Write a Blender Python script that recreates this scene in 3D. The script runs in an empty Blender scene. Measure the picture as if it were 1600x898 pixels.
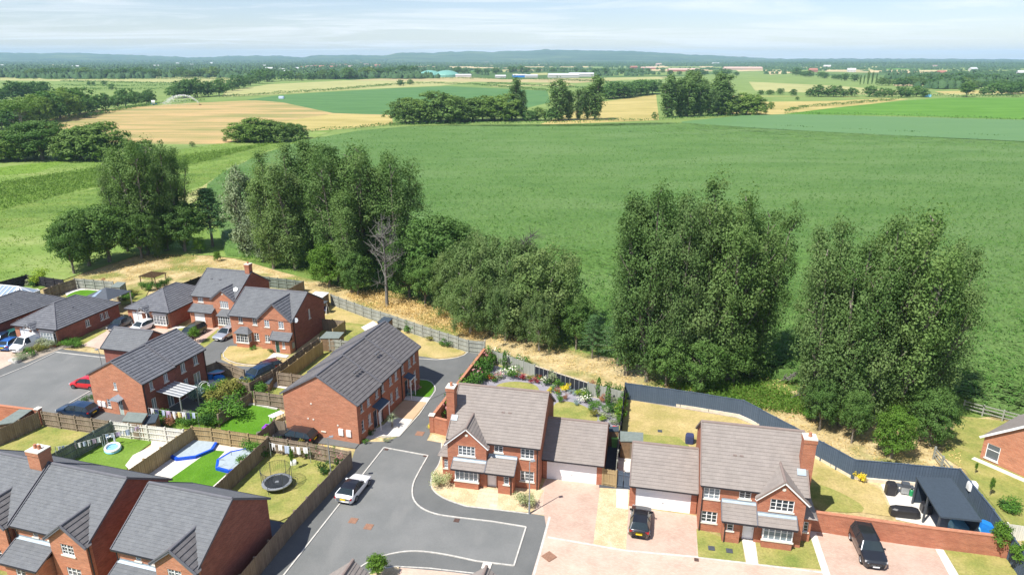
import bpy, math, random
import numpy as np
from mathutils import Vector, Matrix

# ---------------------------------------------------------------- camera, sky, sun, exposure
sc = bpy.context.scene
col = sc.collection
FPX, CAMH = 1069.0, 35.5                      # focal length in pixels of the 1600 px frame, height above ground
PITCH = math.atan((449 - 92) / FPX)
cam_d = bpy.data.cameras.new("camera"); cam = bpy.data.objects.new("camera", cam_d); col.objects.link(cam)
cam_d.sensor_width = 36.0; cam_d.lens = 36.0 * FPX / 1600.0
cam_d.clip_start = 0.5; cam_d.clip_end = 40000
cam.location = (0, 0, CAMH); cam.rotation_euler = (math.pi / 2 - PITCH, 0, 0)
sc.camera = cam
SUN_EL, SUN_AZ = math.radians(56), math.radians(222)       # direction towards the sun, azimuth counter-clockwise from +X
w = bpy.data.worlds.new("World"); sc.world = w; w.use_nodes = True
nt = w.node_tree; nt.nodes.clear()
def wn(t): return nt.nodes.new(t)
sky = wn('ShaderNodeTexSky'); sky.sky_type = 'NISHITA'; sky.sun_disc = False
sky.sun_elevation = SUN_EL; sky.sun_rotation = math.pi / 2 - SUN_AZ
sky.altitude = 50; sky.air_density = 1.0; sky.dust_density = 0.3; sky.ozone_density = 1.0
tc = wn('ShaderNodeTexCoord'); sep = wn('ShaderNodeSeparateXYZ'); nt.links.new(tc.outputs['Generated'], sep.inputs[0])
# thin high cloud: direction projected on a flat layer, stretched sideways
zc = wn('ShaderNodeMath'); zc.operation = 'MAXIMUM'; nt.links.new(sep.outputs[2], zc.inputs[0]); zc.inputs[1].default_value = 0.0
za = wn('ShaderNodeMath'); za.operation = 'ADD'; nt.links.new(zc.outputs[0], za.inputs[0]); za.inputs[1].default_value = 0.045
dx = wn('ShaderNodeMath'); dx.operation = 'DIVIDE'; nt.links.new(sep.outputs[0], dx.inputs[0]); nt.links.new(za.outputs[0], dx.inputs[1])
dy = wn('ShaderNodeMath'); dy.operation = 'DIVIDE'; nt.links.new(sep.outputs[1], dy.inputs[0]); nt.links.new(za.outputs[0], dy.inputs[1])
cmb = wn('ShaderNodeCombineXYZ'); nt.links.new(dx.outputs[0], cmb.inputs[0]); nt.links.new(dy.outputs[0], cmb.inputs[1])
mp = wn('ShaderNodeMapping'); mp.inputs['Scale'].default_value = (0.26, 0.48, 1); mp.inputs['Rotation'].default_value = (0, 0, 0.12); nt.links.new(cmb.outputs[0], mp.inputs[0])
no = wn('ShaderNodeTexNoise'); no.inputs['Scale'].default_value = 1.1; no.inputs['Detail'].default_value = 9; no.inputs['Roughness'].default_value = 0.64; no.inputs['Distortion'].default_value = 0.6
nt.links.new(mp.outputs[0], no.inputs['Vector'])
cr = wn('ShaderNodeValToRGB'); cr.color_ramp.elements[0].position = 0.46; cr.color_ramp.elements[0].color = (0, 0, 0, 1)
cr.color_ramp.elements[1].position = 0.63; cr.color_ramp.elements[1].color = (0.62, 0.62, 0.62, 1); nt.links.new(no.outputs[0], cr.inputs[0])
mix = wn('ShaderNodeMixRGB'); nt.links.new(cr.outputs[0], mix.inputs[0]); tint = wn('ShaderNodeMixRGB'); tint.blend_type = 'MULTIPLY'; tint.inputs[0].default_value = 1; tint.inputs[2].default_value = (.84, .85, 1.0, 1); nt.links.new(sky.outputs[0], tint.inputs[1]); nt.links.new(tint.outputs[0], mix.inputs[1]); mix.inputs[2].default_value = (7.6, 7.8, 8.1, 1)
bg = wn('ShaderNodeBackground'); bg.inputs['Strength'].default_value = 0.092
nt.links.new(mix.outputs[0], bg.inputs[0]); wo = wn('ShaderNodeOutputWorld'); nt.links.new(bg.outputs[0], wo.inputs[0])
sun_d = bpy.data.lights.new("sun", 'SUN'); sun_d.energy = 4.8; sun_d.angle = math.radians(0.55); sun_d.color = (1.0, 0.96, 0.89)
sun = bpy.data.objects.new("sun", sun_d); col.objects.link(sun)
sd = Vector((math.cos(SUN_EL) * math.cos(SUN_AZ), math.cos(SUN_EL) * math.sin(SUN_AZ), math.sin(SUN_EL)))
sun.rotation_euler = sd.to_track_quat('Z', 'Y').to_euler()
sc.view_settings.view_transform = 'Standard'; sc.view_settings.look = 'None'; sc.view_settings.gamma = 1
sc.view_settings.use_curve_mapping = False; sc.view_settings.exposure = 0.66
sc.cycles.volume_bounces = 1; sc.cycles.max_bounces = 6; sc.cycles.transparent_max_bounces = 6
sc.cycles.volume_step_rate = 1.0

random.seed(7); RNG = np.random.default_rng(7)
_s, _c = math.sin(PITCH), math.cos(PITCH)
def G(px, py, z=0.0):
    """Point of the place at height z that shows at pixel (px, py) of the photograph."""
    u = (px - 800) / FPX; v = (449 - py) / FPX
    t = (z - CAMH) / (-_s + v * _c)
    return (u * t, (_c + v * _s) * t)
def HT(bx, by, ty):
    Y = G(bx, by)[1]; v = (449 - ty) / FPX
    return CAMH + (-_s + v * _c) * Y / (_c + v * _s)

# ---------------------------------------------------------------- helpers
def tag(o, label=None, cat=None, group=None, kind=None):
    if label: o['label'] = label
    if cat: o['category'] = cat
    if group: o['group'] = group
    if kind: o['kind'] = kind
    return o
def link(o, parent=None):
    col.objects.link(o)
    if parent is not None: o.parent = parent
    return o
def empty(name, loc=(0, 0, 0), rz=0.0, label=None, cat=None, group=None):
    o = bpy.data.objects.new(name, None); o.location = loc; o.rotation_euler = (0, 0, rz); o.empty_display_size = 0.2
    link(o); tag(o, label, cat, group); return o
def mesh_np(name, V, Fq, mats, smooth=False, midx=None, uv=True):
    me = bpy.data.meshes.new(name)
    V = np.asarray(V, dtype=np.float32)
    me.vertices.add(len(V)); me.vertices.foreach_set('co', V.ravel())
    k = Fq.shape[1]; n = len(Fq)
    me.loops.add(n * k); me.loops.foreach_set('vertex_index', Fq.astype(np.int32).ravel())
    me.polygons.add(n); me.polygons.foreach_set('loop_start', np.arange(0, n * k, k, dtype=np.int32))
    me.polygons.foreach_set('loop_total', np.full(n, k, dtype=np.int32))
    if midx is not None: me.polygons.foreach_set('material_index', np.asarray(midx, dtype=np.int32))
    me.update(calc_edges=True)
    if smooth: me.polygons.foreach_set('use_smooth', np.ones(n, dtype=bool))
    for m in (mats if isinstance(mats, (list, tuple)) else [mats]): me.materials.append(m)
    return me
def box_uv(me):
    n = len(me.polygons); L = len(me.loops)
    if not n: return
    nr = np.empty(n * 3, dtype=np.float32); me.polygons.foreach_get('normal', nr); nr = nr.reshape(-1, 3)
    lt = np.empty(n, dtype=np.int32); me.polygons.foreach_get('loop_total', lt)
    vi = np.empty(L, dtype=np.int32); me.loops.foreach_get('vertex_index', vi)
    co = np.empty(len(me.vertices) * 3, dtype=np.float32); me.vertices.foreach_get('co', co); co = co.reshape(-1, 3)[vi]
    nr = np.repeat(nr, lt, axis=0)
    flat = np.abs(nr[:, 2]) > 0.93
    t = np.stack([-nr[:, 1], nr[:, 0], np.zeros(L)], 1); ln = np.linalg.norm(t, axis=1); ln[ln == 0] = 1; t /= ln[:, None]
    b = np.cross(nr, t)
    u = np.where(flat, co[:, 0], (co * t).sum(1)); v = np.where(flat, co[:, 1], (co * b).sum(1))
    uvl = me.uv_layers.new(name='UVMap'); uvl.data.foreach_set('uv', np.stack([u, v], 1).astype(np.float32).ravel())
class MB:
    def __init__(s): s.v = []; s.f = []; s.m = []
    def poly(s, pts, m=0):
        b = len(s.v); s.v += [tuple(p) for p in pts]; s.f.append(tuple(range(b, b + len(pts)))); s.m.append(m)
    def box(s, x0, x1, y0, y1, z0, z1, m=0):
        b = len(s.v)
        s.v += [(x0, y0, z0), (x1, y0, z0), (x1, y1, z0), (x0, y1, z0), (x0, y0, z1), (x1, y0, z1), (x1, y1, z1), (x0, y1, z1)]
        for q in ((0, 3, 2, 1), (4, 5, 6, 7), (0, 1, 5, 4), (1, 2, 6, 5), (2, 3, 7, 6), (3, 0, 4, 7)):
            s.f.append(tuple(b + i for i in q)); s.m.append(m)
    def bar(s, p, q, w=.05, h=None, m=0, up=(0, 0, 1)):
        """rectangular bar from p to q"""
        h = h or w; p = Vector(p); q = Vector(q); d = (q - p).normalized(); up = Vector(up)
        if abs(d.dot(up)) > .98: up = Vector((1, 0, 0))
        a = d.cross(up).normalized() * w / 2; c = a.cross(d).normalized() * h / 2
        b = len(s.v)
        for o in (p, q):
            for k in ((-1, -1), (1, -1), (1, 1), (-1, 1)): s.v.append(tuple(o + a * k[0] + c * k[1]))
        for qd in ((0, 3, 2, 1), (4, 5, 6, 7), (0, 1, 5, 4), (1, 2, 6, 5), (2, 3, 7, 6), (3, 0, 4, 7)):
            s.f.append(tuple(b + i for i in qd)); s.m.append(m)
    def tube(s, pts, rad, n=6, m=0, cap=True):
        pts = [Vector(p) for p in pts]; rings = []
        for i, p in enumerate(pts):
            d = (pts[min(i + 1, len(pts) - 1)] - pts[max(i - 1, 0)]).normalized()
            u = Vector((0, 0, 1)) if abs(d.z) < .9 else Vector((1, 0, 0))
            a = d.cross(u).normalized(); c = d.cross(a).normalized(); r = rad[i] if isinstance(rad, (list, tuple)) else rad
            b = len(s.v); rings.append(b)
            for k in range(n):
                t = 2 * math.pi * k / n; s.v.append(tuple(p + a * math.cos(t) * r + c * math.sin(t) * r))
        for i in range(len(rings) - 1):
            for k in range(n):
                k2 = (k + 1) % n; s.f.append((rings[i] + k, rings[i] + k2, rings[i + 1] + k2, rings[i + 1] + k)); s.m.append(m)
        if cap:
            s.f.append(tuple(rings[-1] + k for k in range(n))); s.m.append(m)
            s.f.append(tuple(rings[0] + n - 1 - k for k in range(n))); s.m.append(m)
    def disc(s, c, r, z, n=16, m=0):
        s.poly([(c[0] + r * math.cos(2 * math.pi * k / n), c[1] + r * math.sin(2 * math.pi * k / n), z) for k in range(n)], m)
    def mesh(s, name, mats, smooth=False):
        me = bpy.data.meshes.new(name); me.from_pydata(s.v, [], s.f)
        for m in (mats if isinstance(mats, (list, tuple)) else [mats]): me.materials.append(m)
        if len(me.materials) > 1: me.polygons.foreach_set('material_index', s.m)
        if smooth: me.polygons.foreach_set('use_smooth', [True] * len(s.f))
        me.update(); box_uv(me); return me
    def build(s, name, mats, parent=None, loc=(0, 0, 0), rz=0.0, smooth=False, kind=None):
        o = bpy.data.objects.new(name, s.mesh(name, mats, smooth)); o.location = loc; o.rotation_euler = (0, 0, rz)
        link(o, parent)
        if kind: o['kind'] = kind
        return o
def put(name, me, parent=None, loc=(0, 0, 0), rz=0.0, scale=None, mat=None):
    o = bpy.data.objects.new(name, me); o.location = loc; o.rotation_euler = (0, 0, rz)
    if scale is not None: o.scale = scale if isinstance(scale, (tuple, list)) else (scale,) * 3
    link(o, parent)
    if mat is not None:
        o.material_slots[0].link = 'OBJECT'; o.material_slots[0].material = mat
    return o

# ---------------------------------------------------------------- materials
def new_mat(name):
    m = bpy.data.materials.new(name); m.use_nodes = True; n = m.node_tree; n.nodes.clear()
    out = n.nodes.new('ShaderNodeOutputMaterial'); return m, n, out
def pr(n, out, rough=.8, spec=.3, metal=0.0):
    p = n.nodes.new('ShaderNodeBsdfPrincipled'); p.inputs['Roughness'].default_value = rough
    p.inputs['Specular IOR Level'].default_value = spec; p.inputs['Metallic'].default_value = metal
    n.links.new(p.outputs[0], out.inputs[0]); return p
def N(n, t, **k):
    o = n.nodes.new(t)
    for a, b in k.items(): setattr(o, a, b)
    return o
def noise(n, vec, scale, detail=4, rough=.6, stretch=None):
    if stretch:
        mpn = N(n, 'ShaderNodeMapping'); mpn.inputs['Scale'].default_value = stretch[:3]
        if len(stretch) > 3: mpn.inputs['Rotation'].default_value = (0, 0, stretch[3])
        n.links.new(vec, mpn.inputs[0]); vec = mpn.outputs[0]
    t = N(n, 'ShaderNodeTexNoise'); t.inputs['Scale'].default_value = scale; t.inputs['Detail'].default_value = detail; t.inputs['Roughness'].default_value = rough
    n.links.new(vec, t.inputs['Vector']); return t.outputs[0]
def ramp(n, f, stops):
    r = N(n, 'ShaderNodeValToRGB'); e = r.color_ramp.elements
    while len(e) < len(stops): e.new(0.5)
    for i, (p, c) in enumerate(stops): e[i].position = p; e[i].color = tuple(c) + (1,)
    n.links.new(f, r.inputs[0]); return r.outputs[0]
def mixc(n, f, a, b, mode='MIX'):
    m = N(n, 'ShaderNodeMixRGB', blend_type=mode)
    for i, x in enumerate((f, a, b)):
        if isinstance(x, (int, float)): m.inputs[i].default_value = x
        elif isinstance(x, tuple): m.inputs[i].default_value = x + (1,)
        else: n.links.new(x, m.inputs[i])
    return m.outputs[0]
def bumpn(n, p, h, strength=.3, dist=.05):
    b = N(n, 'ShaderNodeBump'); b.inputs['Strength'].default_value = strength; b.inputs['Distance'].default_value = dist
    n.links.new(h, b.inputs['Height']); n.links.new(b.outputs[0], p.inputs['Normal'])
def plain(name, c, rough=.6, spec=.3, metal=0.0, var=.12, scale=3.0, bump=0):
    """one colour with slight mottling in object space"""
    m, n, out = new_mat(name); p = pr(n, out, rough, spec, metal)
    tcn = N(n, 'ShaderNodeTexCoord'); f = noise(n, tcn.outputs['Object'], scale, 5)
    n.links.new(ramp(n, f, [(.3, tuple(x * (1 - var) for x in c)), (.7, tuple(min(1, x * (1 + var)) for x in c))]), p.inputs['Base Color'])
    if bump: bumpn(n, p, f, bump)
    return m
def ground_mat(name, stops, scale=.3, fine=4.0, fine_amt=.35, bump=.4, stretch=None, rough=.95, fine_stretch=None, dist=.1, patch=None):
    """broad colour patches from a ramp over world position, times fine grain"""
    m, n, out = new_mat(name); p = pr(n, out, rough, .12)
    g = N(n, 'ShaderNodeNewGeometry').outputs['Position']
    a = noise(n, g, scale, 6, .62, stretch); c = ramp(n, a, stops)
    if patch:
        pf = noise(n, g, patch[0], 3, .5, patch[3] if len(patch) > 3 else None); c = mixc(n, ramp(n, pf, [(patch[2] - .06, (0, 0, 0)), (patch[2] + .06, (1, 1, 1))]), c, patch[1])
    f = noise(n, g, fine, 5, .7, fine_stretch)
    lo = 1 - fine_amt; c = mixc(n, 1.0, c, ramp(n, f, [(.25, (lo,) * 3), (.75, (1 + fine_amt * .6,) * 3)]), 'MULTIPLY')
    n.links.new(c, p.inputs['Base Color'])
    if bump: bumpn(n, p, f, bump, dist)
    return m
def brick_mat(name, c1, c2, mortar, bw=.225, bh=.075, ms=.01, off=.5, var=.25, vscale=(.8, 2.5, 1), rough=.85, bump=.25, coord='UV', big=None, rot=0):
    m, n, out = new_mat(name); p = pr(n, out, rough, .2)
    tcn = N(n, 'ShaderNodeTexCoord'); v = tcn.outputs['UV'] if coord == 'UV' else N(n, 'ShaderNodeNewGeometry').outputs['Position']
    if rot:
        mp_ = N(n, 'ShaderNodeMapping'); mp_.inputs['Rotation'].default_value = (0, 0, rot); n.links.new(v, mp_.inputs[0]); v = mp_.outputs[0]
    b = N(n, 'ShaderNodeTexBrick'); b.offset = off; b.inputs['Scale'].default_value = 1
    b.inputs['Brick Width'].default_value = bw; b.inputs['Row Height'].default_value = bh; b.inputs['Mortar Size'].default_value = ms
    b.inputs['Color1'].default_value = c1 + (1,); b.inputs['Color2'].default_value = c2 + (1,); b.inputs['Mortar'].default_value = mortar + (1,); b.inputs['Bias'].default_value = -.1
    n.links.new(v, b.inputs['Vector'])
    f = noise(n, v, 1.2, 6, .7, vscale)
    c = mixc(n, 1.0, b.outputs['Color'], ramp(n, f, [(.3, (1 - var,) * 3), (.7, (1 + var * .6,) * 3)]), 'MULTIPLY')
    if big:
        c = mixc(n, ramp(n, noise(n, v, .35, 4, .6), [(.45, (0, 0, 0)), (.75, (.55, .55, .55))]), c, big)
    n.links.new(c, p.inputs['Base Color']); bumpn(n, p, b.outputs['Fac'], -bump, .01)
    return m
def leaf_mat(name, c1, c2, tr=.25, c3=None, nscale=.35, rough=.55):
    m, n, out = new_mat(name)
    g = N(n, 'ShaderNodeNewGeometry'); r = ramp(n, g.outputs['Random Per Island'], [(0, c1), (1, c2)])
    tcn = N(n, 'ShaderNodeTexCoord'); f = noise(n, tcn.outputs['Object'], nscale, 3, .6)
    r = mixc(n, ramp(n, f, [(.35, (0, 0, 0)), (.7, (1, 1, 1))]), r, c3 if c3 else tuple(x * 1.35 for x in c2))
    oi = N(n, 'ShaderNodeObjectInfo'); r = mixc(n, .8, r, ramp(n, oi.outputs['Random'], [(0, (.8, .84, .8)), (1, (1.2, 1.15, 1.05))]), 'MULTIPLY')
    p = N(n, 'ShaderNodeBsdfPrincipled'); p.inputs['Roughness'].default_value = max(.7, rough); p.inputs['Specular IOR Level'].default_value = .15
    n.links.new(r, p.inputs['Base Color'])
    t = N(n, 'ShaderNodeBsdfTranslucent'); n.links.new(mixc(n, 1.0, r, (1.1, 1.25, .6), 'MULTIPLY'), t.inputs[0])
    mx = N(n, 'ShaderNodeMixShader'); mx.inputs[0].default_value = tr; n.links.new(p.outputs[0], mx.inputs[1]); n.links.new(t.outputs[0], mx.inputs[2])
    n.links.new(mx.outputs[0], out.inputs[0]); return m
def gloss(name, c, rough=.25, metal=0.0, coat=0.0):
    m, n, out = new_mat(name); p = pr(n, out, rough, .5, metal); p.inputs['Coat Weight'].default_value = coat; p.inputs['Coat Roughness'].default_value = .05
    tcn = N(n, 'ShaderNodeTexCoord'); f = noise(n, tcn.outputs['Object'], 2.0, 3)
    n.links.new(ramp(n, f, [(.3, tuple(x * .94 for x in c)), (.7, tuple(x * 1.05 for x in c))]), p.inputs['Base Color']); return m

MT = {}
MT['brick'] = brick_mat('red_brick', (.37, .108, .052), (.49, .168, .08), (.36, .24, .18), big=(.30, .09, .055))
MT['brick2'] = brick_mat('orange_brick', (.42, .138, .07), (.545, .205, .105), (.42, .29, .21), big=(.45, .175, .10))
MT['brick_shade'] = brick_mat('shade_toned_brick', (.24, .07, .05), (.34, .11, .075), (.24, .15, .12), big=(.20, .06, .05))  # darker copy of orange brick, shade of sunless side walls painted in
MT['tile_brown'] = brick_mat('brown_roof_tile', (.245, .215, .195), (.27, .238, .215), (.20, .175, .16), bw=.33, bh=.30, ms=.005, off=.5, var=.12, vscale=(1, 1, 1), bump=.1, rough=.8)
MT['tile_grey'] = brick_mat('grey_roof_tile', (.125, .13, .145), (.16, .165, .18), (.07, .07, .082), bw=.33, bh=.34, ms=.006, off=.5, var=.14, vscale=(1, 1, 1), bump=.1, rough=.75)
MT['tile_grey2'] = brick_mat('warm_grey_roof_tile', (.13, .123, .125), (.16, .152, .152), (.075, .07, .075), bw=.33, bh=.34, ms=.006, off=.5, var=.16, vscale=(1, 1, 1), bump=.1, rough=.8)
MT['slate'] = brick_mat('pale_slate_tile', (.135, .142, .152), (.158, .165, .173), (.11, .113, .12), bw=.3, bh=.2, ms=.005, off=.5, var=.14, vscale=(1, 1, 1), bump=.15, rough=.75)
MT['ridge_grey'] = plain('ridge_tile_grey', (.13, .13, .145), .8); MT['ridge_brown'] = plain('ridge_tile_brown', (.23, .18, .16), .8)
MT['lead'] = plain('lead_flashing', (.34, .40, .45), .5, .4, 0.2)
MT['white'] = plain('white_plastic', (.80, .80, .79), .35, .4, var=.03)
MT['stone'] = plain('cast_stone', (.66, .62, .54), .8, var=.08)
MT['black'] = plain('black_plastic', (.025, .025, .03), .4, .4)
MT['grey'] = plain('grey_metal', (.38, .40, .41), .45, .4, .5)
MT['dkgrey'] = plain('dark_grey_paint', (.07, .08, .095), .5, .4)
MT['glass'] = gloss('window_glass', (.035, .045, .055), .06)
MT['glass_light'] = gloss('pale_window_glass', (.20, .24, .27), .08)
MT['glass_mid'] = gloss('curtained_window_glass', (.10, .115, .13), .07)
MT['carglass'] = gloss('car_glass', (.02, .03, .035), .05)
MT['door_green'] = gloss('green_door', (.02, .07, .05), .35); MT['door_dark'] = gloss('navy_door', (.03, .04, .07), .35)
MT['door_white'] = plain('white_door', (.80, .81, .82), .3, .4, var=.02); MT['door_sage'] = gloss('sage_door', (.42, .50, .45), .4)
MT['asphalt'] = ground_mat('asphalt', [(.28, (.150, .157, .154)), (.5, (.180, .185, .181)), (.72, (.215, .218, .212))], .22, 22, .3, .3, rough=.85, dist=.01, patch=(.5, (.20, .203, .197), .62, (1, .35, 1, .25)))
MT['asphalt2'] = ground_mat('pavement_asphalt', [(.3, (.125, .130, .128)), (.7, (.165, .168, .164))], .3, 22, .3, .25, rough=.85, dist=.01)
MT['paver'] = brick_mat('pink_block_paving', (.50, .365, .285), (.57, .435, .35), (.43, .325, .26), bw=.2, bh=.1, ms=.008, var=.14, vscale=(.5, .5, 1), coord='P', rot=.2, big=(.61, .49, .405))
MT['paver2'] = brick_mat('salmon_drive_paving', (.46, .325, .255), (.53, .39, .315), (.39, .285, .225), bw=.2, bh=.1, ms=.008, var=.16, vscale=(.4, .4, 1), coord='P', rot=.2, big=(.54, .42, .345))
MT['slab'] = brick_mat('pale_paving_slab', (.62, .58, .52), (.70, .66, .60), (.45, .42, .38), bw=.6, bh=.45, ms=.012, var=.1, coord='P', rot=.2)
MT['sandstone'] = brick_mat('sandstone_slab', (.60, .45, .32), (.66, .54, .40), (.50, .38, .26), bw=.7, bh=.5, ms=.015, var=.2, coord='P', rot=.2)
MT['gravel'] = ground_mat('golden_gravel', [(.4, (.54, .42, .25)), (.6, (.66, .53, .34))], .9, 12, .5, .6, dist=.03)
MT['gravel2'] = ground_mat('orange_gravel', [(.3, (.50, .33, .20)), (.7, (.58, .42, .27))], .5, 14, .35, .5, dist=.03)
MT['slategravel'] = ground_mat('plum_slate_chippings', [(.3, (.25, .235, .27)), (.7, (.36, .345, .385))], .8, 16, .45, .6, dist=.04)
MT['pebbles'] = ground_mat('grey_pebbles', [(.3, (.30, .25, .20)), (.7, (.42, .37, .31))], 1.0, 9, .5, .7, dist=.05)
MT['kerb'] = plain('concrete_kerb', (.50, .48, .44), .85, var=.2)
MT['lawn'] = ground_mat('green_lawn', [(.3, (.115, .21, .025)), (.65, (.17, .27, .045))], .35, 6, .32, .5)
MT['lawn_bright'] = ground_mat('bright_lawn', [(.3, (.075, .20, .012)), (.7, (.115, .26, .022))], .5, 7, .35, .5)
MT['lawn_mix'] = ground_mat('patchy_lawn', [(.30, (.17, .22, .05)), (.5, (.28, .28, .08)), (.68, (.38, .33, .12))], .4, 6, .35, .5)
MT['lawn_dry'] = ground_mat('dry_lawn', [(.3, (.30, .27, .085)), (.55, (.46, .36, .155)), (.75, (.56, .43, .21))], .35, 6, .32, .5)
MT['hay'] = ground_mat('parched_grass', [(.38, (.36, .28, .13)), (.5, (.48, .375, .19)), (.64, (.57, .46, .255))], .3, 2.6, .42, .7, patch=(.14, (.22, .235, .07), .55))
MT['rough'] = ground_mat('rough_meadow', [(.3, (.10, .175, .035)), (.5, (.15, .24, .05)), (.7, (.23, .29, .075))], .06, 1.5, .5, 1.0, stretch=(1, 2.4, 1, .5), dist=.4)
MT['meadow'] = ground_mat('green_meadow', [(.3, (.12, .20, .045)), (.5, (.165, .25, .055)), (.66, (.24, .30, .095)), (.8, (.30, .32, .15))], .03, 1.0, .22, .4, stretch=(1, 2.2, 1, .45), dist=.3)
MT['fence'] = brick_mat('weathered_timber_fence', (.235, .185, .135), (.30, .245, .18), (.13, .10, .07), bw=.11, bh=3, ms=.006, off=0, var=.3, vscale=(3, .5, 1), bump=.2)
MT['fence_new'] = brick_mat('golden_timber_fence', (.34, .255, .13), (.42, .32, .175), (.17, .125, .07), bw=.11, bh=3, ms=.006, off=0, var=.2, vscale=(3, .5, 1), bump=.2)
MT['fence_white'] = brick_mat('cream_painted_fence', (.60, .58, .51), (.68, .66, .58), (.38, .36, .32), bw=.11, bh=3, ms=.006, off=0, var=.12, vscale=(3, .5, 1), bump=.2)
MT['fence_sage'] = brick_mat('sage_painted_fence', (.165, .195, .165), (.21, .24, .205), (.10, .12, .10), bw=.11, bh=3, ms=.006, off=0, var=.18, vscale=(3, .5, 1), bump=.2)
MT['fence_grey'] = brick_mat('pale_grey_fence', (.30, .31, .27), (.37, .38, .33), (.19, .19, .17), bw=.11, bh=3, ms=.006, off=0, var=.18, vscale=(3, .5, 1), bump=.2)
MT['fence_black'] = brick_mat('black_fence', (.03, .03, .035), (.04, .04, .045), (.015, .015, .02), bw=.11, bh=3, ms=.006, off=0, var=.2, bump=.2)
MT['fence_slate'] = brick_mat('slate_blue_fence', (.078, .108, .150), (.092, .124, .170), (.04, .055, .08), bw=.12, bh=3, ms=.008, off=0, var=.15, bump=.3)
MT['sleeper'] = plain('pale_sleeper', (.62, .54, .42), .85, var=.15)
MT['wood'] = plain('brown_wood', (.20, .13, .075), .8, var=.25)
MT['felt'] = plain('roofing_felt', (.17, .20, .185), .9, var=.15); MT['felt_dark'] = plain('dark_roof_felt', (.045, .062, .082), .85, var=.12, scale=6)
MT['bark'] = plain('bark', (.20, .175, .14), .9, var=.35, scale=5, bump=.4); MT['bark_pale'] = plain('pale_bark', (.42, .38, .33), .85, var=.3, scale=4, bump=.3)
# ---------------------------------------------------------------- builders: walls, windows, roofs
def wall_face(mb, p0, p1, z0, z1, holes=(), top=None, rev=.09, m=0):
    """wall from p0 to p1 (outside on the right hand), holes (a0,a1,z0,z1) measured along it; top: extra gable points (a, z)"""
    p0 = Vector((p0[0], p0[1])); p1 = Vector((p1[0], p1[1])); L = (p1 - p0).length; d = (p1 - p0) / L; nrm = Vector((d.y, -d.x))
    P = lambda a, z, dep=0: (p0.x + d.x * a - nrm.x * dep, p0.y + d.y * a - nrm.y * dep, z)
    xs = sorted({0, L} | {h[0] for h in holes} | {h[1] for h in holes}); zs = sorted({z0, z1} | {h[2] for h in holes if h[2] < z1} | {h[3] for h in holes if h[3] < z1})
    for i in range(len(xs) - 1):
        for j in range(len(zs) - 1):
            cx, cz = (xs[i] + xs[i + 1]) / 2, (zs[j] + zs[j + 1]) / 2
            if any(h[0] < cx < h[1] and h[2] < cz < h[3] for h in holes): continue
            mb.poly([P(xs[i], zs[j]), P(xs[i + 1], zs[j]), P(xs[i + 1], zs[j + 1]), P(xs[i], zs[j + 1])], m)
    for a0, a1, b0, b1 in holes:
        b1 = min(b1, z1)
        for q in (((a0, b0), (a0, b1)), ((a0, b1), (a1, b1)), ((a1, b1), (a1, b0)), ((a1, b0), (a0, b0))):
            (u, v), (x, y) = q; mb.poly([P(u, v), P(x, y), P(x, y, rev), P(u, v, rev)], m)
    if top: mb.poly([P(0, z1), P(L, z1)] + [P(a, z) for a, z in top], m)
def window_meshes(w, h, n, kind='casement'):
    """frame (white, mullions and glazing bars) and pane of a window w by h with n lights, origin bottom centre, outside is -y"""
    f = MB(); g = MB(); t = .055
    f.box(-w / 2, w / 2, .03, .09, 0, t); f.box(-w / 2, w / 2, .03, .09, h - t, h)
    f.box(-w / 2, -w / 2 + t, .03, .09, t, h - t); f.box(w / 2 - t, w / 2, .03, .09, t, h - t)
    lw = w / n
    for i in range(1, n): f.box(-w / 2 + lw * i - t * .6, -w / 2 + lw * i + t * .6, .02, .09, t, h - t)
    if kind == 'casement':
        for i in range(n):
            c = -w / 2 + lw * (i + .5)
            if lw > .5: f.box(c - .012, c + .012, .045, .07, t, h - t)
            for k in (1, 2): f.box(c - lw / 2 + t * .6, c + lw / 2 - t * .6, .045, .07, h * k / 3 - .012, h * k / 3 + .012)
    elif kind == 'cross':
        for i in range(n):
            c = -w / 2 + lw * (i + .5); f.box(c - lw / 2 + t * .6, c + lw / 2 - t * .6, .04, .08, h * .62 - .025, h * .62 + .025)
    g.poly([(-w / 2 + .02, .075, .02), (w / 2 - .02, .075, .02), (w / 2 - .02, .075, h - .02), (-w / 2 + .02, .075, h - .02)])
    return f, g
_wc = {}
def face_xf(fr, a):
    """location and rotation on a face: ('f',y) front facing -y, ('b',y) back, ('r',x) right facing +x, ('l',x) left"""
    s, v = fr
    return {'f': ((a, v), 0), 'b': ((a, v), math.pi), 'r': ((v, a), math.pi / 2), 'l': ((v, a), -math.pi / 2)}[s]
def add_window(root, fr, a0, a1, z0, z1, n=2, kind='casement', sill=True, glass='glass', frame='white'):
    w, h = a1 - a0, z1 - z0; key = (round(w, 2), round(h, 2), n, kind, frame, glass)
    if key not in _wc:
        f, g = window_meshes(w, h, n, kind); s = MB(); s.box(-w / 2 - .08, w / 2 + .08, -.07, .06, -.10, 0)
        l = MB(); l.box(-w / 2 - .04, w / 2 + .04, -.02, .02, h, h + .09)
        _wc[key] = (f.mesh('window_frame', MT[frame]), g.mesh('pane', MT[glass]), s.mesh('sill', MT['stone']), l.mesh('lintel', MT['brick2']))
    (x, y), rz = face_xf(fr, (a0 + a1) / 2); wm = _wc[key]
    o = put('window', wm[0], root, (x, y, z0), rz); put('pane', wm[1], o, mat=MT[('glass', 'glass', 'glass_mid', 'glass_light')[random.randrange(4)]] if glass == 'glass' else None)
    if sill: put('sill', wm[2], o)
    if sill == 2: put('lintel', wm[3], o)
    return o
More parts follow.
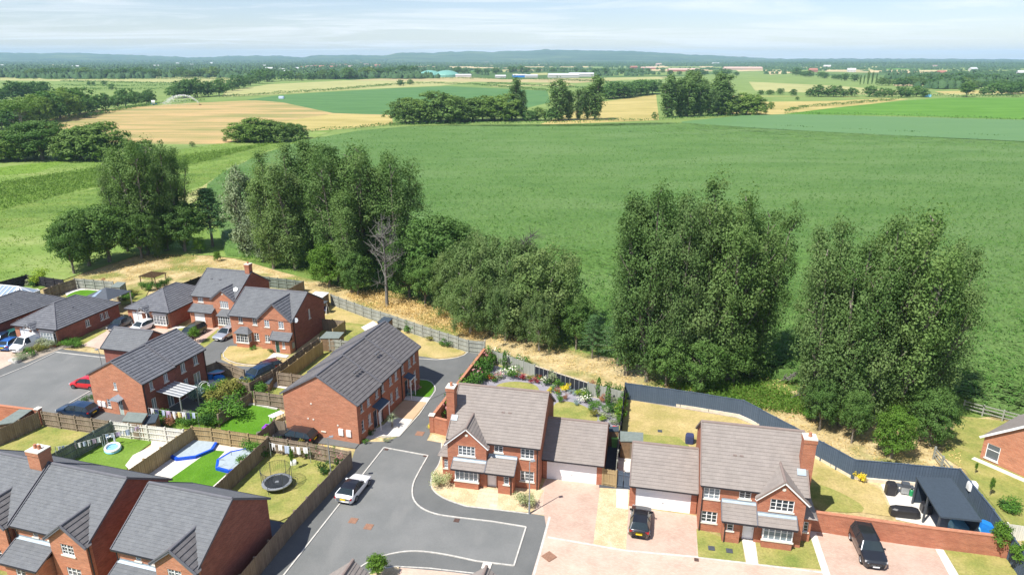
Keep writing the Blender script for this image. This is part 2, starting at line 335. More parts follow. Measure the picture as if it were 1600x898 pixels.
def add_door(root, fr, a0, a1, z1, mat='door_white', name='door', ribs=0):
    w = a1 - a0; (x, y), rz = face_xf(fr, (a0 + a1) / 2); m = MB(); t = .06
    m.box(-w / 2, w / 2, .04, .09, 0, t * .5, 1); m.box(-w / 2, w / 2, .04, .09, z1 - t, z1, 1); m.box(-w / 2, -w / 2 + t, .04, .09, t * .5, z1 - t, 1); m.box(w / 2 - t, w / 2, .04, .09, t * .5, z1 - t, 1)
    if ribs:
        for k in range(ribs):
            zz = t * .5 + (z1 - t * 1.5) * k / ribs; m.box(-w / 2 + t, w / 2 - t, .055, .08, zz + .012, zz + (z1 - t * 1.5) / ribs - .012)
        m.box(-w / 2 + t, w / 2 - t, .065, .085, t * .5, z1 - t)
    else:
        m.box(-w / 2 + t, w / 2 - t, .06, .085, t * .5, z1 - t)
        for cx in (-.25, .25):
            for (b0, b1) in ((.08, .38), (.45, .62)): m.box((cx - .16) * w, (cx + .16) * w, .05, .06, b0 * z1, b1 * z1)
    o = m.build(name, [MT[mat], MT['white']], root, (x, y, 0), rz)
    h = MB(); h.box(-.02, .02, .02, .06, -.06, .06) if not ribs else h.box(-.08, .08, .02, .06, -.02, .02)
    h.build('handle', MT['grey'], o, ((w * .36) if not ribs else 0, 0, 1.0 if not ribs else .7))
    if not ribs:
        g = MB()
        for cx in (-.25, .25): g.box((cx - .13) * w, (cx + .13) * w, .045, .058, .68 * z1, .9 * z1)
        g.build('pane', MT['glass'], o)
    return o
def slope_mesh(mb, O, U, Vv, poly, step=.38, rise=.05, m=0, thick=.07):
    """roof slope with stepped tile courses. O origin on the eave, U unit vector along it, Vv unit vector up the slope, poly convex [(u,v)]"""
    O, U, Vv = Vector(O), Vector(U).normalized(), Vector(Vv).normalized(); Nn = U.cross(Vv).normalized()
    if Nn.z < 0: Nn = -Nn
    def xr(v):
        xs = []
        for i in range(len(poly)):
            (u0, v0), (u1, v1) = poly[i], poly[(i + 1) % len(poly)]
            if abs(v1 - v0) < 1e-9:
                if abs(v - v0) < 1e-6: xs += [u0, u1]
            elif min(v0, v1) - 1e-9 <= v <= max(v0, v1) + 1e-9: xs.append(u0 + (u1 - u0) * (v - v0) / (v1 - v0))
        return (min(xs), max(xs)) if xs else None
    vmin, vmax = min(p[1] for p in poly), max(p[1] for p in poly); n = max(1, round((vmax - vmin) / step)); br = sorted({vmin + (vmax - vmin) * k / n for k in range(n + 1)} | {p[1] for p in poly})
    P = lambda u, v, h: tuple(O + U * u + Vv * v + Nn * h)
    st = (vmax - vmin) / n; prev = None
    for k in range(len(br) - 1):
        a, b = br[k], br[k + 1]
        if b - a < 1e-5: continue
        ra, rb = xr(a + 1e-7), xr(b - 1e-7)
        if not ra or not rb: continue
        i = math.floor((a - vmin) / st + 1e-4); h0 = rise * (1 - (a - vmin - i * st) / st); h1 = rise * (1 - (b - vmin - i * st) / st)
        mb.poly([P(ra[0], a, h0), P(ra[1], a, h0), P(rb[1], b, h1), P(rb[0], b, h1)], m)
        base = -thick if k == 0 else 0
        if h0 > rise * .9: mb.poly([P(ra[0], a, base), P(ra[1], a, base), P(ra[1], a, h0), P(ra[0], a, h0)], m)
    mb.poly([P(u, v, -thick) for u, v in poly], m)
    for i in range(len(poly)):
        (u0, v0), (u1, v1) = poly[i], poly[(i + 1) % len(poly)]
        if abs(v1 - v0) > 1e-6: mb.poly([P(u0, v0, -thick), P(u1, v1, -thick), P(u1, v1, .0), P(u0, v0, .0)], m)
def tiles(root, name, slopes, mat, step=.38, rise=.05):
    if mat == 'tile_brown': step, rise = .30, .032
    if mat == 'slate': step, rise = .24, .028
    for (O, U, Vv, poly) in slopes:
        mb = MB(); slope_mesh(mb, O, U, Vv, poly, step, rise); o = mb.build(name, MT[mat], root); o['kind'] = 'stuff'
def gable_roof(root, x0, x1, y0, y1, eave, ridge, mat, rmat, axis='x', oh=.28, og=.12, step=.38, yr=None, ridge_cut=None):
    """two slopes and a ridge; walls x0..x1, y0..y1; ridge along x (or y)"""
    yr = (y0 + y1) / 2 if yr is None else yr
    def sl(ya, side):
        run = abs(yr - ya); tn = (ridge - eave) / run; v = Vector((0, side * run, ridge - eave)).normalized(); L = math.hypot(run + oh, (run + oh) * tn)
        O = Vector((x0 - og, ya - side * oh, eave - oh * tn)); W = x1 - x0 + 2 * og
        return (O, (1, 0, 0), v, [(0, 0), (W, 0), (W, L), (0, L)])
    tiles(root, 'roof_slope', [sl(y0, 1), sl(y1, -1)], mat, step)
    r = MB(); r.tube([(x0 - og, yr, ridge + .0), (x1 + og, yr, ridge + .0)], .12, 8); r.build('ridge', MT[rmat], root)
    for x in (x0 - og - .02, x1 + og + .02):
        for ya, side in ((y0, 1), (y1, -1)):
            v = MB(); tn = (ridge - eave) / abs(yr - ya); v.bar((x, ya - side * oh, eave - oh * tn), (x, yr, ridge + .0), .07, .16); v.build('verge', MT[rmat], root)
    for ya, side in ((y0, 1), (y1, -1)):
        g = MB(); tn = (ridge - eave) / abs(yr - ya); g.bar((x0 - og, ya - side * (oh + .03), eave - oh * tn - .03), (x1 + og, ya - side * (oh + .03), eave - oh * tn - .03), .11, .10)
        g.bar((x0, ya - side * (oh - .08), eave - oh * tn - .03), (x1, ya - side * (oh - .08), eave - oh * tn - .03), .14, .03, 1)
        g.build('gutter', [MT['black'], MT['white']], root)
def downpipe(root, x, y, z): m = MB(); m.tube([(x, y, 0), (x, y, z)], .045, 6); return m.build('downpipe', MT['black'], root)
def chimney(root, x0, x1, y0, y1, z0, z1, mat='brick', pots=1):
    m = MB()
    for p, q in (((x0, y0), (x1, y0)), ((x1, y0), (x1, y1)), ((x1, y1), (x0, y1)), ((x0, y1), (x0, y0))): wall_face(m, p, q, z0, z1)
    e = .05
    for p, q in (((x0 - e, y0 - e), (x1 + e, y0 - e)), ((x1 + e, y0 - e), (x1 + e, y1 + e)), ((x1 + e, y1 + e), (x0 - e, y1 + e)), ((x0 - e, y1 + e), (x0 - e, y0 - e))): wall_face(m, p, q, z1 - .3, z1)
    o = m.build('chimney', MT[mat], root)
    c = MB(); c.box(x0 - e, x1 + e, y0 - e, y1 + e, z1, z1 + .07); c.build('cap', MT['stone'], o)
    for k in range(pots):
        px = (x0 + x1) / 2 + (k - (pots - 1) / 2) * .38; t = MB(); t.tube([(px, (y0 + y1) / 2, z1 + .07), (px, (y0 + y1) / 2, z1 + .4)], [.14, .11], 8)
        t.build('chimney_pot', MT['brick2'], o); 
    return o
def box_walls(root, x0, x1, y0, y1, z, mat, ops=(), gable=None, yr=None, faces='frbl', name='wall', z0=0.0):
    """four walls with openings; ops: (face, a0, a1, z0, z1); gable = ridge height -> triangles on the x ends"""
    yr = (y0 + y1) / 2 if yr is None else yr
    F = {'f': ((x0, y0), (x1, y0)), 'r': ((x1, y0), (x1, y1)), 'b': ((x1, y1), (x0, y1)), 'l': ((x0, y1), (x0, y0))}
    for k in faces:
        p, q = F[k]; h = []
        for o in ops:
            if o[0] == k:
                a0, a1 = o[1], o[2]
                if k == 'f': h.append((a0 - x0, a1 - x0, o[3], o[4]))
                if k == 'r': h.append((a0 - y0, a1 - y0, o[3], o[4]))
                if k == 'l': h.append((y1 - a1, y1 - a0, o[3], o[4]))
                if k == 'b': h.append((x1 - a1, x1 - a0, o[3], o[4]))
        m = MB(); top = None
        if gable and k in 'rl': top = [((yr - y0) if k == 'r' else (y1 - yr), gable)]
        wall_face(m, p, q, z0, z, h, top); m.build(name, MT[mat], root)
def wing(root, xa, xb, yf, zw, apex, main, mat, rmat, wmat, ops=(), barge='white', og=.18, oh=.25, vent=True, step=.38, yback=0.0):
    """gabled bay in front of a main roof. main = (eave, tan, oh) of the front slope that starts at y=yback"""
    xm = (xa + xb) / 2; run = (xb - xa) / 2; tn = (apex - zw) / run
    h = [(o[0] - xa, o[1] - xa, o[2], o[3]) for o in ops]
    m = MB(); wall_face(m, (xa, yf), (xb, yf), 0, zw, h, [(run, apex)]); m.build('wall', MT[wmat], root)
    if yback - yf > .05:
        for p, q in (((xb, yf), (xb, yback)), ((xa, yback), (xa, yf))): m = MB(); wall_face(m, p, q, 0, zw); m.build('wall', MT[wmat], root)
    er, et, _ = main; yz = lambda z: (z - er) / et + yback
    y0 = yf - og; ze = zw - oh * tn; L = math.hypot(run + oh, (run + oh) * tn)
    for side, x in ((1, xa), (-1, xb)):
        O = Vector((x - side * oh, 0, ze)); v = Vector((side, 0, tn)).normalized()
        tiles(root, 'roof_slope', [(O, (0, 1, 0), v, [(y0, 0), (max(y0 + .05, yz(ze)), 0), (yz(apex), L), (y0, L)])], mat, step)
    r = MB(); r.tube([(xm, y0, apex), (xm, yz(apex) + .1, apex)], .11, 8); r.build('ridge', MT[rmat], root)
    for side, x in ((1, xa), (-1, xb)):
        v = MB(); v.bar((x - side * oh, y0 - .02, ze - .03), (xm, y0 - .02, apex - .03), .05, .2, 0)
        v.bar((x - side * oh, y0 - .03, ze + .07), (xm, y0 - .03, apex + .07), .09, .09, 1); v.build('bargeboard', [MT[barge], MT[rmat]], root)
    if vent:
        t = MB(); n = 12; t.poly([(xm + .14 * math.cos(2 * math.pi * k / n), yf - .03, zw + .52 * (apex - zw) + .14 * math.sin(2 * math.pi * k / n)) for k in range(n)][::-1]); t.build('gable_vent', MT['stone'], root)
def lean_to(root, x0, x1, ya, za, yb, zb, mat, step=.38, flash=True, sides=True):
    run = yb - ya; v = Vector((0, run, zb - za)).normalized(); L = math.hypot(run, zb - za)
    tiles(root, 'porch_roof', [((x0, ya, za), (1, 0, 0), v, [(0, 0), (x1 - x0, 0), (x1 - x0, L), (0, L)])], mat, step)
    g = MB(); g.bar((x0, ya - .04, za - .05), (x1, ya - .04, za - .05), .10, .09); g.build('gutter', MT['black'], root)
    if sides:
        for x in (x0 - .01, x1 + .01): s = MB(); s.bar((x, ya, za), (x, yb, zb), .06, .12); s.build('verge', MT['ridge_grey'], root)
    if flash:
        f = MB(); n = Vector((0, -(zb - za), run)).normalized() * .045; k = .22 / L
        f.poly([Vector((x0, yb - run * k, zb - (zb - za) * k)) + n, Vector((x1, yb - run * k, zb - (zb - za) * k)) + n, Vector((x1, yb - .005, zb)) + n, Vector((x0, yb - .005, zb)) + n])
        f.poly([(x0, yb - .012, zb), (x1, yb - .012, zb), (x1, yb - .012, zb + .15), (x0, yb - .012, zb + .15)]); f.build('flashing', MT['lead'], root)
def bay_window(root, x0, x1, yf, yw, zs, zt, n, wmat='brick', roof=None):
    """square or canted bay: brick base, windows on the front and cheeks"""
    m = MB(); wall_face(m, (x0, yw), (x0, yf), 0, zs); wall_face(m, (x0, yf), (x1, yf), 0, zs); wall_face(m, (x1, yf), (x1, yw), 0, zs); m.poly([(x0, yf, zs), (x1, yf, zs), (x1, yw, zs), (x0, yw, zs)])
    m.build('bay_base', MT[wmat], root)
    f = add_window(root, ('f', yf), x0, x1, zs, zt, n, 'casement', True)
    if yw - yf > .2:
        add_window(root, ('r', x1), yf, yw, zs, zt, 1, 'casement', False); add_window(root, ('l', x0), yf, yw, zs, zt, 1, 'casement', False)
    t = MB(); t.box(x0, x1, yf, yw, zt, zt + .05); t.build('bay_ceiling', MT['white'], root)
def hip_roof(root, x0, x1, y0, y1, eave, ridge, mat, rmat, oh=.25, step=.36, back_gable=False, front=True):
    """ridge along y, hipped at the front (and back)"""
    X0, X1, Y0, Y1 = x0 - oh, x1 + oh, y0 - oh, y1 + oh; hw = (X1 - X0) / 2; xm = (X0 + X1) / 2
    tn = (ridge - eave) / hw; L = math.hypot(hw, ridge - eave); D = Y1 - Y0
    f0 = hw if front else 0; b0 = 0 if back_gable else hw
    c = []
    c.append(((X1, Y0, eave), (0, 1, 0), (-hw, 0, ridge - eave), [(0, 0), (D, 0), (D - b0, L), (f0, L)]))
    c.append(((X0, Y1, eave), (0, -1, 0), (hw, 0, ridge - eave), [(0, 0), (D, 0), (D - f0, L), (b0, L)]))
    if front: c.append(((X0, Y0, eave), (1, 0, 0), (0, hw, ridge - eave), [(0, 0), (2 * hw, 0), (hw, L)]))
    if not back_gable: c.append(((X1, Y1, eave), (-1, 0, 0), (0, -hw, ridge - eave), [(0, 0), (2 * hw, 0), (hw, L)]))
    tiles(root, 'roof_slope', c, mat, step)
    r = MB(); r.tube([(xm, Y0 + f0, ridge), (xm, Y1 - b0, ridge)], .11, 6)
    if front:
        for X in (X0, X1): r.tube([(X, Y0, eave + .03), (xm, Y0 + hw, ridge)], .09, 6)
    if not back_gable:
        for X in (X0, X1): r.tube([(X, Y1, eave + .03), (xm, Y1 - hw, ridge)], .09, 6)
    r.build('ridge', MT[rmat], root)
    z = eave - .04
    for p, q in (((X0, Y0), (X1, Y0)), ((X1, Y0), (X1, Y1)), ((X1, Y1), (X0, Y1)), ((X0, Y1), (X0, Y0))): g = MB(); g.bar((p[0], p[1], z), (q[0], q[1], z), .11, .10); g.build('gutter', MT['black'], root)
def vents(root, pts, mat='ridge_grey'):
    for (x, y, z) in pts: m = MB(); m.box(-.14, .14, -.1, .1, -.02, .07); m.build('roof_vent', MT[mat], root, (x, y, z))

# ---------------------------------------------------------------- ground sheets, kerbs, fences
_lay = [0.012]
def sheet(name, px, mat, z=None, kind='structure', label=None, zp=0.0, world=False):
    if z is None: _lay[0] += .004; z = _lay[0]
    pts = px if world else [G(a, b, zp) for a, b in px]
    m = MB(); m.poly([(x, y, z) for x, y in pts])
    me = bpy.data.meshes.new(name); me.from_pydata(m.v, [], m.f); me.materials.append(MT[mat]); me.update()
    if me.polygons[0].normal.z < 0: me.flip_normals()
    o = bpy.data.objects.new(name, me); link(o); o['kind'] = kind
    return o
def smooth_px(p, it=2, closed=False):
    for _ in range(it):
        q = [] if closed else [p[0]]
        for i in range(len(p) if closed else len(p) - 1):
            a, b = p[i], p[(i + 1) % len(p)]; q += [(a[0] * .75 + b[0] * .25, a[1] * .75 + b[1] * .25), (a[0] * .25 + b[0] * .75, a[1] * .25 + b[1] * .75)]
        if not closed: q.append(p[-1])
        p = q
    return p
def kerb(px, w=.12, h=.09, mat='kerb', name='kerb'):
    """kerb laid in separate stones along a line"""
    pts = [Vector((*G(a, b), 0)) for a, b in px]; m = MB()
    for a, b in zip(pts, pts[1:]):
        L = (b - a).length; n = max(1, round(L / .92)); d = (b - a) / n
        for i in range(n): m.bar(a + d * i + d * .008 + Vector((0, 0, _lay[0] + h / 2 - .03)), a + d * (i + 1) - d * .008 + Vector((0, 0, _lay[0] + h / 2 - .03)), w, h + random.uniform(-.004, .004))
    return m.build(name, MT[mat], kind='structure')
_fc = {}
def fence_meshes(mat, h, style):
    k = (mat, h, style)
    if k in _fc: return _fc[k]
    p = MB(); n = 14
    if style == 'rail':
        for z in (.45, .85, 1.2): p.box(0, 1, -.02, .02, z - .07, z + .05)
    elif style == 'trellis':
        for z in (.1, .5, .9, 1.3, 1.7): p.box(0, 1, -.015, .015, z - .02, z + .02)
        for i in range(9): p.box(i / 8 - .01, i / 8 + .01, -.03, -.015, .05, h)
    else:
        for i in range(n):
            y = -.018 if i % 2 else -.006; p.box(i / n, (i + 1.12) / n if i < n - 1 else 1, y - .012, y + .012, .12 + .012 * (i % 3 == 0), h - .02 - .012 * (i % 4 == 1))
        p.box(0, 1, -.03, .03, 0, .12)
        for z in (.38, .95, 1.52):
            if z < h - .1: p.box(0, 1, .006, .075, z - .033, z + .033)
        if style == 'capped': p.box(0, 1, -.06, .06, h - .02, h + .02)
    q = MB(); q.box(-.065, .065, -.06, .10, 0, h + .05)
    _fc[k] = (p.mesh('panel', MT[mat]), q.mesh('post', MT[mat])); return _fc[k]
def fence(px, label, mat='fence', h=1.8, style='board', zp=None, flip=False, name='timber_fence', group=None, plen=1.83, world=False, pm=None, cat='fence'):
    """fence along a line picked at its top edge; every panel and post an object"""
    zp = h if zp is None else zp; pts = px if world else [G(a, b, zp) for a, b in px]
    if flip: pts = pts[::-1]
    root = empty(name, (pts[0][0], pts[0][1], 0), 0, label, cat, group)
    pa, po = fence_meshes(mat, h, style); post = pm or po
    for i, (a, b) in enumerate(zip(pts, pts[1:])):
        L = math.hypot(b[0] - a[0], b[1] - a[1]); n = max(1, round(L / plen)); an = math.atan2(b[1] - a[1], b[0] - a[0])
        for k in range(n):
            x, y = a[0] + (b[0] - a[0]) * k / n - pts[0][0], a[1] + (b[1] - a[1]) * k / n - pts[0][1]
            put('post', post, root, (x, y, 0), an)
            put('panel', pa, root, (x + .05 * math.cos(an), y + .05 * math.sin(an), random.uniform(-.02, .02)), an + random.uniform(-.004, .004), (L / n - .1, 1, 1))
    put('post', post, root, (pts[-1][0] - pts[0][0], pts[-1][1] - pts[0][1], 0), an)
    return root
def brick_wall(px, label, h=1.8, zp=None, mat='brick', th=.23, name='brick_wall', cap='brick2', piers=()):
    zp = h if zp is None else zp; pts = [Vector((*G(a, b, zp), 0)) for a, b in px]; o0 = pts[0].copy()
    root = empty(name, o0, 0, label, 'wall'); m = MB(); c = MB()
    for a, b in zip(pts, pts[1:]):
        a = a - o0; b = b - o0; d = (b - a).normalized(); nn = Vector((d.y, -d.x, 0)) * th / 2
        for s in (1, -1):
            p, q = (a + nn, b + nn) if s == 1 else (b - nn, a - nn); wall_face(m, p, q, 0, h)
        for e, s in ((a, -1), (b, 1)):
            p, q = (e - nn, e + nn) if s == -1 else (e + nn, e - nn); wall_face(m, p, q, 0, h)
        c.bar(a + Vector((0, 0, h + .04)), b + Vector((0, 0, h + .04)), th + .08, .08)
    m.build('brickwork', MT[mat], root); c.build('coping', MT[cap], root)
    for i in piers:
        e = pts[i] - o0; p = MB()
        for u, v in (((-1, -1), (1, -1)), ((1, -1), (1, 1)), ((1, 1), (-1, 1)), ((-1, 1), (-1, -1))): wall_face(p, (u[0] * .22, u[1] * .22), (v[0] * .22, v[1] * .22), 0, h + .2)
        q = p.build('pier', MT[mat], root, e, math.radians(-12)); k = MB(); k.box(-.29, .29, -.29, .29, h + .2, h + .29); k.build('cap', MT['stone'], q)
    return root

# ---------------------------------------------------------------- vehicles
CAR = {  # length, width, belt line [(t,z)], roof line [(t,z)] with t from nose 0 to tail 1
 'coupe': (4.1, 1.84, [(0, .50), (.04, .64), (.3, .84), (.75, .92), (.96, .88), (1, .74)], [(.30, .84), (.46, 1.30), (.62, 1.34), (.78, 1.18), (.92, .93)]),
 'hatch': (3.95, 1.74, [(0, .52), (.05, .68), (.26, .90), (.8, .98), (.97, .96), (1, .78)], [(.25, .90), (.42, 1.38), (.62, 1.47), (.86, 1.38), (.96, .98)]),
 'suv': (4.75, 1.92, [(0, .66), (.03, .90), (.26, 1.08), (.8, 1.14), (.98, 1.12), (1, .95)], [(.25, 1.08), (.36, 1.66), (.55, 1.76), (.92, 1.72), (.985, 1.14)]),
 'estate': (4.6, 1.84, [(0, .54), (.04, .70), (.28, .92), (.8, .99), (.98, .97), (1, .8)], [(.27, .92), (.42, 1.40), (.6, 1.48), (.88, 1.42), (.975, .99)]),
 'van': (4.8, 1.95, [(0, .60), (.03, .86), (.18, 1.12), (.8, 1.15), (.985, 1.15), (1, 1.0)], [(.17, 1.12), (.30, 1.86), (.5, 1.93), (.97, 1.92), (.99, 1.15)]),
}
def _ip(pts, t):
    if t <= pts[0][0]: return pts[0][1]
    for (a, x), (b, y) in zip(pts, pts[1:]):
        if t <= b: return x + (y - x) * (t - a) / (b - a)
    return pts[-1][1]
_cw = {}
def car(kind, loc, heading, paint, label, group=None, roof=None, name='parked_car', cat='car', plate='yellow', blank_sides=False):
    L, W, belt, roofl = CAR[kind]; root = empty(name, (loc[0], loc[1], .055), heading, label, cat, group); k_ = .89 if kind == 'suv' else .94; root.scale = (k_, k_, k_ * .97)     # +x is the nose
    ts = sorted({0, .012, .04, .08, .13, .18, .22, .30, .5, .58, .66, .74, .82, .9, .95, .985, 1.0} | {t for t, _ in belt} | {t for t, _ in roofl} | {(roofl[0][0] + roofl[1][0]) / 2, (roofl[-1][0] + roofl[-2][0]) / 2, (roofl[1][0] + roofl[2][0]) / 2})
    body = MB(); gl = MB(); rf = MB(); gh = max(z for _, z in roofl)
    def half(t):
        end = min(t, 1 - t); return W / 2 * (1 - .30 * max(0, (.10 - end) / .10) ** 2.2)
    st = []
    for t in ts:
        x = L / 2 - t * L; zb = _ip(belt, t); hw = half(t); zr = _ip(roofl, t) if roofl[0][0] <= t <= roofl[-1][0] else zb
        lo = .26 + (.12 if t in (0, 1.0) else 0); inset = .30 * (zr - zb) / max(.3, gh - zb) if zr > zb else 0
        st.append((x, [(hw * .90, lo), (hw, lo + .18), (hw * 1.0, (lo + zb) / 2 + .08), (hw * .965, zb), (hw * .93 * (1 - inset), zr if zr > zb + .01 else zb + .02), (hw * .55 * (1 - inset * .6), (zr + .035) if zr > zb + .01 else zb + .05), (0, (zr + .05) if zr > zb + .01 else zb + .06)], zr > zb + .01, t))
    def pt(i, j, s): x, p, _, _ = st[i]; return (x, s * p[j][0], p[j][1])
    r0, r1, rn, rm = roofl[0][0], roofl[1][0], roofl[-2][0], roofl[-1][0]
    for i in range(len(st) - 1):
        tm = (st[i][3] + st[i + 1][3]) / 2
        for s in (1, -1):
            for j in range(6):
                q = [pt(i, j, s), pt(i + 1, j, s), pt(i + 1, j + 1, s), pt(i, j + 1, s)]
                if s == -1: q = q[::-1]
                tgt = body
                if r0 < tm < rm:
                    if j == 3: tgt = gl if not (blank_sides and tm > .42) else body
                    elif j > 3: tgt = gl if (tm < r1 or tm > rn) else rf
                    if j == 4 and (tm < r1 or tm > rn) : tgt = gl
                tgt.poly(q)
    for i in (0, len(st) - 1):
        q = [pt(i, j, 1) for j in range(7)] + [pt(i, j, -1) for j in range(5, -1, -1)]; body.poly(q if i else q[::-1])
    for mbx in (body, gl, rf):   # weld so smooth shading works
        key = {}; nv = []; mp_ = []
        for v in mbx.v:
            k = (round(v[0], 4), round(v[1], 4), round(v[2], 4))
            if k not in key: key[k] = len(nv); nv.append(v)
            mp_.append(key[k])
        mbx.f = [tuple(dict.fromkeys(mp_[i] for i in f)) for f in mbx.f]; ok = [i for i, f in enumerate(mbx.f) if len(f) > 2]
        mbx.f = [mbx.f[i] for i in ok]; mbx.m = [mbx.m[i] for i in ok]; mbx.v = nv
    for (ta, tb) in ((r0, r1), (rm, rn)):                 # pillars
        for s in (1, -1):
            xa, xb = L / 2 - ta * L, L / 2 - tb * L; pb = MB()
            pb.bar((xa, s * half(ta) * .94, _ip(belt, ta) + .01), (xb, s * half(tb) * .93 * .73, _ip(roofl, tb) + .01), .07, .06); pb.build('pillar', paint, root)
    tmid = (r1 + rn) / 2 if kind not in ('van',) else r1 + .1
    for tb in ((tmid,) if kind in ('coupe', 'hatch', 'van') else (tmid - .06, tmid + .17)):
        for s in (1, -1): pb = MB(); pb.bar((L / 2 - tb * L, s * half(tb) * .965, _ip(belt, tb)), (L / 2 - tb * L, s * half(tb) * .93 * .72, _ip(roofl, tb)), .07, .05); pb.build('pillar', MT['black'], root)
    body.build('body', paint, root, smooth=True); gl.build('window_glass', MT['carglass'], root); rf.build('roof', roof or paint, root, smooth=True)
    r = .33 if kind != 'suv' else .38
    if r not in _cw:
        t = MB(); t.tube([(0, -.11, 0), (0, .11, 0)], r, 18); k = MB(); k.tube([(0, .10, 0), (0, .125, 0)], r * .66, 14, 0)
        for a in range(5): k.bar((0, .13, 0), (r * .6 * math.cos(a * 1.2566), .13, r * .6 * math.sin(a * 1.2566)), .06, .02, 1)
        _cw[r] = (t.mesh('tyre', MT['tyre']), k.mesh('rim', [MT['rim'], MT['rim_light']]))
    for tx in (.185, .80):
        for s in (1, -1):
            wh = empty('wheel', (L / 2 - tx * L, s * (W / 2 - .10), r)); wh.parent = root; wh.rotation_euler = (0, 0, 0 if s == 1 else math.pi)
            put('tyre', _cw[r][0], wh); put('rim', _cw[r][1], wh)
    zl = belt[1][1]
    for s in (1, -1):
        h = MB(); x = L / 2 - .035 * L; y = s * W * .36; h.box(x - .10, x + .05, y - .17, y + .17, zl - .15, zl - .01); h.build('headlight', MT['lamp_clear'], root)
        h = MB(); x = -L / 2 + .02 * L; y = s * W * .37; h.box(x - .05, x + .12, y - .15, y + .15, _ip(belt, .97) - .22, _ip(belt, .97) - .06); h.build('tail_light', MT['lamp_red'], root)
        h = MB(); x = L / 2 - (r0 + .06) * L; h.box(x - .06, x + .06, s * (W / 2 + .02) - .09, s * (W / 2 + .02) + .09, _ip(belt, r0 + .06) + .02, _ip(belt, r0 + .06) + .15); h.build('wing_mirror', paint, root)
    g = MB(); g.box(L / 2 - .06, L / 2 + .01, -W * .26, W * .26, zl - .28, zl - .12); g.build('grille', MT['black'], root)
    for sx, mt_, zz in ((1, 'plate_white', .42), (-1, 'plate_yellow', .62)):
        p = MB(); x = sx * (L / 2 + .012); p.box(x - .012, x + .012, -.26, .26, zz - .055, zz + .055); p.build('number_plate', MT[mt_], root)
    if kind == 'suv':
        for s in (1, -1): p = MB(); p.bar((L * .13, s * W * .33, 1.80), (-L * .40, s * W * .33, 1.79), .05); p.build('roof_rail', MT['black'], root)
    return root
MT['tyre'] = plain('tyre_rubber', (.02, .02, .022), .85); MT['rim'] = plain('dark_alloy', (.12, .12, .125), .4, .5, .6); MT['rim_light'] = plain('bright_alloy', (.5, .5, .52), .3, .5, .8)
MT['lamp_clear'] = gloss('headlamp_lens', (.55, .57, .6), .1); MT['lamp_red'] = gloss('tail_lamp_lens', (.35, .01, .012), .15)
MT['plate_white'] = plain('white_plate', (.75, .75, .75), .4); MT['plate_yellow'] = plain('yellow_plate', (.75, .55, .03), .4)
def paintm(name, c, metal=.25): return gloss(name, c, .28, metal, .8)

# ---------------------------------------------------------------- foliage
def leaf_quads(C, size, rng, up=.35, aspect=.62, nb=None):
    n = len(C); nr = rng.normal(size=(n, 3)); nr[:, 2] = np.abs(nr[:, 2]) + up
    if nb is not None: nr = rng.normal(size=(n, 3)) * .55 + nb * 1.25; nr[:, 2] += up * .5
    nr /= np.linalg.norm(nr, axis=1)[:, None]
    a = np.cross(nr, rng.normal(size=(n, 3))); a /= np.linalg.norm(a, axis=1)[:, None]; b = np.cross(nr, a)
    s = (size * rng.uniform(.65, 1.35, n))[:, None]; a = a * s * .5; b = b * s * .5 * aspect
    V = np.stack([C - a, C + b, C + a, C - b], 1).reshape(-1, 3); return V, np.arange(n * 4).reshape(-1, 4)
def crown_mesh(name, clusters, per, crad, size, mat, rng, squash=(1, 1, 1), up=.35):
    C = np.repeat(clusters, per, axis=0); d = rng.normal(size=C.shape); d /= np.linalg.norm(d, axis=1)[:, None] + 1e-6; ax = C.copy(); ax[:, 2] = 0; ax /= np.linalg.norm(ax, axis=1)[:, None] + .5; nb = d + ax * .5
    d *= (rng.uniform(0, 1, len(C)) ** .45)[:, None]
    rr = np.repeat(rng.uniform(.55, 1.5, len(clusters)), per)[:, None] * crad
    V, F_ = leaf_quads(C + d * rr * np.array(squash), size, rng, up, nb=nb); return mesh_np(name, V, F_, mat)
def limb_mesh(name, segs, mat, n=6):
    m = MB()
    for pts, rad in segs: m.tube(pts, rad, n, 0, False)
    return m.mesh(name, mat, True)
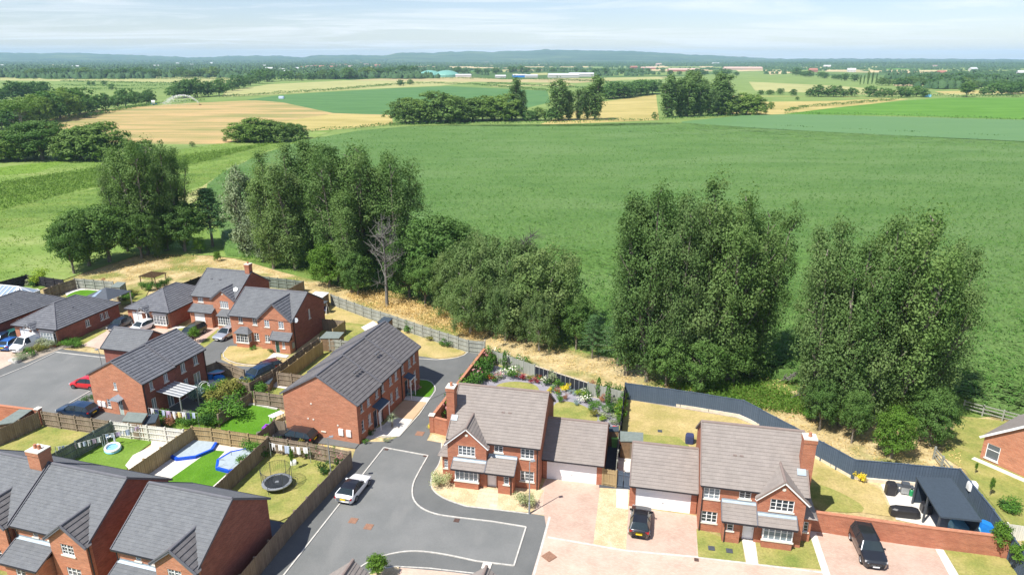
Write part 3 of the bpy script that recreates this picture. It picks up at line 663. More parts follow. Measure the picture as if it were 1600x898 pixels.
def vase_tree(name, seed, h, spread, leaders, size, per, mat, bark='bark', base=.03, crad=1.0, ncl=60):
    """poplar like tree: several upright leaders from one stem"""
    rng = np.random.default_rng(seed); cl = []; segs = [([(0, 0, 0), (0, 0, h * .12), (.1, 0, h * .3)], [h * .014, h * .012, h * .009])]
    for k in range(leaders):
        an = 2 * math.pi * (k + rng.uniform(-.3, .3)) / leaders; rad = spread * (.0 if k == 0 else rng.uniform(.5, 1)); hh = h * (1 if k == 0 else rng.uniform(.74, .98))
        z0 = h * rng.uniform(.0, .08); P = [np.array([rad * math.cos(an) * f ** 1.0, rad * math.sin(an) * f ** 1.0, z0 + (hh - z0) * f]) for f in (0, .3, .6, .9)]
        P[0][:2] *= 0; segs.append(([tuple(p) for p in P], [h * .012, h * .010, h * .007, .05]))
        for q in range(ncl):
            f = rng.uniform(base, 1) ** .85; c = np.array([rad * math.cos(an) * f, rad * math.sin(an) * f, z0 + (hh - z0) * f])
            wdt = (.5 + .5 * min(1, f * 1.8)) * (spread * .42 + .7) * (math.sin(min(1, f * 1.15 + .22) * math.pi * .78) * .9 + .3) * (1 if f < .72 else max(.2, 1 - (f - .72) * 2.6)); t = rng.uniform(0, 2 * math.pi); r = wdt * rng.uniform(.25, 1) ** .6 * rng.uniform(.75, 1.25)
            cl.append(c + np.array([r * math.cos(t), r * math.sin(t), rng.normal() * .4]))
            if q % 6 == 0: segs.append(([tuple(c - np.array([0, 0, r * .9 + .4])), tuple(cl[-1])], [.09, .03]))
    cl = np.array(cl); s_ = rng.uniform(0, 6, 3); g_ = np.sin(cl[:, 0] * 1.25 + s_[0]) * np.sin(cl[:, 1] * 1.25 + s_[1]) * np.sin(cl[:, 2] * .8 + s_[2]); cl = cl[g_ > -.38]
    return crown_mesh(name + '_crown', cl, per, crad, size, mat, rng, (1, 1, 1.15), .75), limb_mesh(name + '_trunk', segs, MT[bark])
def round_tree(name, seed, h, rad, size, per, mat, bark='bark', lobes=12, ncl=16, crad=.9, base=.22, droop=0.0, up=.7):
    rng = np.random.default_rng(seed); cl = []; segs = [([(0, 0, 0), (0, 0, h * .25), (.1, .1, h * .5)], [h * .03, h * .022, h * .014])]
    for k in range(lobes):
        t = 2.399 * k; f = (k + .5) / lobes; zz = base * h + (h * (1 - base)) * (.12 + .75 * f); rr = rad * math.sqrt(max(0, 1 - ((f - .40) / .64) ** 2)) * .62; rr *= rng.uniform(.75, 1.1)
        lc = np.array([rr * math.cos(t), rr * math.sin(t), zz]); lr = rad * rng.uniform(.34, .5)
        segs.append(([(0, 0, h * .22), tuple(lc * np.array([.5, .5, .8])), tuple(lc)], [h * .014, h * .009, .04]))
        for q in range(ncl):
            d = rng.normal(size=3); d /= np.linalg.norm(d); d[2] = abs(d[2]) * .9 if rng.random() < .72 else d[2]
            c = lc + d * lr * np.array([1, 1, .8]); c[2] = max(c[2], base * h * .5)
            cl.append(c)
            if droop:
                for j in range(1, 3): cl.append(c + np.array([d[0] * .3 * j, d[1] * .3 * j, -droop * j]))
    return crown_mesh(name + '_crown', np.array(cl), per, crad, size, mat, rng, (1, 1, .8) if not droop else (1, 1, 1.15), up), limb_mesh(name + '_trunk', segs, MT[bark])
def tree_at(meshes, x, y, s, label, group=None, name='tree', cat='tree', rz=None, sx=None, mat=None):
    o = empty(name, (x, y, 0), random.uniform(0, 6.28) if rz is None else rz, label, cat, group); sc3 = (s * (sx or 1), s * (sx or 1), s); o.scale = sc3
    put('crown', meshes[0], o, mat=mat); put('trunk', meshes[1], o); return o
def shrub_mesh(name, seed, n, mat, size=.11, sq=(1, 1, .8), lumps=7):
    rng = np.random.default_rng(seed); L = rng.normal(size=(lumps, 3)) * .28; L[:, 2] = np.abs(L[:, 2]) + .4
    C = L[rng.integers(0, lumps, n)]; d = rng.normal(size=(n, 3)); d /= np.linalg.norm(d, axis=1)[:, None]; nb = d.copy(); d *= .36 * (rng.uniform(0, 1, n) ** .4)[:, None]
    P = (C + d) * np.array(sq); P[:, 2] = np.maximum(P[:, 2], .03); V, F_ = leaf_quads(P, size, rng, .7, nb=nb); return mesh_np(name, V, F_, mat)
def scatter_quads(name, P, size, mat, up=.1, aspect=.5, kind='stuff', seed=1):
    V, F_ = leaf_quads(P, size, np.random.default_rng(seed), up, aspect); o = bpy.data.objects.new(name, mesh_np(name, V, F_, mat)); link(o); o['kind'] = kind; return o
def in_poly(X, Y, poly):
    ins = np.zeros(len(X), bool); n = len(poly)
    for i in range(n):
        (x0, y0), (x1, y1) = poly[i], poly[(i + 1) % n]
        c = ((y0 > Y) != (y1 > Y)) & (X < (x1 - x0) * (Y - y0) / ((y1 - y0) if y1 != y0 else 1e-9) + x0); ins ^= c
    return ins
def rand_in(poly, n, rng):
    a = np.array(poly); lo, hi = a.min(0), a.max(0); out = []
    X = rng.uniform(lo[0], hi[0], n * 3); Y = rng.uniform(lo[1], hi[1], n * 3); k = in_poly(X, Y, poly); return X[k][:n], Y[k][:n]
# ================================================================ GROUND, FIELDS, ROADS
def far_ground():
    m, n, out = new_mat('far_farmland'); p = pr(n, out, .95, .1)
    g = N(n, 'ShaderNodeNewGeometry').outputs['Position']; mpn = N(n, 'ShaderNodeMapping'); mpn.inputs['Scale'].default_value = (1 / 420, 1 / 520, 1); mpn.inputs['Rotation'].default_value = (0, 0, .35); n.links.new(g, mpn.inputs[0])
    v = N(n, 'ShaderNodeTexVoronoi'); v.distance = 'MANHATTAN'; v.inputs['Scale'].default_value = 1; v.inputs['Randomness'].default_value = .9; n.links.new(mpn.outputs[0], v.inputs['Vector'])
    s = N(n, 'ShaderNodeSeparateColor'); n.links.new(v.outputs['Color'], s.inputs[0])
    c = ramp(n, s.outputs[0], [(0, (.075, .135, .04)), (.28, (.13, .20, .055)), (.5, (.20, .26, .08)), (.66, (.11, .18, .05)), (.80, (.38, .32, .16)), (1, (.50, .40, .22))])
    n.nodes[-1].color_ramp.interpolation = 'CONSTANT' if hasattr(n.nodes[-1], 'color_ramp') else None
    f = noise(n, g, .02, 6, .7); c = mixc(n, 1.0, c, ramp(n, f, [(.3, (.75,) * 3), (.7, (1.2,) * 3)]), 'MULTIPLY'); n.links.new(c, p.inputs['Base Color']); return m
MT['farland'] = far_ground()
def rect(x0, x1, y0, y1): return [(x0, y0), (x1, y0), (x1, y1), (x0, y1)]
m = MB(); m.poly([(-16000, -300, 0), (16000, -300, 0), (16000, 15500, 0), (-16000, 15500, 0)])
g_ = m.mesh('ground', MT['farland']); tag(put('ground', g_), kind='structure')
def fmat(name, a, b, sc_=.02, st=(1, 3, 1, .2), fine=.5): MT[name] = ground_mat(name, [(.41, a), (.59, b)], sc_, fine, .14, 0, stretch=st, fine_stretch=(1, 6, 1, .2)); return name
fmat('f_tan', (.24, .235, .085), (.46, .32, .15), .03, (.45, 2.6, 1, .12)); fmat('f_tan2', (.46, .37, .20), (.55, .44, .25)); fmat('f_pale', (.30, .31, .12), (.38, .37, .16)); fmat('f_green', (.075, .165, .055), (.095, .195, .065))
fmat('f_mid', (.15, .22, .06), (.20, .27, .08)); fmat('f_bright', (.085, .20, .025), (.11, .24, .035)); fmat('f_blue', (.10, .185, .085), (.13, .215, .10)); fmat('f_gold', (.34, .29, .10), (.44, .36, .14)); fmat('f_pink', (.45, .30, .20), (.52, .37, .26))
_lay[0] = .03
def field(px, mat, name='field'):
    _lay[0] += .0018; return sheet(name, px, mat, z=_lay[0])
field([(0, 118), (300, 119), (470, 121), (560, 126), (740, 128), (900, 130), (1180, 112), (1300, 120), (1600, 130), (1600, 215), (900, 195), (480, 215), (0, 262)], 'f_mid')
field([(0, 120), (200, 120), (385, 122), (350, 131), (200, 128), (0, 126)], 'f_pale'); field([(0, 128), (340, 132), (300, 140), (100, 137), (0, 136)], 'f_mid')
field([(0, 139), (220, 140), (330, 146), (240, 153), (0, 152)], 'f_mid'); field([(150, 170), (0, 175), (0, 162), (120, 158)], 'f_mid')
field([(345, 152), (352, 143), (420, 132), (540, 126), (740, 128), (690, 134), (560, 140), (430, 148)], 'f_pale')
field([(385, 156), (430, 150), (480, 146), (620, 138), (700, 135), (855, 142), (860, 160), (800, 175), (700, 185), (614, 182), (520, 178)], 'f_green')
field([(40, 200), (90, 182), (160, 171), (300, 161), (400, 157), (440, 160), (520, 177), (612, 180), (614, 194), (560, 200), (480, 205), (380, 224), (300, 226), (120, 222)], 'f_tan')
field([(430, 192), (520, 178), (612, 181), (613, 194), (540, 201), (450, 206)], 'f_gold')
field([(935, 160), (1025, 148), (1030, 188), (935, 192), (840, 196)], 'f_gold')
field([(1150, 116), (1290, 120), (1345, 131), (1430, 143), (1400, 150), (1300, 149), (1160, 145)], 'f_mid'); field([(1170, 128), (1300, 134), (1420, 143), (1400, 150), (1180, 142)], 'f_pale')
field([(1140, 150), (1300, 151), (1420, 155), (1345, 165), (1240, 178), (1130, 182)], 'f_gold'); field([(1150, 151), (1290, 151), (1380, 154), (1300, 158), (1160, 160)], 'f_mid')
field([(1225, 178.5), (1300, 169), (1420, 157), (1480, 153), (1600, 153), (1600, 187), (1400, 181)], 'f_bright')
field([(1600, 146), (1480, 148), (1460, 143), (1600, 140)], 'f_gold')
for q, mt_ in (((690, 101, 865, 107), 'f_tan2'), ((800, 100, 925, 104.5), 'f_tan2'), ((620, 108, 700, 112), 'f_mid'), ((700, 109, 800, 114), 'f_pale'), ((800, 114, 860, 119), 'f_pale'), ((940, 112, 1100, 119), 'f_mid'), ((930, 120, 1040, 126), 'f_pale'),
               ((1000, 103, 1045, 107), 'f_tan2'), ((1050, 107, 1086, 111), 'f_tan'), ((1092, 102, 1122, 106), 'f_tan2'), ((1140, 104, 1187, 109), 'f_pink'), ((1150, 109, 1200, 112), 'f_tan2'), ((1200, 109, 1238, 117), 'f_tan2'), ((1250, 109, 1350, 112), 'f_tan2'), ((1352, 104, 1440, 110), 'f_bright'),
               ((1400, 112, 1530, 117), 'f_tan2'), ((1360, 110, 1490, 113), 'f_tan2'), ((1400, 117, 1480, 123), 'f_tan'), ((1395, 131, 1445, 135), 'f_tan2'), ((560, 99, 680, 102), 'f_pale'), ((200, 109, 330, 114), 'f_mid'), ((0, 112, 80, 116), 'f_mid'), ((90, 104, 200, 106.5), 'f_pale'), ((760, 131, 900, 136), 'f_pale'), ((1455, 146, 1600, 149), 'f_pale'), ((1000, 112, 1090, 116), 'f_mid')):
    x0, y0, x1, y1 = q; k = (y1 - y0) * .35; field([(x0, y0 + k), (x1 - (x1 - x0) * .1, y0), (x1, y1 - k), (x0 + (x1 - x0) * .08, y1)], mt_)
# rough meadow on the left and the parched strip round the estate
base = _lay[0]
sheet('meadow', [(0, 255), (150, 250), (300, 232), (420, 214), (520, 204), (470, 226), (380, 262), (420, 330), (480, 418), (330, 400), (220, 398), (110, 434), (60, 454), (-60, 464), (-120, 470), (-120, 262)], 'meadow', z=base + .02)
sheet('meadow', [(0, 262), (110, 250), (90, 258), (60, 270), (-10, 276)], 'lawn', z=base + .03)
sheet('weed_bank', smooth_px([(-20, 290), (100, 268), (260, 248), (420, 224), (440, 232), (330, 254), (200, 278), (60, 310), (-20, 330)], 1, True), 'rough', z=base + .035)
sheet('weed_bank', smooth_px([(-20, 335), (120, 300), (280, 275), (380, 245), (370, 262), (300, 300), (150, 325), (-20, 370)], 1, True), 'rough', z=base + .036)
sheet('track', smooth_px([(250, 318), (305, 300), (345, 272), (395, 246), (405, 250), (350, 280), (318, 312), (260, 330)], 1, True), 'f_pale', z=base + .04)
sheet('dry_grass', [(60, 452), (110, 432), (220, 396), (330, 398), (420, 405), (500, 432), (640, 455), (760, 500), (900, 545), (1000, 570), (1240, 585), (1420, 640), (1600, 655), (1900, 700), (1900, 1000), (-300, 1000), (-300, 560), (-60, 460)], 'hay', z=.02)
sheet('scrub_ground', [(340, 395), (480, 405), (700, 450), (960, 520), (1240, 580), (1600, 640), (1560, 650), (1500, 655), (1420, 670), (1250, 610), (1180, 615), (960, 560), (880, 545), (700, 495), (640, 470), (560, 455), (440, 425)], 'rough', z=.024)
sheet('grass_verge', [(1010, 590), (1200, 600), (1250, 620), (1270, 640), (1180, 630), (1080, 606)], 'lawn_mix', z=.027)
EST = .03
_lay[0] = EST
def est(name, px, mat, sm=0):
    _lay[0] += .0012; return sheet(name, smooth_px(px, sm, True) if sm else px, mat, z=_lay[0])
# maize: a raised canopy with broken surface, nearer rows as separate leaf blades
def crop(name, px, ztop, mat, step0=.42, seed=3, amp=.24, k=.0052):
    poly = [G(a, b, ztop) for a, b in px]; a = np.array(poly); rng = np.random.default_rng(seed)
    ys = [a[:, 1].min()]
    while ys[-1] < a[:, 1].max(): ys.append(ys[-1] + max(step0, ys[-1] * k))
    V = []; F_ = []; prev = None
    nx = int((a[:, 0].max() - a[:, 0].min()) / max(step0, ys[-1] * k * .62)); nx = min(nx, 520)
    # width follows the field itself so that cells stay near square
    yy = np.array(ys); lo, hi = [], []
    for y in yy:
        xs = []
        for i in range(len(poly)):
            (x0, y0), (x1, y1) = poly[i], poly[(i + 1) % len(poly)]
            if (y0 > y) != (y1 > y): xs.append(x0 + (x1 - x0) * (y - y0) / (y1 - y0))
        lo.append(min(xs) if xs else np.nan); hi.append(max(xs) if xs else np.nan)
    nx = 420; T = np.linspace(0, 1, nx); ok = [i for i in range(len(yy)) if not np.isnan(lo[i])]
    X = np.array([np.array(lo[i]) + (hi[i] - lo[i]) * T for i in ok]); Y = np.repeat(yy[ok][:, None], nx, 1)
    cs = np.gradient(yy[ok])[:, None]; dxx = np.abs(X[:, 1:2] - X[:, 0:1]); X = X + rng.uniform(-.4, .4, X.shape) * np.minimum(dxx, cs); Y = Y + rng.uniform(-.3, .3, Y.shape) * cs
    Z = ztop + rng.uniform(-amp, amp * .5, X.shape) * np.clip(90 / Y, .25, 1) + .12 * np.sin(X * .05) * np.cos(Y * .04)
    Z[:, 0] = .05; Z[:, -1] = .05; Z[0, :] = .05; Z[-1, :] = .05
    R, C = X.shape; idx = np.arange(R * C).reshape(R, C); q = np.stack([idx[:-1, :-1], idx[:-1, 1:], idx[1:, 1:], idx[1:, :-1]], -1).reshape(-1, 4)
    o = bpy.data.objects.new(name, mesh_np(name, np.stack([X, Y, Z], -1).reshape(-1, 3), q, MT[mat])); link(o); o['kind'] = 'stuff'; return poly
MT['maize'] = ground_mat('maize_leaves', [(.38, (.098, .192, .042)), (.62, (.124, .222, .054))], .035, 1.3, .42, 1.0, stretch=(1, 2.5, 1, -.15), fine_stretch=(1.4, .9, 1, -.2), dist=.5, rough=.6, patch=(.018, (.134, .228, .064), .56, (1, 3, 1, -.15)))
MT['maize_far'] = ground_mat('distant_crop', [(.3, (.098, .195, .066)), (.7, (.115, .215, .074))], .02, .6, .08, 0, stretch=(1, 4, 1, -.1), dist=.3, rough=.6)
maize_px = [(318, 300), (322, 286), (345, 268), (400, 242), (470, 220), (560, 204), (640, 197), (900, 193.5), (1060, 192), (1200, 201), (1360, 209.5), (1600, 221), (1800, 232), (1900, 640), (1640, 645), (1500, 618), (1330, 592), (1200, 572), (960, 522), (880, 490), (740, 430), (640, 415), (480, 398), (352, 388), (338, 340)]
maize_poly = crop('maize_crop', maize_px, 1.7, 'maize')
fcp = [(1065, 190.5), (1160, 181), (1245, 179), (1600, 188), (1800, 194), (1800, 232.5), (1600, 221.7), (1360, 210.4), (1200, 201.9), (1065, 192.4)]; o_ = sheet('far_crop', fcp, 'maize_far', z=1.78, zp=1.6)
rng = np.random.default_rng(11)
X, Y = rand_in(maize_poly, 260000, rng); X0 = np.array([p for p in zip(X, Y)]); keep = rng.random(len(X)) < np.clip((66 / np.maximum(Y, 50)) ** 1.9, 0, 1); X, Y = X[keep], Y[keep]; X, Y = np.repeat(X, 3), np.repeat(Y, 3)
P = np.stack([X + rng.normal(size=len(X)) * .22, Y + rng.normal(size=len(X)) * .22, 1.62 + rng.uniform(-.3, .45, len(X))], 1)
MT['maize_leaf'] = leaf_mat('maize_blade', (.078, .18, .034), (.115, .24, .052), .25, (.095, .205, .044))
V, F_ = leaf_quads(P, .62, rng, .15, .2); o = bpy.data.objects.new('maize_leaves', mesh_np('maize_leaves', V, F_, MT['maize_leaf'])); link(o); o['kind'] = 'stuff'

# ---- roads and surfaces of the estate (pixel outlines projected on the ground)
est('pavement', [(380, 915), (548, 722), (556, 700), (448, 676), (440, 668), (470, 640), (560, 690), (600, 690), (623, 682), (640, 664), (655, 648), (680, 611), (679, 602), (672, 596), (654, 592), (655, 562), (700, 562), (748, 549), (757, 552), (744, 562), (717, 602), (690, 640), (675, 656), (672, 678), (667, 688), (690, 692), (690, 720), (674, 744), (674, 764), (693, 779), (728, 790), (826, 802), (859, 807), (830, 915)], 'asphalt2')
est('road', smooth_px([(430, 915), (600, 699), (660, 709), (670, 713), (655, 740), (643, 762), (648, 788), (676, 804), (718, 809), (770, 815), (822, 824), (803, 884), (745, 877), (690, 865), (645, 860), (605, 866), (570, 880), (545, 915)], 0), 'asphalt')
kerb([(433, 912), (600, 699.5), (669, 712)]); kerb(smooth_px([(669, 712), (655, 736), (643, 760), (646, 786), (674, 803), (718, 809)], 2) + [(770, 815), (822, 823.5), (803, 884), (745, 877)] + smooth_px([(745, 877), (690, 865), (645, 860), (605, 866), (575, 878), (555, 892)], 2))
est('pavement', [(700, 866), (745, 877), (803, 884), (795, 915), (540, 915), (575, 878), (605, 867), (645, 861)], 'asphalt2')
est('driveway', smooth_px([(620, 886), (700, 893), (780, 903), (760, 930), (560, 930)], 0), 'paver')
est('flower_bed', [(555, 905), (590, 888), (625, 884), (620, 915), (570, 925)], 'gravel'); kerb(smooth_px([(548, 912), (585, 890), (630, 883), (790, 901)], 1), .1, .05)
est('shared_drive', [(831, 898), (859, 806), (826, 802), (845, 765), (853, 748), (945, 757), (985, 761), (990, 792), (1090, 806), (1091, 870), (1290, 893), (1600, 930), (1600, 1000), (800, 1000)], 'paver')
est('driveway', [(848, 790), (853, 749), (941, 758), (928, 850), (856, 838)], 'paver2'); est('driveway', [(981, 793), (1080, 804), (1089, 812), (1088, 868), (977, 858)], 'paver2')
est('gravel_strip', [(938, 758), (984, 762), (978, 859.5), (927, 850)], 'gravel'); est('paving', [(963, 761), (982, 762), (981, 796), (963, 793)], 'slab')
for q in ([(856, 839), (978, 860), (1088, 870), (1291, 895), (1500, 915)], [(859, 807), (834, 898), (828, 915)]): kerb(q, .18, .03)
est('lawn', [(1088, 826), (1091, 870), (1164, 878), (1158, 846), (1130, 840)], 'lawn_mix'); est('lawn', [(1180, 845), (1240, 850), (1268, 833), (1288, 890), (1183, 881)], 'lawn_mix')
est('garden_path', [(1158, 838), (1179, 840), (1185, 882), (1166, 879)], 'slab'); est('driveway_edging', [(1262, 826), (1274, 828), (1300, 898), (1304, 915), (1292, 915), (1284, 893)], 'slab')
est('driveway', [(1274, 829), (1465, 849), (1497, 915), (1303, 915)], 'paver2'); est('driveway_edging', [(1272, 825), (1480, 848), (1480, 853), (1272, 832)], 'slab'); est('driveway_edging', [(1456, 848), (1468, 849), (1508, 915), (1492, 915)], 'slab')
est('lawn', [(1469, 850), (1575, 855), (1610, 880), (1610, 915), (1508, 915)], 'lawn_mix')
# middle house plot
est('gravel_bed', smooth_px([(667, 688), (676, 678), (705, 690), (705, 754), (850, 766), (832, 801), (780, 797), (728, 790.5), (693, 779), (675, 765), (674, 744), (688, 722), (690, 692)], 0), 'gravel')
est('garden_path', [(750, 762), (779, 766), (777, 797), (742, 792)], 'sandstone'); kerb(smooth_px([(690, 692), (689, 722), (674, 742), (673, 764), (693, 779.5), (728, 791)], 2) + [(780, 797), (826, 802.5)], .1, .05)
est('slate_bed', [(750, 566), (770, 570), (835, 591), (919, 619), (976, 633), (972, 662), (940, 680), (700, 660), (700, 612)], 'slategravel')
est('lawn', smooth_px([(768, 603), (800, 595), (838, 600), (845, 615), (830, 640), (760, 640)], 2, True), 'lawn_mix'); est('lawn', smooth_px([(862, 628), (895, 627), (925, 640), (940, 662), (860, 670)], 2, True), 'lawn_mix')
# right house plots
est('lawn', [(979, 622), (1155, 652), (1200, 675), (1180, 700), (1010, 720), (968, 700)], 'lawn_dry'); est('pebble_border', [(978, 612), (1160, 638), (1200, 655), (1215, 680), (1150, 653), (979, 624)], 'pebbles')
est('lawn', [(975, 676), (1060, 683), (1080, 700), (1000, 720), (968, 710)], 'lawn_mix')
est('lawn', [(1262, 700), (1340, 748), (1376, 765), (1395, 808), (1270, 790)], 'lawn_dry'); est('lawn', smooth_px([(1262, 752), (1290, 760), (1318, 772), (1352, 792), (1345, 803), (1262, 796)], 1, True), 'lawn_mix'); est('pebble_border', [(1262, 690), (1340, 738), (1430, 750), (1432, 756), (1338, 748), (1262, 706)], 'pebbles')
est('patio', [(1376, 757), (1430, 752), (1560, 846), (1400, 812)], 'slab'); est('artificial_lawn', [(1490, 755), (1500, 755), (1560, 842), (1535, 842)], 'lawn_bright')
est('yard', [(940, 672), (984, 676), (986, 765), (936, 762)], 'dkgrey'); est('paving', [(966, 715), (986, 717), (984, 738), (962, 738)], 'slab')  # dark grey of this yard stands in for fence shadow on slabs
est('lawn', [(1500, 650), (1600, 662), (1700, 680), (1700, 850), (1600, 850), (1508, 735), (1470, 712)], 'lawn_mix')
# terrace plots
est('lawn', smooth_px([(610, 505), (640, 512), (700, 528), (730, 545), (722, 556), (680, 561), (650, 560), (620, 540)], 1, True), 'lawn_dry'); est('lane', [(650, 556), (690, 562), (720, 558), (735, 548), (757, 550), (745, 562), (715, 604), (640, 640), (650, 600)], 'asphalt2')
est('lawn', smooth_px([(636, 618), (652, 594), (672, 595), (679, 604), (676, 616), (668, 622)], 1, True), 'lawn_bright'); est('paving', [(634, 618), (673, 622), (668, 629), (630, 625)], 'slab')
est('gravel_strip', [(630, 626), (667, 629), (645, 656), (612, 652)], 'gravel2'); est('paving', [(612, 652), (645, 656), (624, 682), (596, 682), (570, 690), (575, 676), (600, 664)], 'slab'); kerb(smooth_px([(655, 593), (672, 595), (680, 604), (680, 611)], 1) + [(655, 648), (624, 682), (596, 684)], .1, .05)
est('lawn', [(437, 583), (505, 540), (545, 545), (470, 620), (440, 612)], 'lawn_mix'); est('lawn', [(425, 606), (445, 608), (442, 622), (410, 616)], 'lawn_mix'); est('paving', [(430, 596), (465, 604), (460, 610), (420, 604)], 'slab')
est('lawn', [(500, 475), (520, 470), (600, 500), (560, 560), (500, 530)], 'lawn_mix'); est('lawn', [(515, 470), (600, 497), (590, 510), (505, 500)], 'lawn_dry'); est('paving', [(564, 512), (583, 502), (592, 508), (573, 520)], 'slab')
kerb(smooth_px([(655, 561), (690, 563), (722, 558), (734, 548)], 1), .1, .05)
# left close: road and drives
est('road', [(-60, 640), (-60, 590), (90, 545), (175, 556), (200, 560), (400, 600), (350, 640), (140, 660), (60, 645), (20, 634), (-60, 640)], 'asphalt2')
est('road', [(-60, 610), (44, 571), (88, 551), (180, 562), (240, 572), (200, 620), (100, 648), (60, 642), (0, 632), (-60, 625)], 'asphalt'); kerb([(-60, 614), (10, 586), (44, 572), (88, 551), (175, 561)]); kerb([(88, 643), (143, 611)])
est('driveway', [(-60, 598), (-60, 520), (30, 520), (60, 533), (95, 541), (20, 568), (-10, 582)], 'paver'); est('driveway', [(126, 540), (170, 515), (200, 500), (300, 515), (260, 545), (178, 550)], 'paver'); est('lawn', [(118, 533), (148, 514), (168, 517), (130, 539)], 'lawn_mix')
est('shrub_bed', smooth_px([(22, 562), (60, 546), (100, 534), (126, 540), (95, 546), (40, 568)], 0), 'pebbles'); est('paving', [(168, 500), (300, 512), (330, 500), (345, 510), (320, 522), (262, 512), (200, 505)], 'slab')
est('driveway', [(296, 512), (340, 505), (375, 515), (335, 525), (310, 540), (300, 545), (285, 530)], 'paver2'); est('lawn', [(262, 518), (290, 512), (300, 520), (270, 530)], 'lawn_mix'); est('lawn', [(310, 540), (340, 515), (362, 516), (330, 540), (315, 545)], 'lawn_mix')
est('driveway', [(318, 545), (365, 510), (372, 540), (345, 553), (345, 562), (365, 572), (420, 575), (410, 600), (330, 580), (300, 560)], 'asphalt2')
est('lawn', smooth_px([(362, 540), (400, 545), (430, 548), (426, 560), (405, 570), (375, 568), (347, 558), (352, 546)], 1, True), 'lawn_dry'); est('garden_path', [(428, 552), (452, 556), (447, 560), (432, 558), (417, 571), (408, 569)], 'slab'); kerb(smooth_px([(356, 543), (346, 556), (362, 567), (392, 572), (420, 572), (440, 562)], 1), .09, .05)
est('lawn', smooth_px([(424, 562), (436, 560), (440, 564), (428, 570)], 1, True), 'lawn_mix')
# left gardens
est('driveway', [(66, 645), (100, 648), (150, 625), (200, 655), (190, 672), (60, 655)], 'asphalt2'); est('lawn', [(-30, 704), (58, 662), (66, 658), (172, 676), (70, 730), (-30, 730)], 'lawn_mix')
est('lawn', [(50, 736), (172, 675), (246, 686), (216, 708), (200, 722), (196, 755), (90, 755)], 'lawn'); est('patio', [(238, 684), (262, 687), (298, 692), (212, 745), (196, 728), (208, 712), (236, 698)], 'slab')
est('deck', [(296, 690), (420, 700), (330, 775), (210, 760)], 'slab'); est('lawn', [(262, 752), (330, 704), (352, 706), (342, 716), (345, 728), (356, 740), (300, 790), (240, 775)], 'lawn_bright'); est('gravel_strip', [(285, 686), (300, 690), (228, 745), (214, 740)], 'dkgrey')
est('lawn', [(395, 712), (420, 702), (546, 722), (470, 800), (415, 825), (370, 800), (325, 782)], 'lawn_mix'); est('yard', [(412, 812), (446, 818), (430, 845), (400, 860)], 'dkgrey')
est('lawn', smooth_px([(345, 655), (388, 632), (437, 640), (430, 655), (400, 680), (345, 672)], 0), 'lawn_bright'); est('lawn', [(316, 610), (352, 580), (384, 590), (372, 616), (330, 622)], 'lawn_mix'); est('lawn', [(240, 660), (300, 645), (345, 625), (335, 670), (250, 672)], 'lawn'); est('patio', [(318, 580), (345, 590), (340, 605), (310, 612), (262, 640), (240, 640)], 'slab')
est('yard', [(185, 646), (240, 650), (262, 672), (180, 668)], 'asphalt2'); est('driveway', [(440, 668), (565, 690), (555, 702), (418, 682), (400, 676)], 'asphalt2')
est('lawn', [(30, 446), (70, 447), (60, 455), (10, 452)], 'lawn'); est('patio', [(100, 456), (125, 440), (180, 445), (190, 465), (110, 472)], 'slab'); est('lawn', smooth_px([(112, 458), (130, 453), (160, 456), (150, 468), (100, 466)], 1, True), 'lawn_bright'); est('lawn', [(185, 462), (215, 455), (235, 450), (225, 470), (190, 478)], 'lawn_mix')
est('patio', [(-10, 455), (60, 452), (60, 470), (-10, 475)], 'slab')
# ironwork in the road
def cover(px, py, s, mat, rz=-.2, name='manhole_cover', label=None, zt=None):
    zt = (.05 if py < 830 and px < 760 else .085) if zt is None else zt
    x, y = G(px, py); m = MB(); m.box(-s, s, -s, s, -.02, .012); 
    for k in range(5): m.box(-s * .85, s * .85, -s * .8 + k * s * .38, -s * .8 + k * s * .38 + s * .12, .012, .02)
    o = m.build(name, MT[mat], None, (x, y, zt), rz); tag(o, label, 'manhole cover', 'covers set in the ground'); return o
MT['rust'] = plain('rusty_iron', (.27, .15, .10), .85, var=.25, scale=9); MT['iron'] = plain('dark_iron', (.10, .06, .05), .8, var=.3, scale=9)
cover(552, 813.5, .33, 'rust', label='rusty square cover in the road between the white car and its twin cover'); cover(576, 823, .33, 'rust', label='rusty square cover in the middle of the road, further from the white car')
cover(713.5, 813, .22, 'iron', label='dark drain grating against the kerb opposite the middle house'); cover(665, 712, .2, 'iron', label='small drain grating in the kerb corner by the brick wall'); cover(604, 702, .18, 'iron', label='drain grating at the kerb corner beside the terrace')
cover(656, 677.5, .4, 'rust', label='rusty cover in the lane beside the brick wall pier'); cover(858, 870, .42, 'rust', .7, label='brown diamond-set cover in the pink shared drive'); cover(760.5, 884.5, .34, 'slab', label='pale square cover in the pavement at the bottom of the road')
cover(1111.5, 857, .24, 'dkgrey', label='dark square cover on the lawn nearer the parked black hatchback'); cover(1139.5, 861, .24, 'dkgrey', label='grey square cover on the lawn nearer the front path'); cover(1088, 875, .16, 'iron', label='small dark drain at the corner of the salmon driveway')
cover(1031, 674, .22, 'dkgrey', label='small grey cover in the dry lawn behind the double garage')
# ================================================================ HOUSES
def house(name, o, yaw, label, cat='house', group=None): return empty(name, (o[0], o[1], 0), math.radians(yaw), label, cat, group)
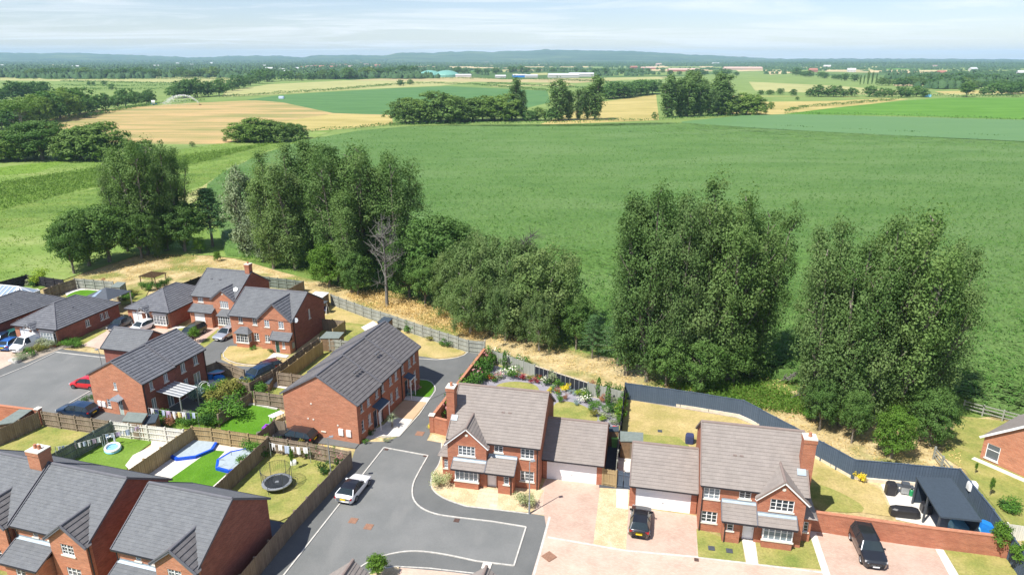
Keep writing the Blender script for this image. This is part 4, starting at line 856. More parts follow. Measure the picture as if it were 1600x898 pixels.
# ---- middle detached house, brown tiles
R = house('detached_house', (2.3, 50.77), -12, 'red brick detached house with brown tiled roof and white bay window, golden gravel in front')
ops = [('f', -1.6, -.43, 3.0, 3.95), ('f', -3.93, -3.14, 3.3, 3.95), ('f', -1.62, -.41, .76, 1.78)]
box_walls(R, -8, 0, 0, 8.2, 4.45, 'brick', ops, 7.4, 4.1)
for q, n in zip(ops, (3, 2, 3)): add_window(R, ('f', 0), q[1], q[2], q[3], q[4], n, sill=2)
gable_roof(R, -8, 0, 0, 8.2, 4.45, 7.4, 'tile_brown', 'ridge_brown')
wing(R, -7.94, -4.48, -.6, 4.2, 5.75, (4.45 - .28 * .72, .72, 0), 'tile_brown', 'ridge_brown', 'brick', [(-6.98, -5.47, 2.98, 3.94), (-7.2, -5.1, .6, 1.9)])
add_window(R, ('f', -.6), -6.98, -5.47, 2.98, 3.94, 4, sill=2)
bay_window(R, -7.2, -5.1, -1.1, -.6, .78, 1.95, 5)
lean_to(R, -7.42, -4.48, -1.5, 2.12, -.6, 2.62, 'tile_brown'); lean_to(R, -4.42, -1.88, -1.5, 2.12, -.0, 2.98, 'tile_brown')
box_walls(R, -3.33, -2.02, -1.2, 0, 2.2, 'brick', [('f', -2.82, -2.36, 1.02, 1.78)], faces='frl'); add_window(R, ('f', -1.2), -2.82, -2.36, 1.02, 1.78, 1, sill=2)
m = MB(); wall_face(m, (-4.48, -.35), (-3.33, -.35), 0, 2.5, [(.02, .82, 0, 2.0)]); m.build('porch_wall', MT['brick'], R); add_door(R, ('f', -.36), -4.46, -3.68, 1.98)
downpipe(R, -.14, -.08, 4.3); downpipe(R, -2.2, -1.26, 2.1); vents(R, [(-3.6, 2.2, 6.0), (-3.0, 2.2, 6.0)], 'ridge_brown')
chimney(R, -8.6, -7.88, 1.55, 2.4, 0, 8.15)
m = MB(); m.poly([(-8.1, 1.1, 5.34), (-7.55, 1.1, 5.34), (-7.55, 1.52, 5.65), (-8.1, 1.52, 5.65)]); m.build('flashing', MT['lead'], R)
box_walls(R, -8.75, -8, .3, 3.2, 2.3, 'brick', [('f', -8.6, -8.25, .9, 1.8)], faces='flb'); add_window(R, ('f', .3), -8.62, -8.22, .9, 1.8, 1)
tiles(R, 'side_roof', [((-9.1, 3.5, 2.25), (0, -1, 0), (1.1, 0, .95), [(0, 0), (3.5, 0), (2.6, 1.45), (0, 1.45)]), ((-9.1, 0, 2.25), (1, 0, 0), (0, .9, .95), [(0, 0), (1.1, 0), (1.1, 1.31)])], 'tile_brown')
# garage of the middle house (joined to it)
ops = [('f', .42, 4.82, 0, 2.06)]
box_walls(R, .05, 5.38, 1.85, 8.0, 2.5, 'brick', ops, 4.45, 4.95, 'frbl', 'garage_wall'); add_door(R, ('f', 1.85), .42, 4.82, 2.06, 'white', 'garage_door', 7)
gable_roof(R, .1, 5.35, 1.85, 8.0, 2.5, 4.45, 'tile_brown', 'ridge_brown', oh=.45, og=.06)
# ---- right detached house, brown tiles
R2 = house('detached_house', (14.8, 45.49), -12, 'red brick detached house with brown tiled roof and double garage, slate blue fence behind')
ops = [('f', .12, 1.34, 3.02, 4.0), ('f', 2.75, 3.63, 3.38, 4.02), ('f', .04 + .08, 1.32, .84, 1.86)]
box_walls(R2, -.05, 7.6, 0, 8.3, 4.5, 'brick', ops, 7.45, 4.1)
for q, n in zip(ops, (3, 2, 3)): add_window(R2, ('f', 0), q[1], q[2], q[3], q[4], n, sill=2)
gable_roof(R2, -.05, 7.6, 0, 8.3, 4.5, 7.45, 'tile_brown', 'ridge_brown')
wing(R2, 4.1, 7.48, -.6, 4.2, 5.75, (4.5 - .28 * .72, .72, 0), 'tile_brown', 'ridge_brown', 'brick', [(4.95, 6.66, 3.08, 4.1), (4.6, 6.8, .6, 1.9)])
add_window(R2, ('f', -.6), 4.95, 6.66, 3.08, 4.1, 4, sill=2); bay_window(R2, 4.6, 6.78, -1.1, -.6, .78, 1.92, 5)
lean_to(R2, 4.12, 6.95, -1.5, 2.2, -.6, 2.72, 'tile_brown'); lean_to(R2, 1.5, 4.06, -1.5, 2.2, 0, 3.1, 'tile_brown')
box_walls(R2, 1.7, 2.96, -1.05, 0, 2.25, 'brick', [('f', 1.98, 2.46, 1.12, 1.88)], faces='frl'); add_window(R2, ('f', -1.05), 1.98, 2.46, 1.12, 1.88, 1, sill=2)
m = MB(); wall_face(m, (2.96, -.35), (4.1, -.35), 0, 2.6, [(.3, 1.12, 0, 2.0)]); m.build('porch_wall', MT['brick'], R2); add_door(R2, ('f', -.36), 3.26, 4.08, 1.98)
downpipe(R2, .05, -.08, 4.3); downpipe(R2, 1.85, -1.1, 2.1); vents(R2, [(2.4, 2.0, 5.9), (2.9, 2.0, 5.9)], 'ridge_brown'); chimney(R2, 7.2, 8.1, 1.5, 2.4, 0, 8.2)
m = MB(); m.poly([(6.95, 1.05, 5.36), (7.6, 1.05, 5.36), (7.6, 1.47, 5.68), (6.95, 1.47, 5.68)]); m.build('flashing', MT['lead'], R2)
box_walls(R2, 7.6, 8.3, .3, 3.2, 2.3, 'brick', [('f', 7.75, 8.1, .9, 1.8)], faces='frb'); add_window(R2, ('f', .3), 7.75, 8.12, .9, 1.8, 1)
tiles(R2, 'side_roof', [((8.65, 0, 2.25), (0, 1, 0), (-1.05, 0, .95), [(0, 0), (3.5, 0), (3.5, 1.41), (.9, 1.41)]), ((7.6, 0, 2.25), (1, 0, 0), (0, .9, .95), [(0, 0), (1.05, 0), (0, 1.31)])], 'tile_brown')
ops = [('f', -5.05, -.6, 0, 2.06)]
box_walls(R2, -5.55, -.12, 1.95, 7.9, 2.55, 'brick', ops, 4.4, 4.95, 'frbl', 'garage_wall'); add_door(R2, ('f', 1.95), -5.05, -.6, 2.06, 'white', 'garage_door', 7)
gable_roof(R2, -5.5, -.2, 1.95, 7.9, 2.55, 4.4, 'tile_brown', 'ridge_brown', oh=.45, og=.06)
# ---- terrace of three, stepped grey roof, gable towards the gardens
T = house('terraced_houses', (-14.8, 58.13), 72.5, 'long red brick terrace of three with stepped grey roof and rows of white windows', 'terrace')
ops = []
for a, b in ((.72, 1.1), (2.0, 2.46), (3.7, 4.2), (4.98, 5.46), (6.7, 7.2), (7.95, 8.46), (9.5, 10.02), (11.2, 11.75), (12.4, 12.9)): ops.append(('f', a - .04, b + .04, 3.15, 4.25))
for a, b in ((.72, 1.1), (2.0, 2.5), (6.7, 7.2), (7.95, 8.5), (11.2, 11.75), (12.4, 12.95)): ops.append(('f', a - .04, b + .04, 1.0, 2.2))
for a in (3.0, 4.0, 10.1): ops.append(('f', a, a + .8, 0, 2.05))
secs = [(0, 4.72, 4.45, 6.85), (4.74, 9.3, 4.6, 7.0), (9.32, 13.9, 4.72, 7.15)]
for i, (a, b, ev, rd) in enumerate(secs):
    o2 = [o for o in ops if a <= o[1] < b]
    box_walls(T, a, b, 0, 8.15, ev, 'brick2' if i == 0 else 'brick', o2, rd, 4.08, {0: 'lb', 1: 'b', 2: 'rb'}[i])
    box_walls(T, a, b, 0, 8.15, ev, 'brick', o2, None, 4.08, 'f')
    if i == 0: pass
    gable_roof(T, a + (.0 if i else 0), b, 0, 8.15, ev, rd, 'tile_grey2', 'ridge_grey', og=.1 if i != 1 else .02, oh=.25, yr=4.08)
for o in ops[:-3]: add_window(T, ('f', 0), o[1], o[2], o[3], o[4], 2 if o[2] - o[1] > .5 else 1, sill=2)
for o, mt_ in zip(ops[-3:], ('door_dark', 'door_white', 'door_dark')): add_door(T, ('f', 0), o[1], o[2], 2.05, mt_)
for x0, x1 in ((2.85, 4.95), (9.9, 11.1)):
    t = MB(); t.bar(((x0 + x1) / 2, -.85, 2.42), ((x0 + x1) / 2, 0, 2.68), x1 - x0, .06); c = t.build('canopy', MT['fence_slate'], T); e = MB(); e.box(x0, x1, -.88, -.82, 2.3, 2.42); e.build('fascia', MT['white'], c)
    for x in (x0 + .08, x1 - .08): p = MB(); p.box(x - .04, x + .04, -.84, -.76, 0, 2.35); p.build('porch_post', MT['white'], T)
m = MB(); add_window(T, ('l', 0), 3.68, 4.06, .85, 1.75, 1, sill=2)
for y in (1.05, 1.9): m = MB(); m.box(-.12, 0, y - .25, y + .25, .75, 1.45); m.build('meter_box', MT['white'], T)
for x in (4.75, 9.32): downpipe(T, x, -.08, 4.5)
vents(T, [(3.2, 1.9, 5.95), (3.7, 1.9, 5.95), (4.2, 1.9, 5.95), (7.6, 1.9, 6.1), (8.1, 1.9, 6.1)], 'ridge_grey')
for y, z in ((4.9, 1.9), (5.5, 1.9), (2.2, 1.7), (5.0, 3.6)): m = MB(); m.box(-.05, 0, y - .08, y + .08, z, z + .14); m.build('wall_vent', MT['stone'], T)
# ---- semi-detached pair
S = house('semi_detached_houses', (-37.59, 62.74), 72, 'red brick semi-detached pair with grey roof, small gabled door canopy facing the fences', 'semi-detached house')
ops = [('l', 3.42, 3.82, 3.05, 3.85), ('l', 4.72, 5.2, .78, 1.72), ('l', 3.1, 3.7, 0, 1.95), ('f', .9, 1.35, 3.05, 4.1), ('f', 2.8, 3.35, 3.05, 4.2), ('f', 5.2, 5.85, 3.05, 4.2), ('f', 7.1, 7.75, 3.15, 4.15), ('f', .8, 1.38, .8, 2.1), ('f', 2.85, 3.65, .1, 2.0), ('f', 5.35, 5.92, 1.2, 2.2), ('f', 6.8, 7.8, .1, 2.2)]
for a, b, ev, rd, fc in ((0, 4.4, 4.35, 6.25, 'l'), (4.42, 8.85, 4.5, 6.4, 'r')):
    box_walls(S, a, b, 0, 7.0, ev, 'brick2', [o for o in ops if o[0] == 'l'], rd, 3.5, fc if fc == 'l' else '')
    box_walls(S, a, b, 0, 7.0, ev, 'brick_shade', [o for o in ops if o[0] == 'f' and a <= o[1] < b], rd, 3.5, 'fb' + ('r' if fc == 'r' else '')); gable_roof(S, a, b, 0, 7.0, ev, rd, 'tile_grey', 'ridge_grey', yr=3.5, og=.06, oh=.22)
for o in ops:
    if o[0] == 'l' and o[3] == 0: add_door(S, ('l', 0), o[1], o[2], 1.95, 'door_sage'); continue
    add_window(S, (o[0], 0), o[1], o[2], o[3], o[4], 2 if o[2] - o[1] > .5 else 1, 'casement' if o[0] == 'l' else 'plain', sill=True, glass='glass' if o[0] == 'l' else 'glass_light')
x = -.75; t = MB()
for s in (1, -1): t.bar((x / 2, 3.4 + s * .42, 2.2), (x / 2, 3.4, 2.55), .8, .05, up=(1, 0, 0)) if False else t.poly([(x, 3.4 + s * .6, 2.1), (0, 3.4 + s * .6, 2.1), (0, 3.4, 2.55), (x, 3.4, 2.55)])
t.poly([(x, 2.8, 2.1), (x, 4.0, 2.1), (x, 3.4, 2.55)]); t.build('canopy', MT['lead'], S)
for y in (5.6, 6.2): m = MB(); m.box(-.12, 0, y - .22, y + .22, .75, 1.35); m.build('meter_box', MT['white'], S)
downpipe(S, .1, -.08, 4.2); downpipe(S, 8.7, -.08, 4.3)
t = MB(); t.bar((2.8, -3.05, 2.42), (2.8, -.05, 2.62), 2.5, .05); 
for k in range(6): t.bar((1.6 + k * .48, -3.05, 2.46), (1.6 + k * .48, -.05, 2.66), .05, .04, 1)
P_ = t.build('veranda', [MT['grey'], MT['white']], S)
for q in ((1.6, -2.95), (4.0, -2.95)): m = MB(); m.box(q[0] - .05, q[0] + .05, q[1] - .05, q[1] + .05, 0, 2.4); m.build('veranda_post', MT['grey'], S)
# ---- detached house with gabled bay and green door (B5)
D = house('detached_house', (-27.77, 80.63), -14, 'red brick house with steel grey roof, large front gable and dark green door')
ops = [('f', -7.8, -7.2, 3.12, 4.05), ('f', -5.75, -5.1, 3.05, 4.02), ('f', -3.8, -3.1, 2.9, 3.85), ('f', -1.78, -1.05, 2.88, 3.85), ('f', -5.8, -5.08, .9, 1.95), ('f', -3.95, -3.3, .8, 1.8), ('r', 3.9, 4.35, 2.95, 4.25)]
box_walls(D, -9.0, 0, 0, 8.0, 4.3, 'brick2', [o for o in ops if o not in ops[2:4] and o != ops[5]], 6.6, 4.0, 'fbl'); box_walls(D, -9.0, 0, 0, 8.0, 4.3, 'brick_shade', [ops[-1]], 6.6, 4.0, 'r')
for i_, o in enumerate(ops): k_ = i_ in (2, 3, 5); add_window(D, (o[0], -.36 if k_ else 0), o[1], o[2], o[3] + .2 * k_, o[4] + .2 * k_, 2, sill=2)
gable_roof(D, -9.0, 0, 0, 8.0, 4.3, 6.6, 'slate', 'ridge_grey', og=.1)
wing(D, -4.55, -.05, -.36, 4.3, 6.35, (4.3 - .25 * .575, .575, 0), 'tile_grey', 'ridge_grey', 'brick2', [(o[1], o[2], o[3] + .2, o[4] + .2) for o in ops[2:4]] + [(-3.95, -3.3, 1.0, 2.0)], 'ridge_grey', vent=False)
box_walls(D, -2.5, -.02, -1.1, -.37, 1.75, 'brick2', [('f', -2.1, -1.5, 0, 1.7), ('f', -1.08, -.7, .7, 1.6)], faces='frl'); add_door(D, ('f', -1.1), -2.1, -1.48, 1.7, 'door_green'); add_window(D, ('f', -1.1), -1.08, -.7, .75, 1.6, 1)
lean_to(D, -2.72, .12, -1.35, 1.85, -.38, 2.65, 'slate', flash=False)
bay_window(D, -7.95, -6.15, -.75, 0, .75, 1.95, 3, 'brick2')
tiles(D, 'bay_roof', [((-8.15, -.95, 2.02), (1, 0, 0), (0, .95, .65), [(0, 0), (2.2, 0), (1.6, 1.15), (.6, 1.15)]), ((-8.15, 0, 2.02), (0, -1, 0), (.62, 0, .65), [(0, 0), (.95, 0), (0, .9)]), ((-5.95, -.95, 2.02), (0, 1, 0), (-.62, 0, .65), [(0, 0), (.95, 0), (.95, .9)])], 'slate')
downpipe(D, -.15, -.1, 4.2); downpipe(D, .08, .15, 4.2); m = MB(); m.disc((0, 0), .32, 0, 14); m.build('satellite_dish', MT['grey'], D, (.35, .25, 4.15)).rotation_euler = (1.1, .3, 0)
for z in (.7, 1.25): m = MB(); m.box(0.0, .12, -.62, -.2, .6, 1.35); 
m.build('meter_box', MT['grey'], D)
# ---- detached house with chimney and integral garage (B6)
E6 = house('detached_house', (-44.82, 89.18), -14, 'red brick house with steel grey roof, end chimney and white integral garage door')
ops = [('f', .8, 1.65, 3.35, 4.2)]
box_walls(E6, -.05, 6.9, 1.0, 9.0, 4.45, 'brick2', ops, 7.0, 5.0, 'fbl'); box_walls(E6, -.05, 6.9, 1.0, 9.0, 4.45, 'brick_shade', (), 7.0, 5.0, 'r'); add_window(E6, ('f', 1.0), .8, 1.65, 3.35, 4.2, 3)
gable_roof(E6, -.05, 6.9, 1.0, 9.0, 4.45, 7.0, 'slate', 'ridge_grey', yr=5.0, og=.1)
wing(E6, 3.55, 6.9, .5, 4.35, 5.65, (4.45 - .25 * .64, .64, 0), 'tile_grey', 'ridge_grey', 'brick2', [(4.66, 5.97, 3.0, 4.0), (4.6, 6.4, .6, 1.9)], 'ridge_grey', yback=1.0); add_window(E6, ('f', .5), 4.66, 5.97, 3.0, 4.0, 4)
box_walls(E6, .1, 3.5, -.1, 1.0, 2.4, 'brick2', [('f', .75, 2.4, 0, 2.1)], faces='frl'); add_door(E6, ('f', -.1), .75, 2.4, 2.1, 'white', 'garage_door', 6); lean_to(E6, 0, 3.75, -.35, 2.35, 1.0, 3.1, 'slate', flash=False)
bay_window(E6, 4.55, 6.45, -.2, .5, .75, 2.0, 5, 'brick2'); tiles(E6, 'bay_roof', [((4.4, -.35, 2.08), (1, 0, 0), (0, .85, .75), [(0, 0), (2.2, 0), (1.75, 1.13), (.45, 1.13)]), ((4.4, .5, 2.08), (0, -1, 0), (.45, 0, .75), [(0, 0), (.85, 0), (0, .87)]), ((6.6, -.35, 2.08), (0, 1, 0), (-.45, 0, .75), [(0, 0), (.85, 0), (.85, .87)])], 'slate')
chimney(E6, 6.25, 6.95, 4.6, 5.4, 6.5, 8.1); vents(E6, [(1.6, 3.4, 6.0), (3.0, 3.4, 6.0)])
m = MB(); m.disc((0, 0), .3, 0, 12); m.build('satellite_dish', MT['grey'], E6, (6.3, 2.0, 5.3)).rotation_euler = (.9, .2, 0)
# ---- bungalows
def bungalow(o, w_, d_, label, eave=2.4, ridge=4.5):
    """o is the front right wall corner; front faces -y"""
    B = house('bungalow', o, -14, label, 'bungalow'); ops = [('f', -w_ + .7, -w_ + 2.3, 0, 2.0), ('f', -w_ + 2.9, -w_ + 3.6, 0, 2.0), ('r', 4.4, 5.1, 1.0, 1.95), ('r', 6.9, 7.5, 1.0, 1.95), ('r', 7.7, 8.3, 1.0, 1.95)]
    ops = [q for q in ops if q[0] == 'f' or q[2] < d_ - .2]
    box_walls(B, -w_, 0, 0, d_, eave, 'brick2', [q for q in ops if q[0] == 'f'], None, faces='flb'); box_walls(B, -w_, 0, 0, d_, eave, 'brick_shade', [q for q in ops if q[0] == 'r'], None, faces='r')
    hip_roof(B, -w_, 0, 0, d_, eave, ridge, 'tile_grey', 'ridge_grey'); add_door(B, ('f', 0), -w_ + .7, -w_ + 2.3, 2.0, 'white', 'garage_door', 6); add_door(B, ('f', 0), -w_ + 2.9, -w_ + 3.6, 2.0, 'door_dark')
    bay_window(B, -2.3, -.25, -.45, 0, .6, 1.95, 4, 'brick2'); t = MB(); t.box(-2.45, -.1, -.5, 0, 2.05, 2.2); t.build('bay_roof', MT['ridge_grey'], B)
    for q in ops:
        if q[0] == 'r': add_window(B, ('r', 0), q[1], q[2], q[3], q[4], 2)
    xm = -w_ + 3.0; tn = .7; t = MB()
    for s in (1, -1): t.bar((xm + s * .8, -.75, 2.35), (xm, -.75, 2.95), .06, .14)
    t.bar((xm - .8, -.75, 2.35), (xm + .8, -.75, 2.35), .06, .08); t.bar((xm, -.75, 2.35), (xm, -.75, 2.9), .06, .06)
    for s in (1, -1): t.box(xm + s * .75 - .05, xm + s * .75 + .05, -.76, -.66, 0, 2.35)
    t.build('porch_frame', MT['white'], B)
    for s in (1, -1):
        v = Vector((-s, 0, .75)).normalized(); tiles(B, 'porch_roof', [((xm + s * .95, 0, 2.3), (0, 1, 0), v, [(-.9, 0), (.05, 0), (1.3, 1.18), (-.9, 1.18)])], 'tile_grey')
    return B
b8 = bungalow((-58.82, 82.05), 6.8, 10.3, 'grey hip-roofed bungalow beside the white van, its white bay window facing the drive'); b7 = bungalow((-47.3, 88.3), 6.8, 9.6, 'grey hip-roofed bungalow between the silver estate car and the house with the chimney')
b9 = bungalow((-68.3, 82.3), 6.8, 12.0, 'grey hip-roofed bungalow cut by the picture edge, behind the blue cars'); vents(b8, [(-1.9, 4.6, 3.65)]); vents(b9, [(-1.9, 5.6, 3.65)])
Gg = house('garage', (-44.6, 75.6), -14, 'low grey roofed garage behind the semi-detached pair, mostly hidden', 'garage'); box_walls(Gg, -5.5, 0, 0, 4.6, 2.3, 'brick_shade', gable=3.9); gable_roof(Gg, -5.5, 0, 0, 4.6, 2.3, 3.9, 'slate', 'ridge_grey')
# ---- the three houses at the bottom left
def bl_house(dx, label, w_=6.8, ch=False, x0=None):
    th = math.radians(-16); o = (-18.48 + dx * math.cos(th), 43.6 + dx * math.sin(th)); H_ = house('detached_house', o, -16, label)
    L_ = -w_; F0 = -7.3; ops = [('f', -5.25 - (w_ - 6.8), -4.78 - (w_ - 6.8), 3.42, 4.1), ('f', -3.85, -3.4, 3.42, 4.1)]
    box_walls(H_, L_, 0, F0, 0, 4.35, 'brick2', ops, 6.8, -3.6, 'flb'); box_walls(H_, L_, 0, F0, 0, 4.35, 'brick_shade', (), 6.8, -3.6, 'r')
    for q in ops: add_window(H_, ('f', F0), q[1], q[2], q[3], q[4], 1, sill=True)
    gable_roof(H_, L_, 0, F0, 0, 4.35, 6.8, 'slate', 'ridge_grey', yr=-3.6, og=.08)
    wing(H_, -3.2, 0, -7.75, 4.25, 5.5, (4.35 - .25 * .66, .66, 0), 'tile_grey2', 'ridge_grey', 'brick2', [(-2.25, -1.15, 2.9, 3.85), (-2.2, -.95, .9, 1.9)], 'ridge_grey', vent=False, yback=F0)
    add_window(H_, ('f', -7.75), -2.25, -1.15, 2.95, 3.85, 2, sill=2); add_window(H_, ('f', -7.75), -2.2, -.95, .9, 1.9, 3, sill=2)
    lean_to(H_, L_ + .1, -3.22, -9.1, 2.3, F0, 3.15, 'slate'); box_walls(H_, L_ + .3, -3.5, -8.8, F0, 2.35, 'brick2', [('f', -5.6, -4.7, .95, 1.9)], faces='frl'); add_window(H_, ('f', -8.8), -5.6, -4.7, .95, 1.9, 2, sill=2)
    downpipe(H_, L_ + .1, F0 - .08, 4.2); downpipe(H_, .06, -7.6, 4.0); return H_
bl_house(.15, 'grey slate roofed house with big shade-darkened red end wall beside the long street fence'); bl_house(-8.75, 'grey slate roofed red brick house in the middle of the row of three, no chimney')
h = bl_house(-15.95, 'grey slate roofed house at the corner of the picture, brick chimney on its ridge'); chimney(h, -1.15, .0, -4.2, -3.2, 5.8, 7.9, 'brick2', 2)
# ---- right edge house and the two gables at the bottom edge
Q = house('house', (43.84, 55.78), -57.9, 'red brick house at the picture edge with a tall white framed window and grey verge', 'house')
box_walls(Q, 0, 7.5, 0, 7.2, 2.45, 'brick2', (), None, None, 'lrb') ; m = MB(); wall_face(m, (0, 0), (7.5, 0), 0, 2.45, [(.35, 1.45, .35, 1.85)], [(3.75, 5.6)]); m.build('wall', MT['brick2'], Q); add_window(Q, ('f', 0), .35, 1.45, .35, 1.85, 1, 'cross')
for s, x in ((1, 0), (-1, 7.5)):
    v = Vector((s * 3.75, 0, 3.15)).normalized(); tiles(Q, 'roof_slope', [((x - s * .25, -.25, 2.24), (0, 1, 0), v, [(0, 0), (7.7, 0), (7.7, 5.2), (0, 5.2)])], 'tile_brown')
    t = MB(); t.bar((x - s * .3, -.27, 2.2), (3.75, -.27, 5.6), .05, .2); t.build('bargeboard', MT['white'], Q)
t = MB(); t.box(-.3, 7.5, -.9, -.35, 0, .12); t.build('paving', MT['stone'], Q)
for (px, py, lb) in ((548, 880, 'brown tiled gable roof cut by the bottom edge beside the small bright tree'), (758, 890, 'brown tiled gable tip at the bottom edge below the pale square cover')):
    x, y = G(px, py, 4.9); K = house('house', (x, y), -14, lb); box_walls(K, -2.2, 2.2, -6, .2, 2.9, 'brick', (), None, faces='lrb'); m = MB(); wall_face(m, (2.2, .2), (-2.2, .2), 0, 2.9, (), [(2.2, 4.75)]); m.build('wall', MT['brick'], K)
    for s in (1, -1):
        v = Vector((-s * 2.45, 0, 2.05)).normalized(); tiles(K, 'roof_slope', [((s * 2.45, -6, 2.85), (0, 1, 0), v, [(0, 0), (6.35, 0), (6.35, 3.19), (0, 3.19)])], 'tile_brown')
    r = MB(); r.tube([(0, -6, 4.92), (0, .35, 4.92)], .11, 8); r.build('ridge', MT['ridge_brown'], K)
# ================================================================ FENCES AND WALLS
fence([(-25, 678), (0, 669), (58, 643.5)], 'dark timber board fence along the green shed at the picture edge', 'fence'); 
fence([(64.6, 642), (169, 657)], 'brown timber fence with rails and posts showing, behind the dark blue parked car', 'fence', flip=True)
fence([(172.6, 657.5), (286, 670.5)], 'cream painted timber fence with posts behind the lawn with the paddling pool', 'fence_white', flip=True)
fence([(172.6, 658.5), (87, 704.8), (62, 718)], 'sage green painted fence between the dry lawn and the lawn with the paddling pool', 'fence_sage')
fence([(299.6, 665.8), (196, 736)], 'golden timber fence along the dark strip beside the two blue rimmed trampolines', 'fence_new', flip=True)
fence([(300, 666), (329, 668.5), (417, 681.4)], 'new golden fence behind the blue rimmed trampolines, rails showing', 'fence_new', flip=True)
fence([(418, 681.4), (480, 691), (546, 704.8)], 'weathered fence with washing and climbers in front, ending at the street corner', 'fence', flip=True)
fence([(417.5, 683), (331, 762)], 'timber fence between the bright lawn and the lawn with the netted trampoline', 'fence', flip=True)
fence([(547.5, 705), (460, 797), (374, 898), (350, 926)], 'long grey timber fence along the pavement beside the white coupe', 'fence', h=1.8, flip=True)
fence([(497.5, 528), (460, 553), (425, 578), (389, 598)], 'timber fence with rails and posts running downhill beside the green door house', 'fence')
fence([(502.8, 533.4), (437.4, 580.8)], 'plain boarded fence face along the narrow lawn behind the terrace', 'fence_new', flip=True)
fence([(497.5, 527.6), (549.6, 532.7)], 'pale weathered fence across the top of the narrow lawn behind the terrace', 'fence_grey', flip=True)
fence([(433, 581), (477, 586.5)], 'short fence with two posts at the lower end of the narrow lawn', 'fence', flip=True)
fence([(397, 611), (443, 617)], 'short rail fence between the small patio and the bright green lawn', 'fence', flip=True); fence([(389, 598), (371, 594.5)], 'one short run of fence in front of the dark blue car', 'fence')
fence([(320, 571.5), (338, 564.8), (362, 569), (381, 577)], 'bent timber fence round the toys beside the semi-detached pair', 'fence', flip=True); fence([(392, 612), (360, 634), (340, 647)], 'low garden fence half hidden by bushes beside the bright green lawn', 'fence', h=1.4)
fence([(428, 656), (444, 658)], 'short dark boarded fence beside the gable of the terrace', 'fence'); fence([(428, 656), (402, 677)], 'boarded fence at the edge of the bright lawn beside the wheelie bins', 'fence', flip=True)
fence([(517, 459.5), (580, 482), (609, 491), (660, 508), (700, 521), (732, 531), (757, 534)], 'long post and board fence curving along the parched grass and scrub', 'fence_grey', flip=True)
fence([(407, 431), (474, 439)], 'pale fence closing the garden behind the chimney house', 'fence_sage', flip=True); fence([(474, 439), (449, 452)], 'short timber return fence behind the steel grey roofs', 'fence', flip=True)
fence([(-30, 450), (0, 440), (40, 429), (98, 436.7)], 'black timber fence round the garden with the conservatory', 'fence_black', flip=True); fence([(68, 452), (92, 443), (116, 435.6)], 'brown fence between the conservatory garden and the white terrace garden', 'fence', flip=True)
fence([(116, 434.5), (176, 439.5)], 'weathered fence with dark posts behind the white terrace garden', 'fence_grey', flip=True); fence([(285, 442), (322, 428)], 'black fence climbing behind the bungalow towards the chimney house', 'fence_black')
fence([(494, 540), (513, 526.8), (540, 529)], 'fence screening the bins at the side of the green door house', 'fence', h=1.2) if False else None
fence([(478, 504), (500, 497), (538, 501)], 'dark screen fence beside the big brick end wall', 'fence', flip=False); fence([(538, 501), (520, 514)], 'short timber return of the bin screen on the small lawn', 'fence_new', flip=True)
fence([(978, 598), (1080, 612), (1162, 625), (1240, 666), (1337, 718), (1420, 725), (1500, 732), (1552, 795), (1620, 890)], 'tall slate blue boarded fence bending round the right garden', 'fence_slate', h=2.0, zp=2.0, style='capped', flip=False)
fence([(977, 598), (973, 635), (968.5, 672)], 'dark fence seen end on between the flower garden and the dry lawn', 'fence_black', h=1.8); fence([(967.5, 674), (963, 735)], 'pale edged fence between the two double garages', 'fence_grey', h=1.6)
fence([(770, 547), (801, 558), (835, 569.5)], 'timber fence covered in climbers behind the flower garden', 'fence_grey', h=1.6); fence([(919, 597), (976, 611.5)], 'bare timber fence at the end of the black panels', 'fence_grey', h=1.6)
fence([(1508, 625), (1602, 649), (1680, 668)], 'post and rail fence at the maize edge beside the right hand house', 'fence_grey', h=1.3, style='rail', cat='fence'); fence([(1462, 698), (1500, 744)], 'post and rail fence running down from the big poplars', 'fence_grey', h=1.3, style='rail')
fence([(1575, 817), (1640, 826)], 'pale timber fence beyond the slate blue fence corner', 'fence_white', h=1.4)
fence([(1288, 632), (1300, 640)], 'stub', 'fence') if False else None
# the fence panels filled with black sheets
a, b = G(836, 590), G(919, 617.5); root = empty('panelled_fence', (a[0], a[1], 0), 0, 'garden fence filled with twelve black sheet panels', 'fence'); n = 12; an = math.atan2(b[1] - a[1], b[0] - a[0]); L = math.hypot(b[0] - a[0], b[1] - a[1]) / n
p = MB(); p.box(.03, L - .03, -.03, .03, .08, 1.5); pm_ = p.mesh('panel', gloss('black_sheet', (.02, .024, .035), .3)); q = MB(); q.box(-.03, .03, -.05, .05, 0, 1.62); q_ = q.mesh('post', MT['grey']); t = MB(); t.box(0, L, -.04, .04, 1.5, 1.58); t_ = t.mesh('rail', MT['sleeper'])
for k in range(n):
    loc = (k * L * math.cos(an), k * L * math.sin(an), 0); put('panel', pm_, root, loc, an); put('post', q_, root, loc, an); put('rail', t_, root, loc, an)
put('post', q_, root, (n * L * math.cos(an), n * L * math.sin(an), 0), an)
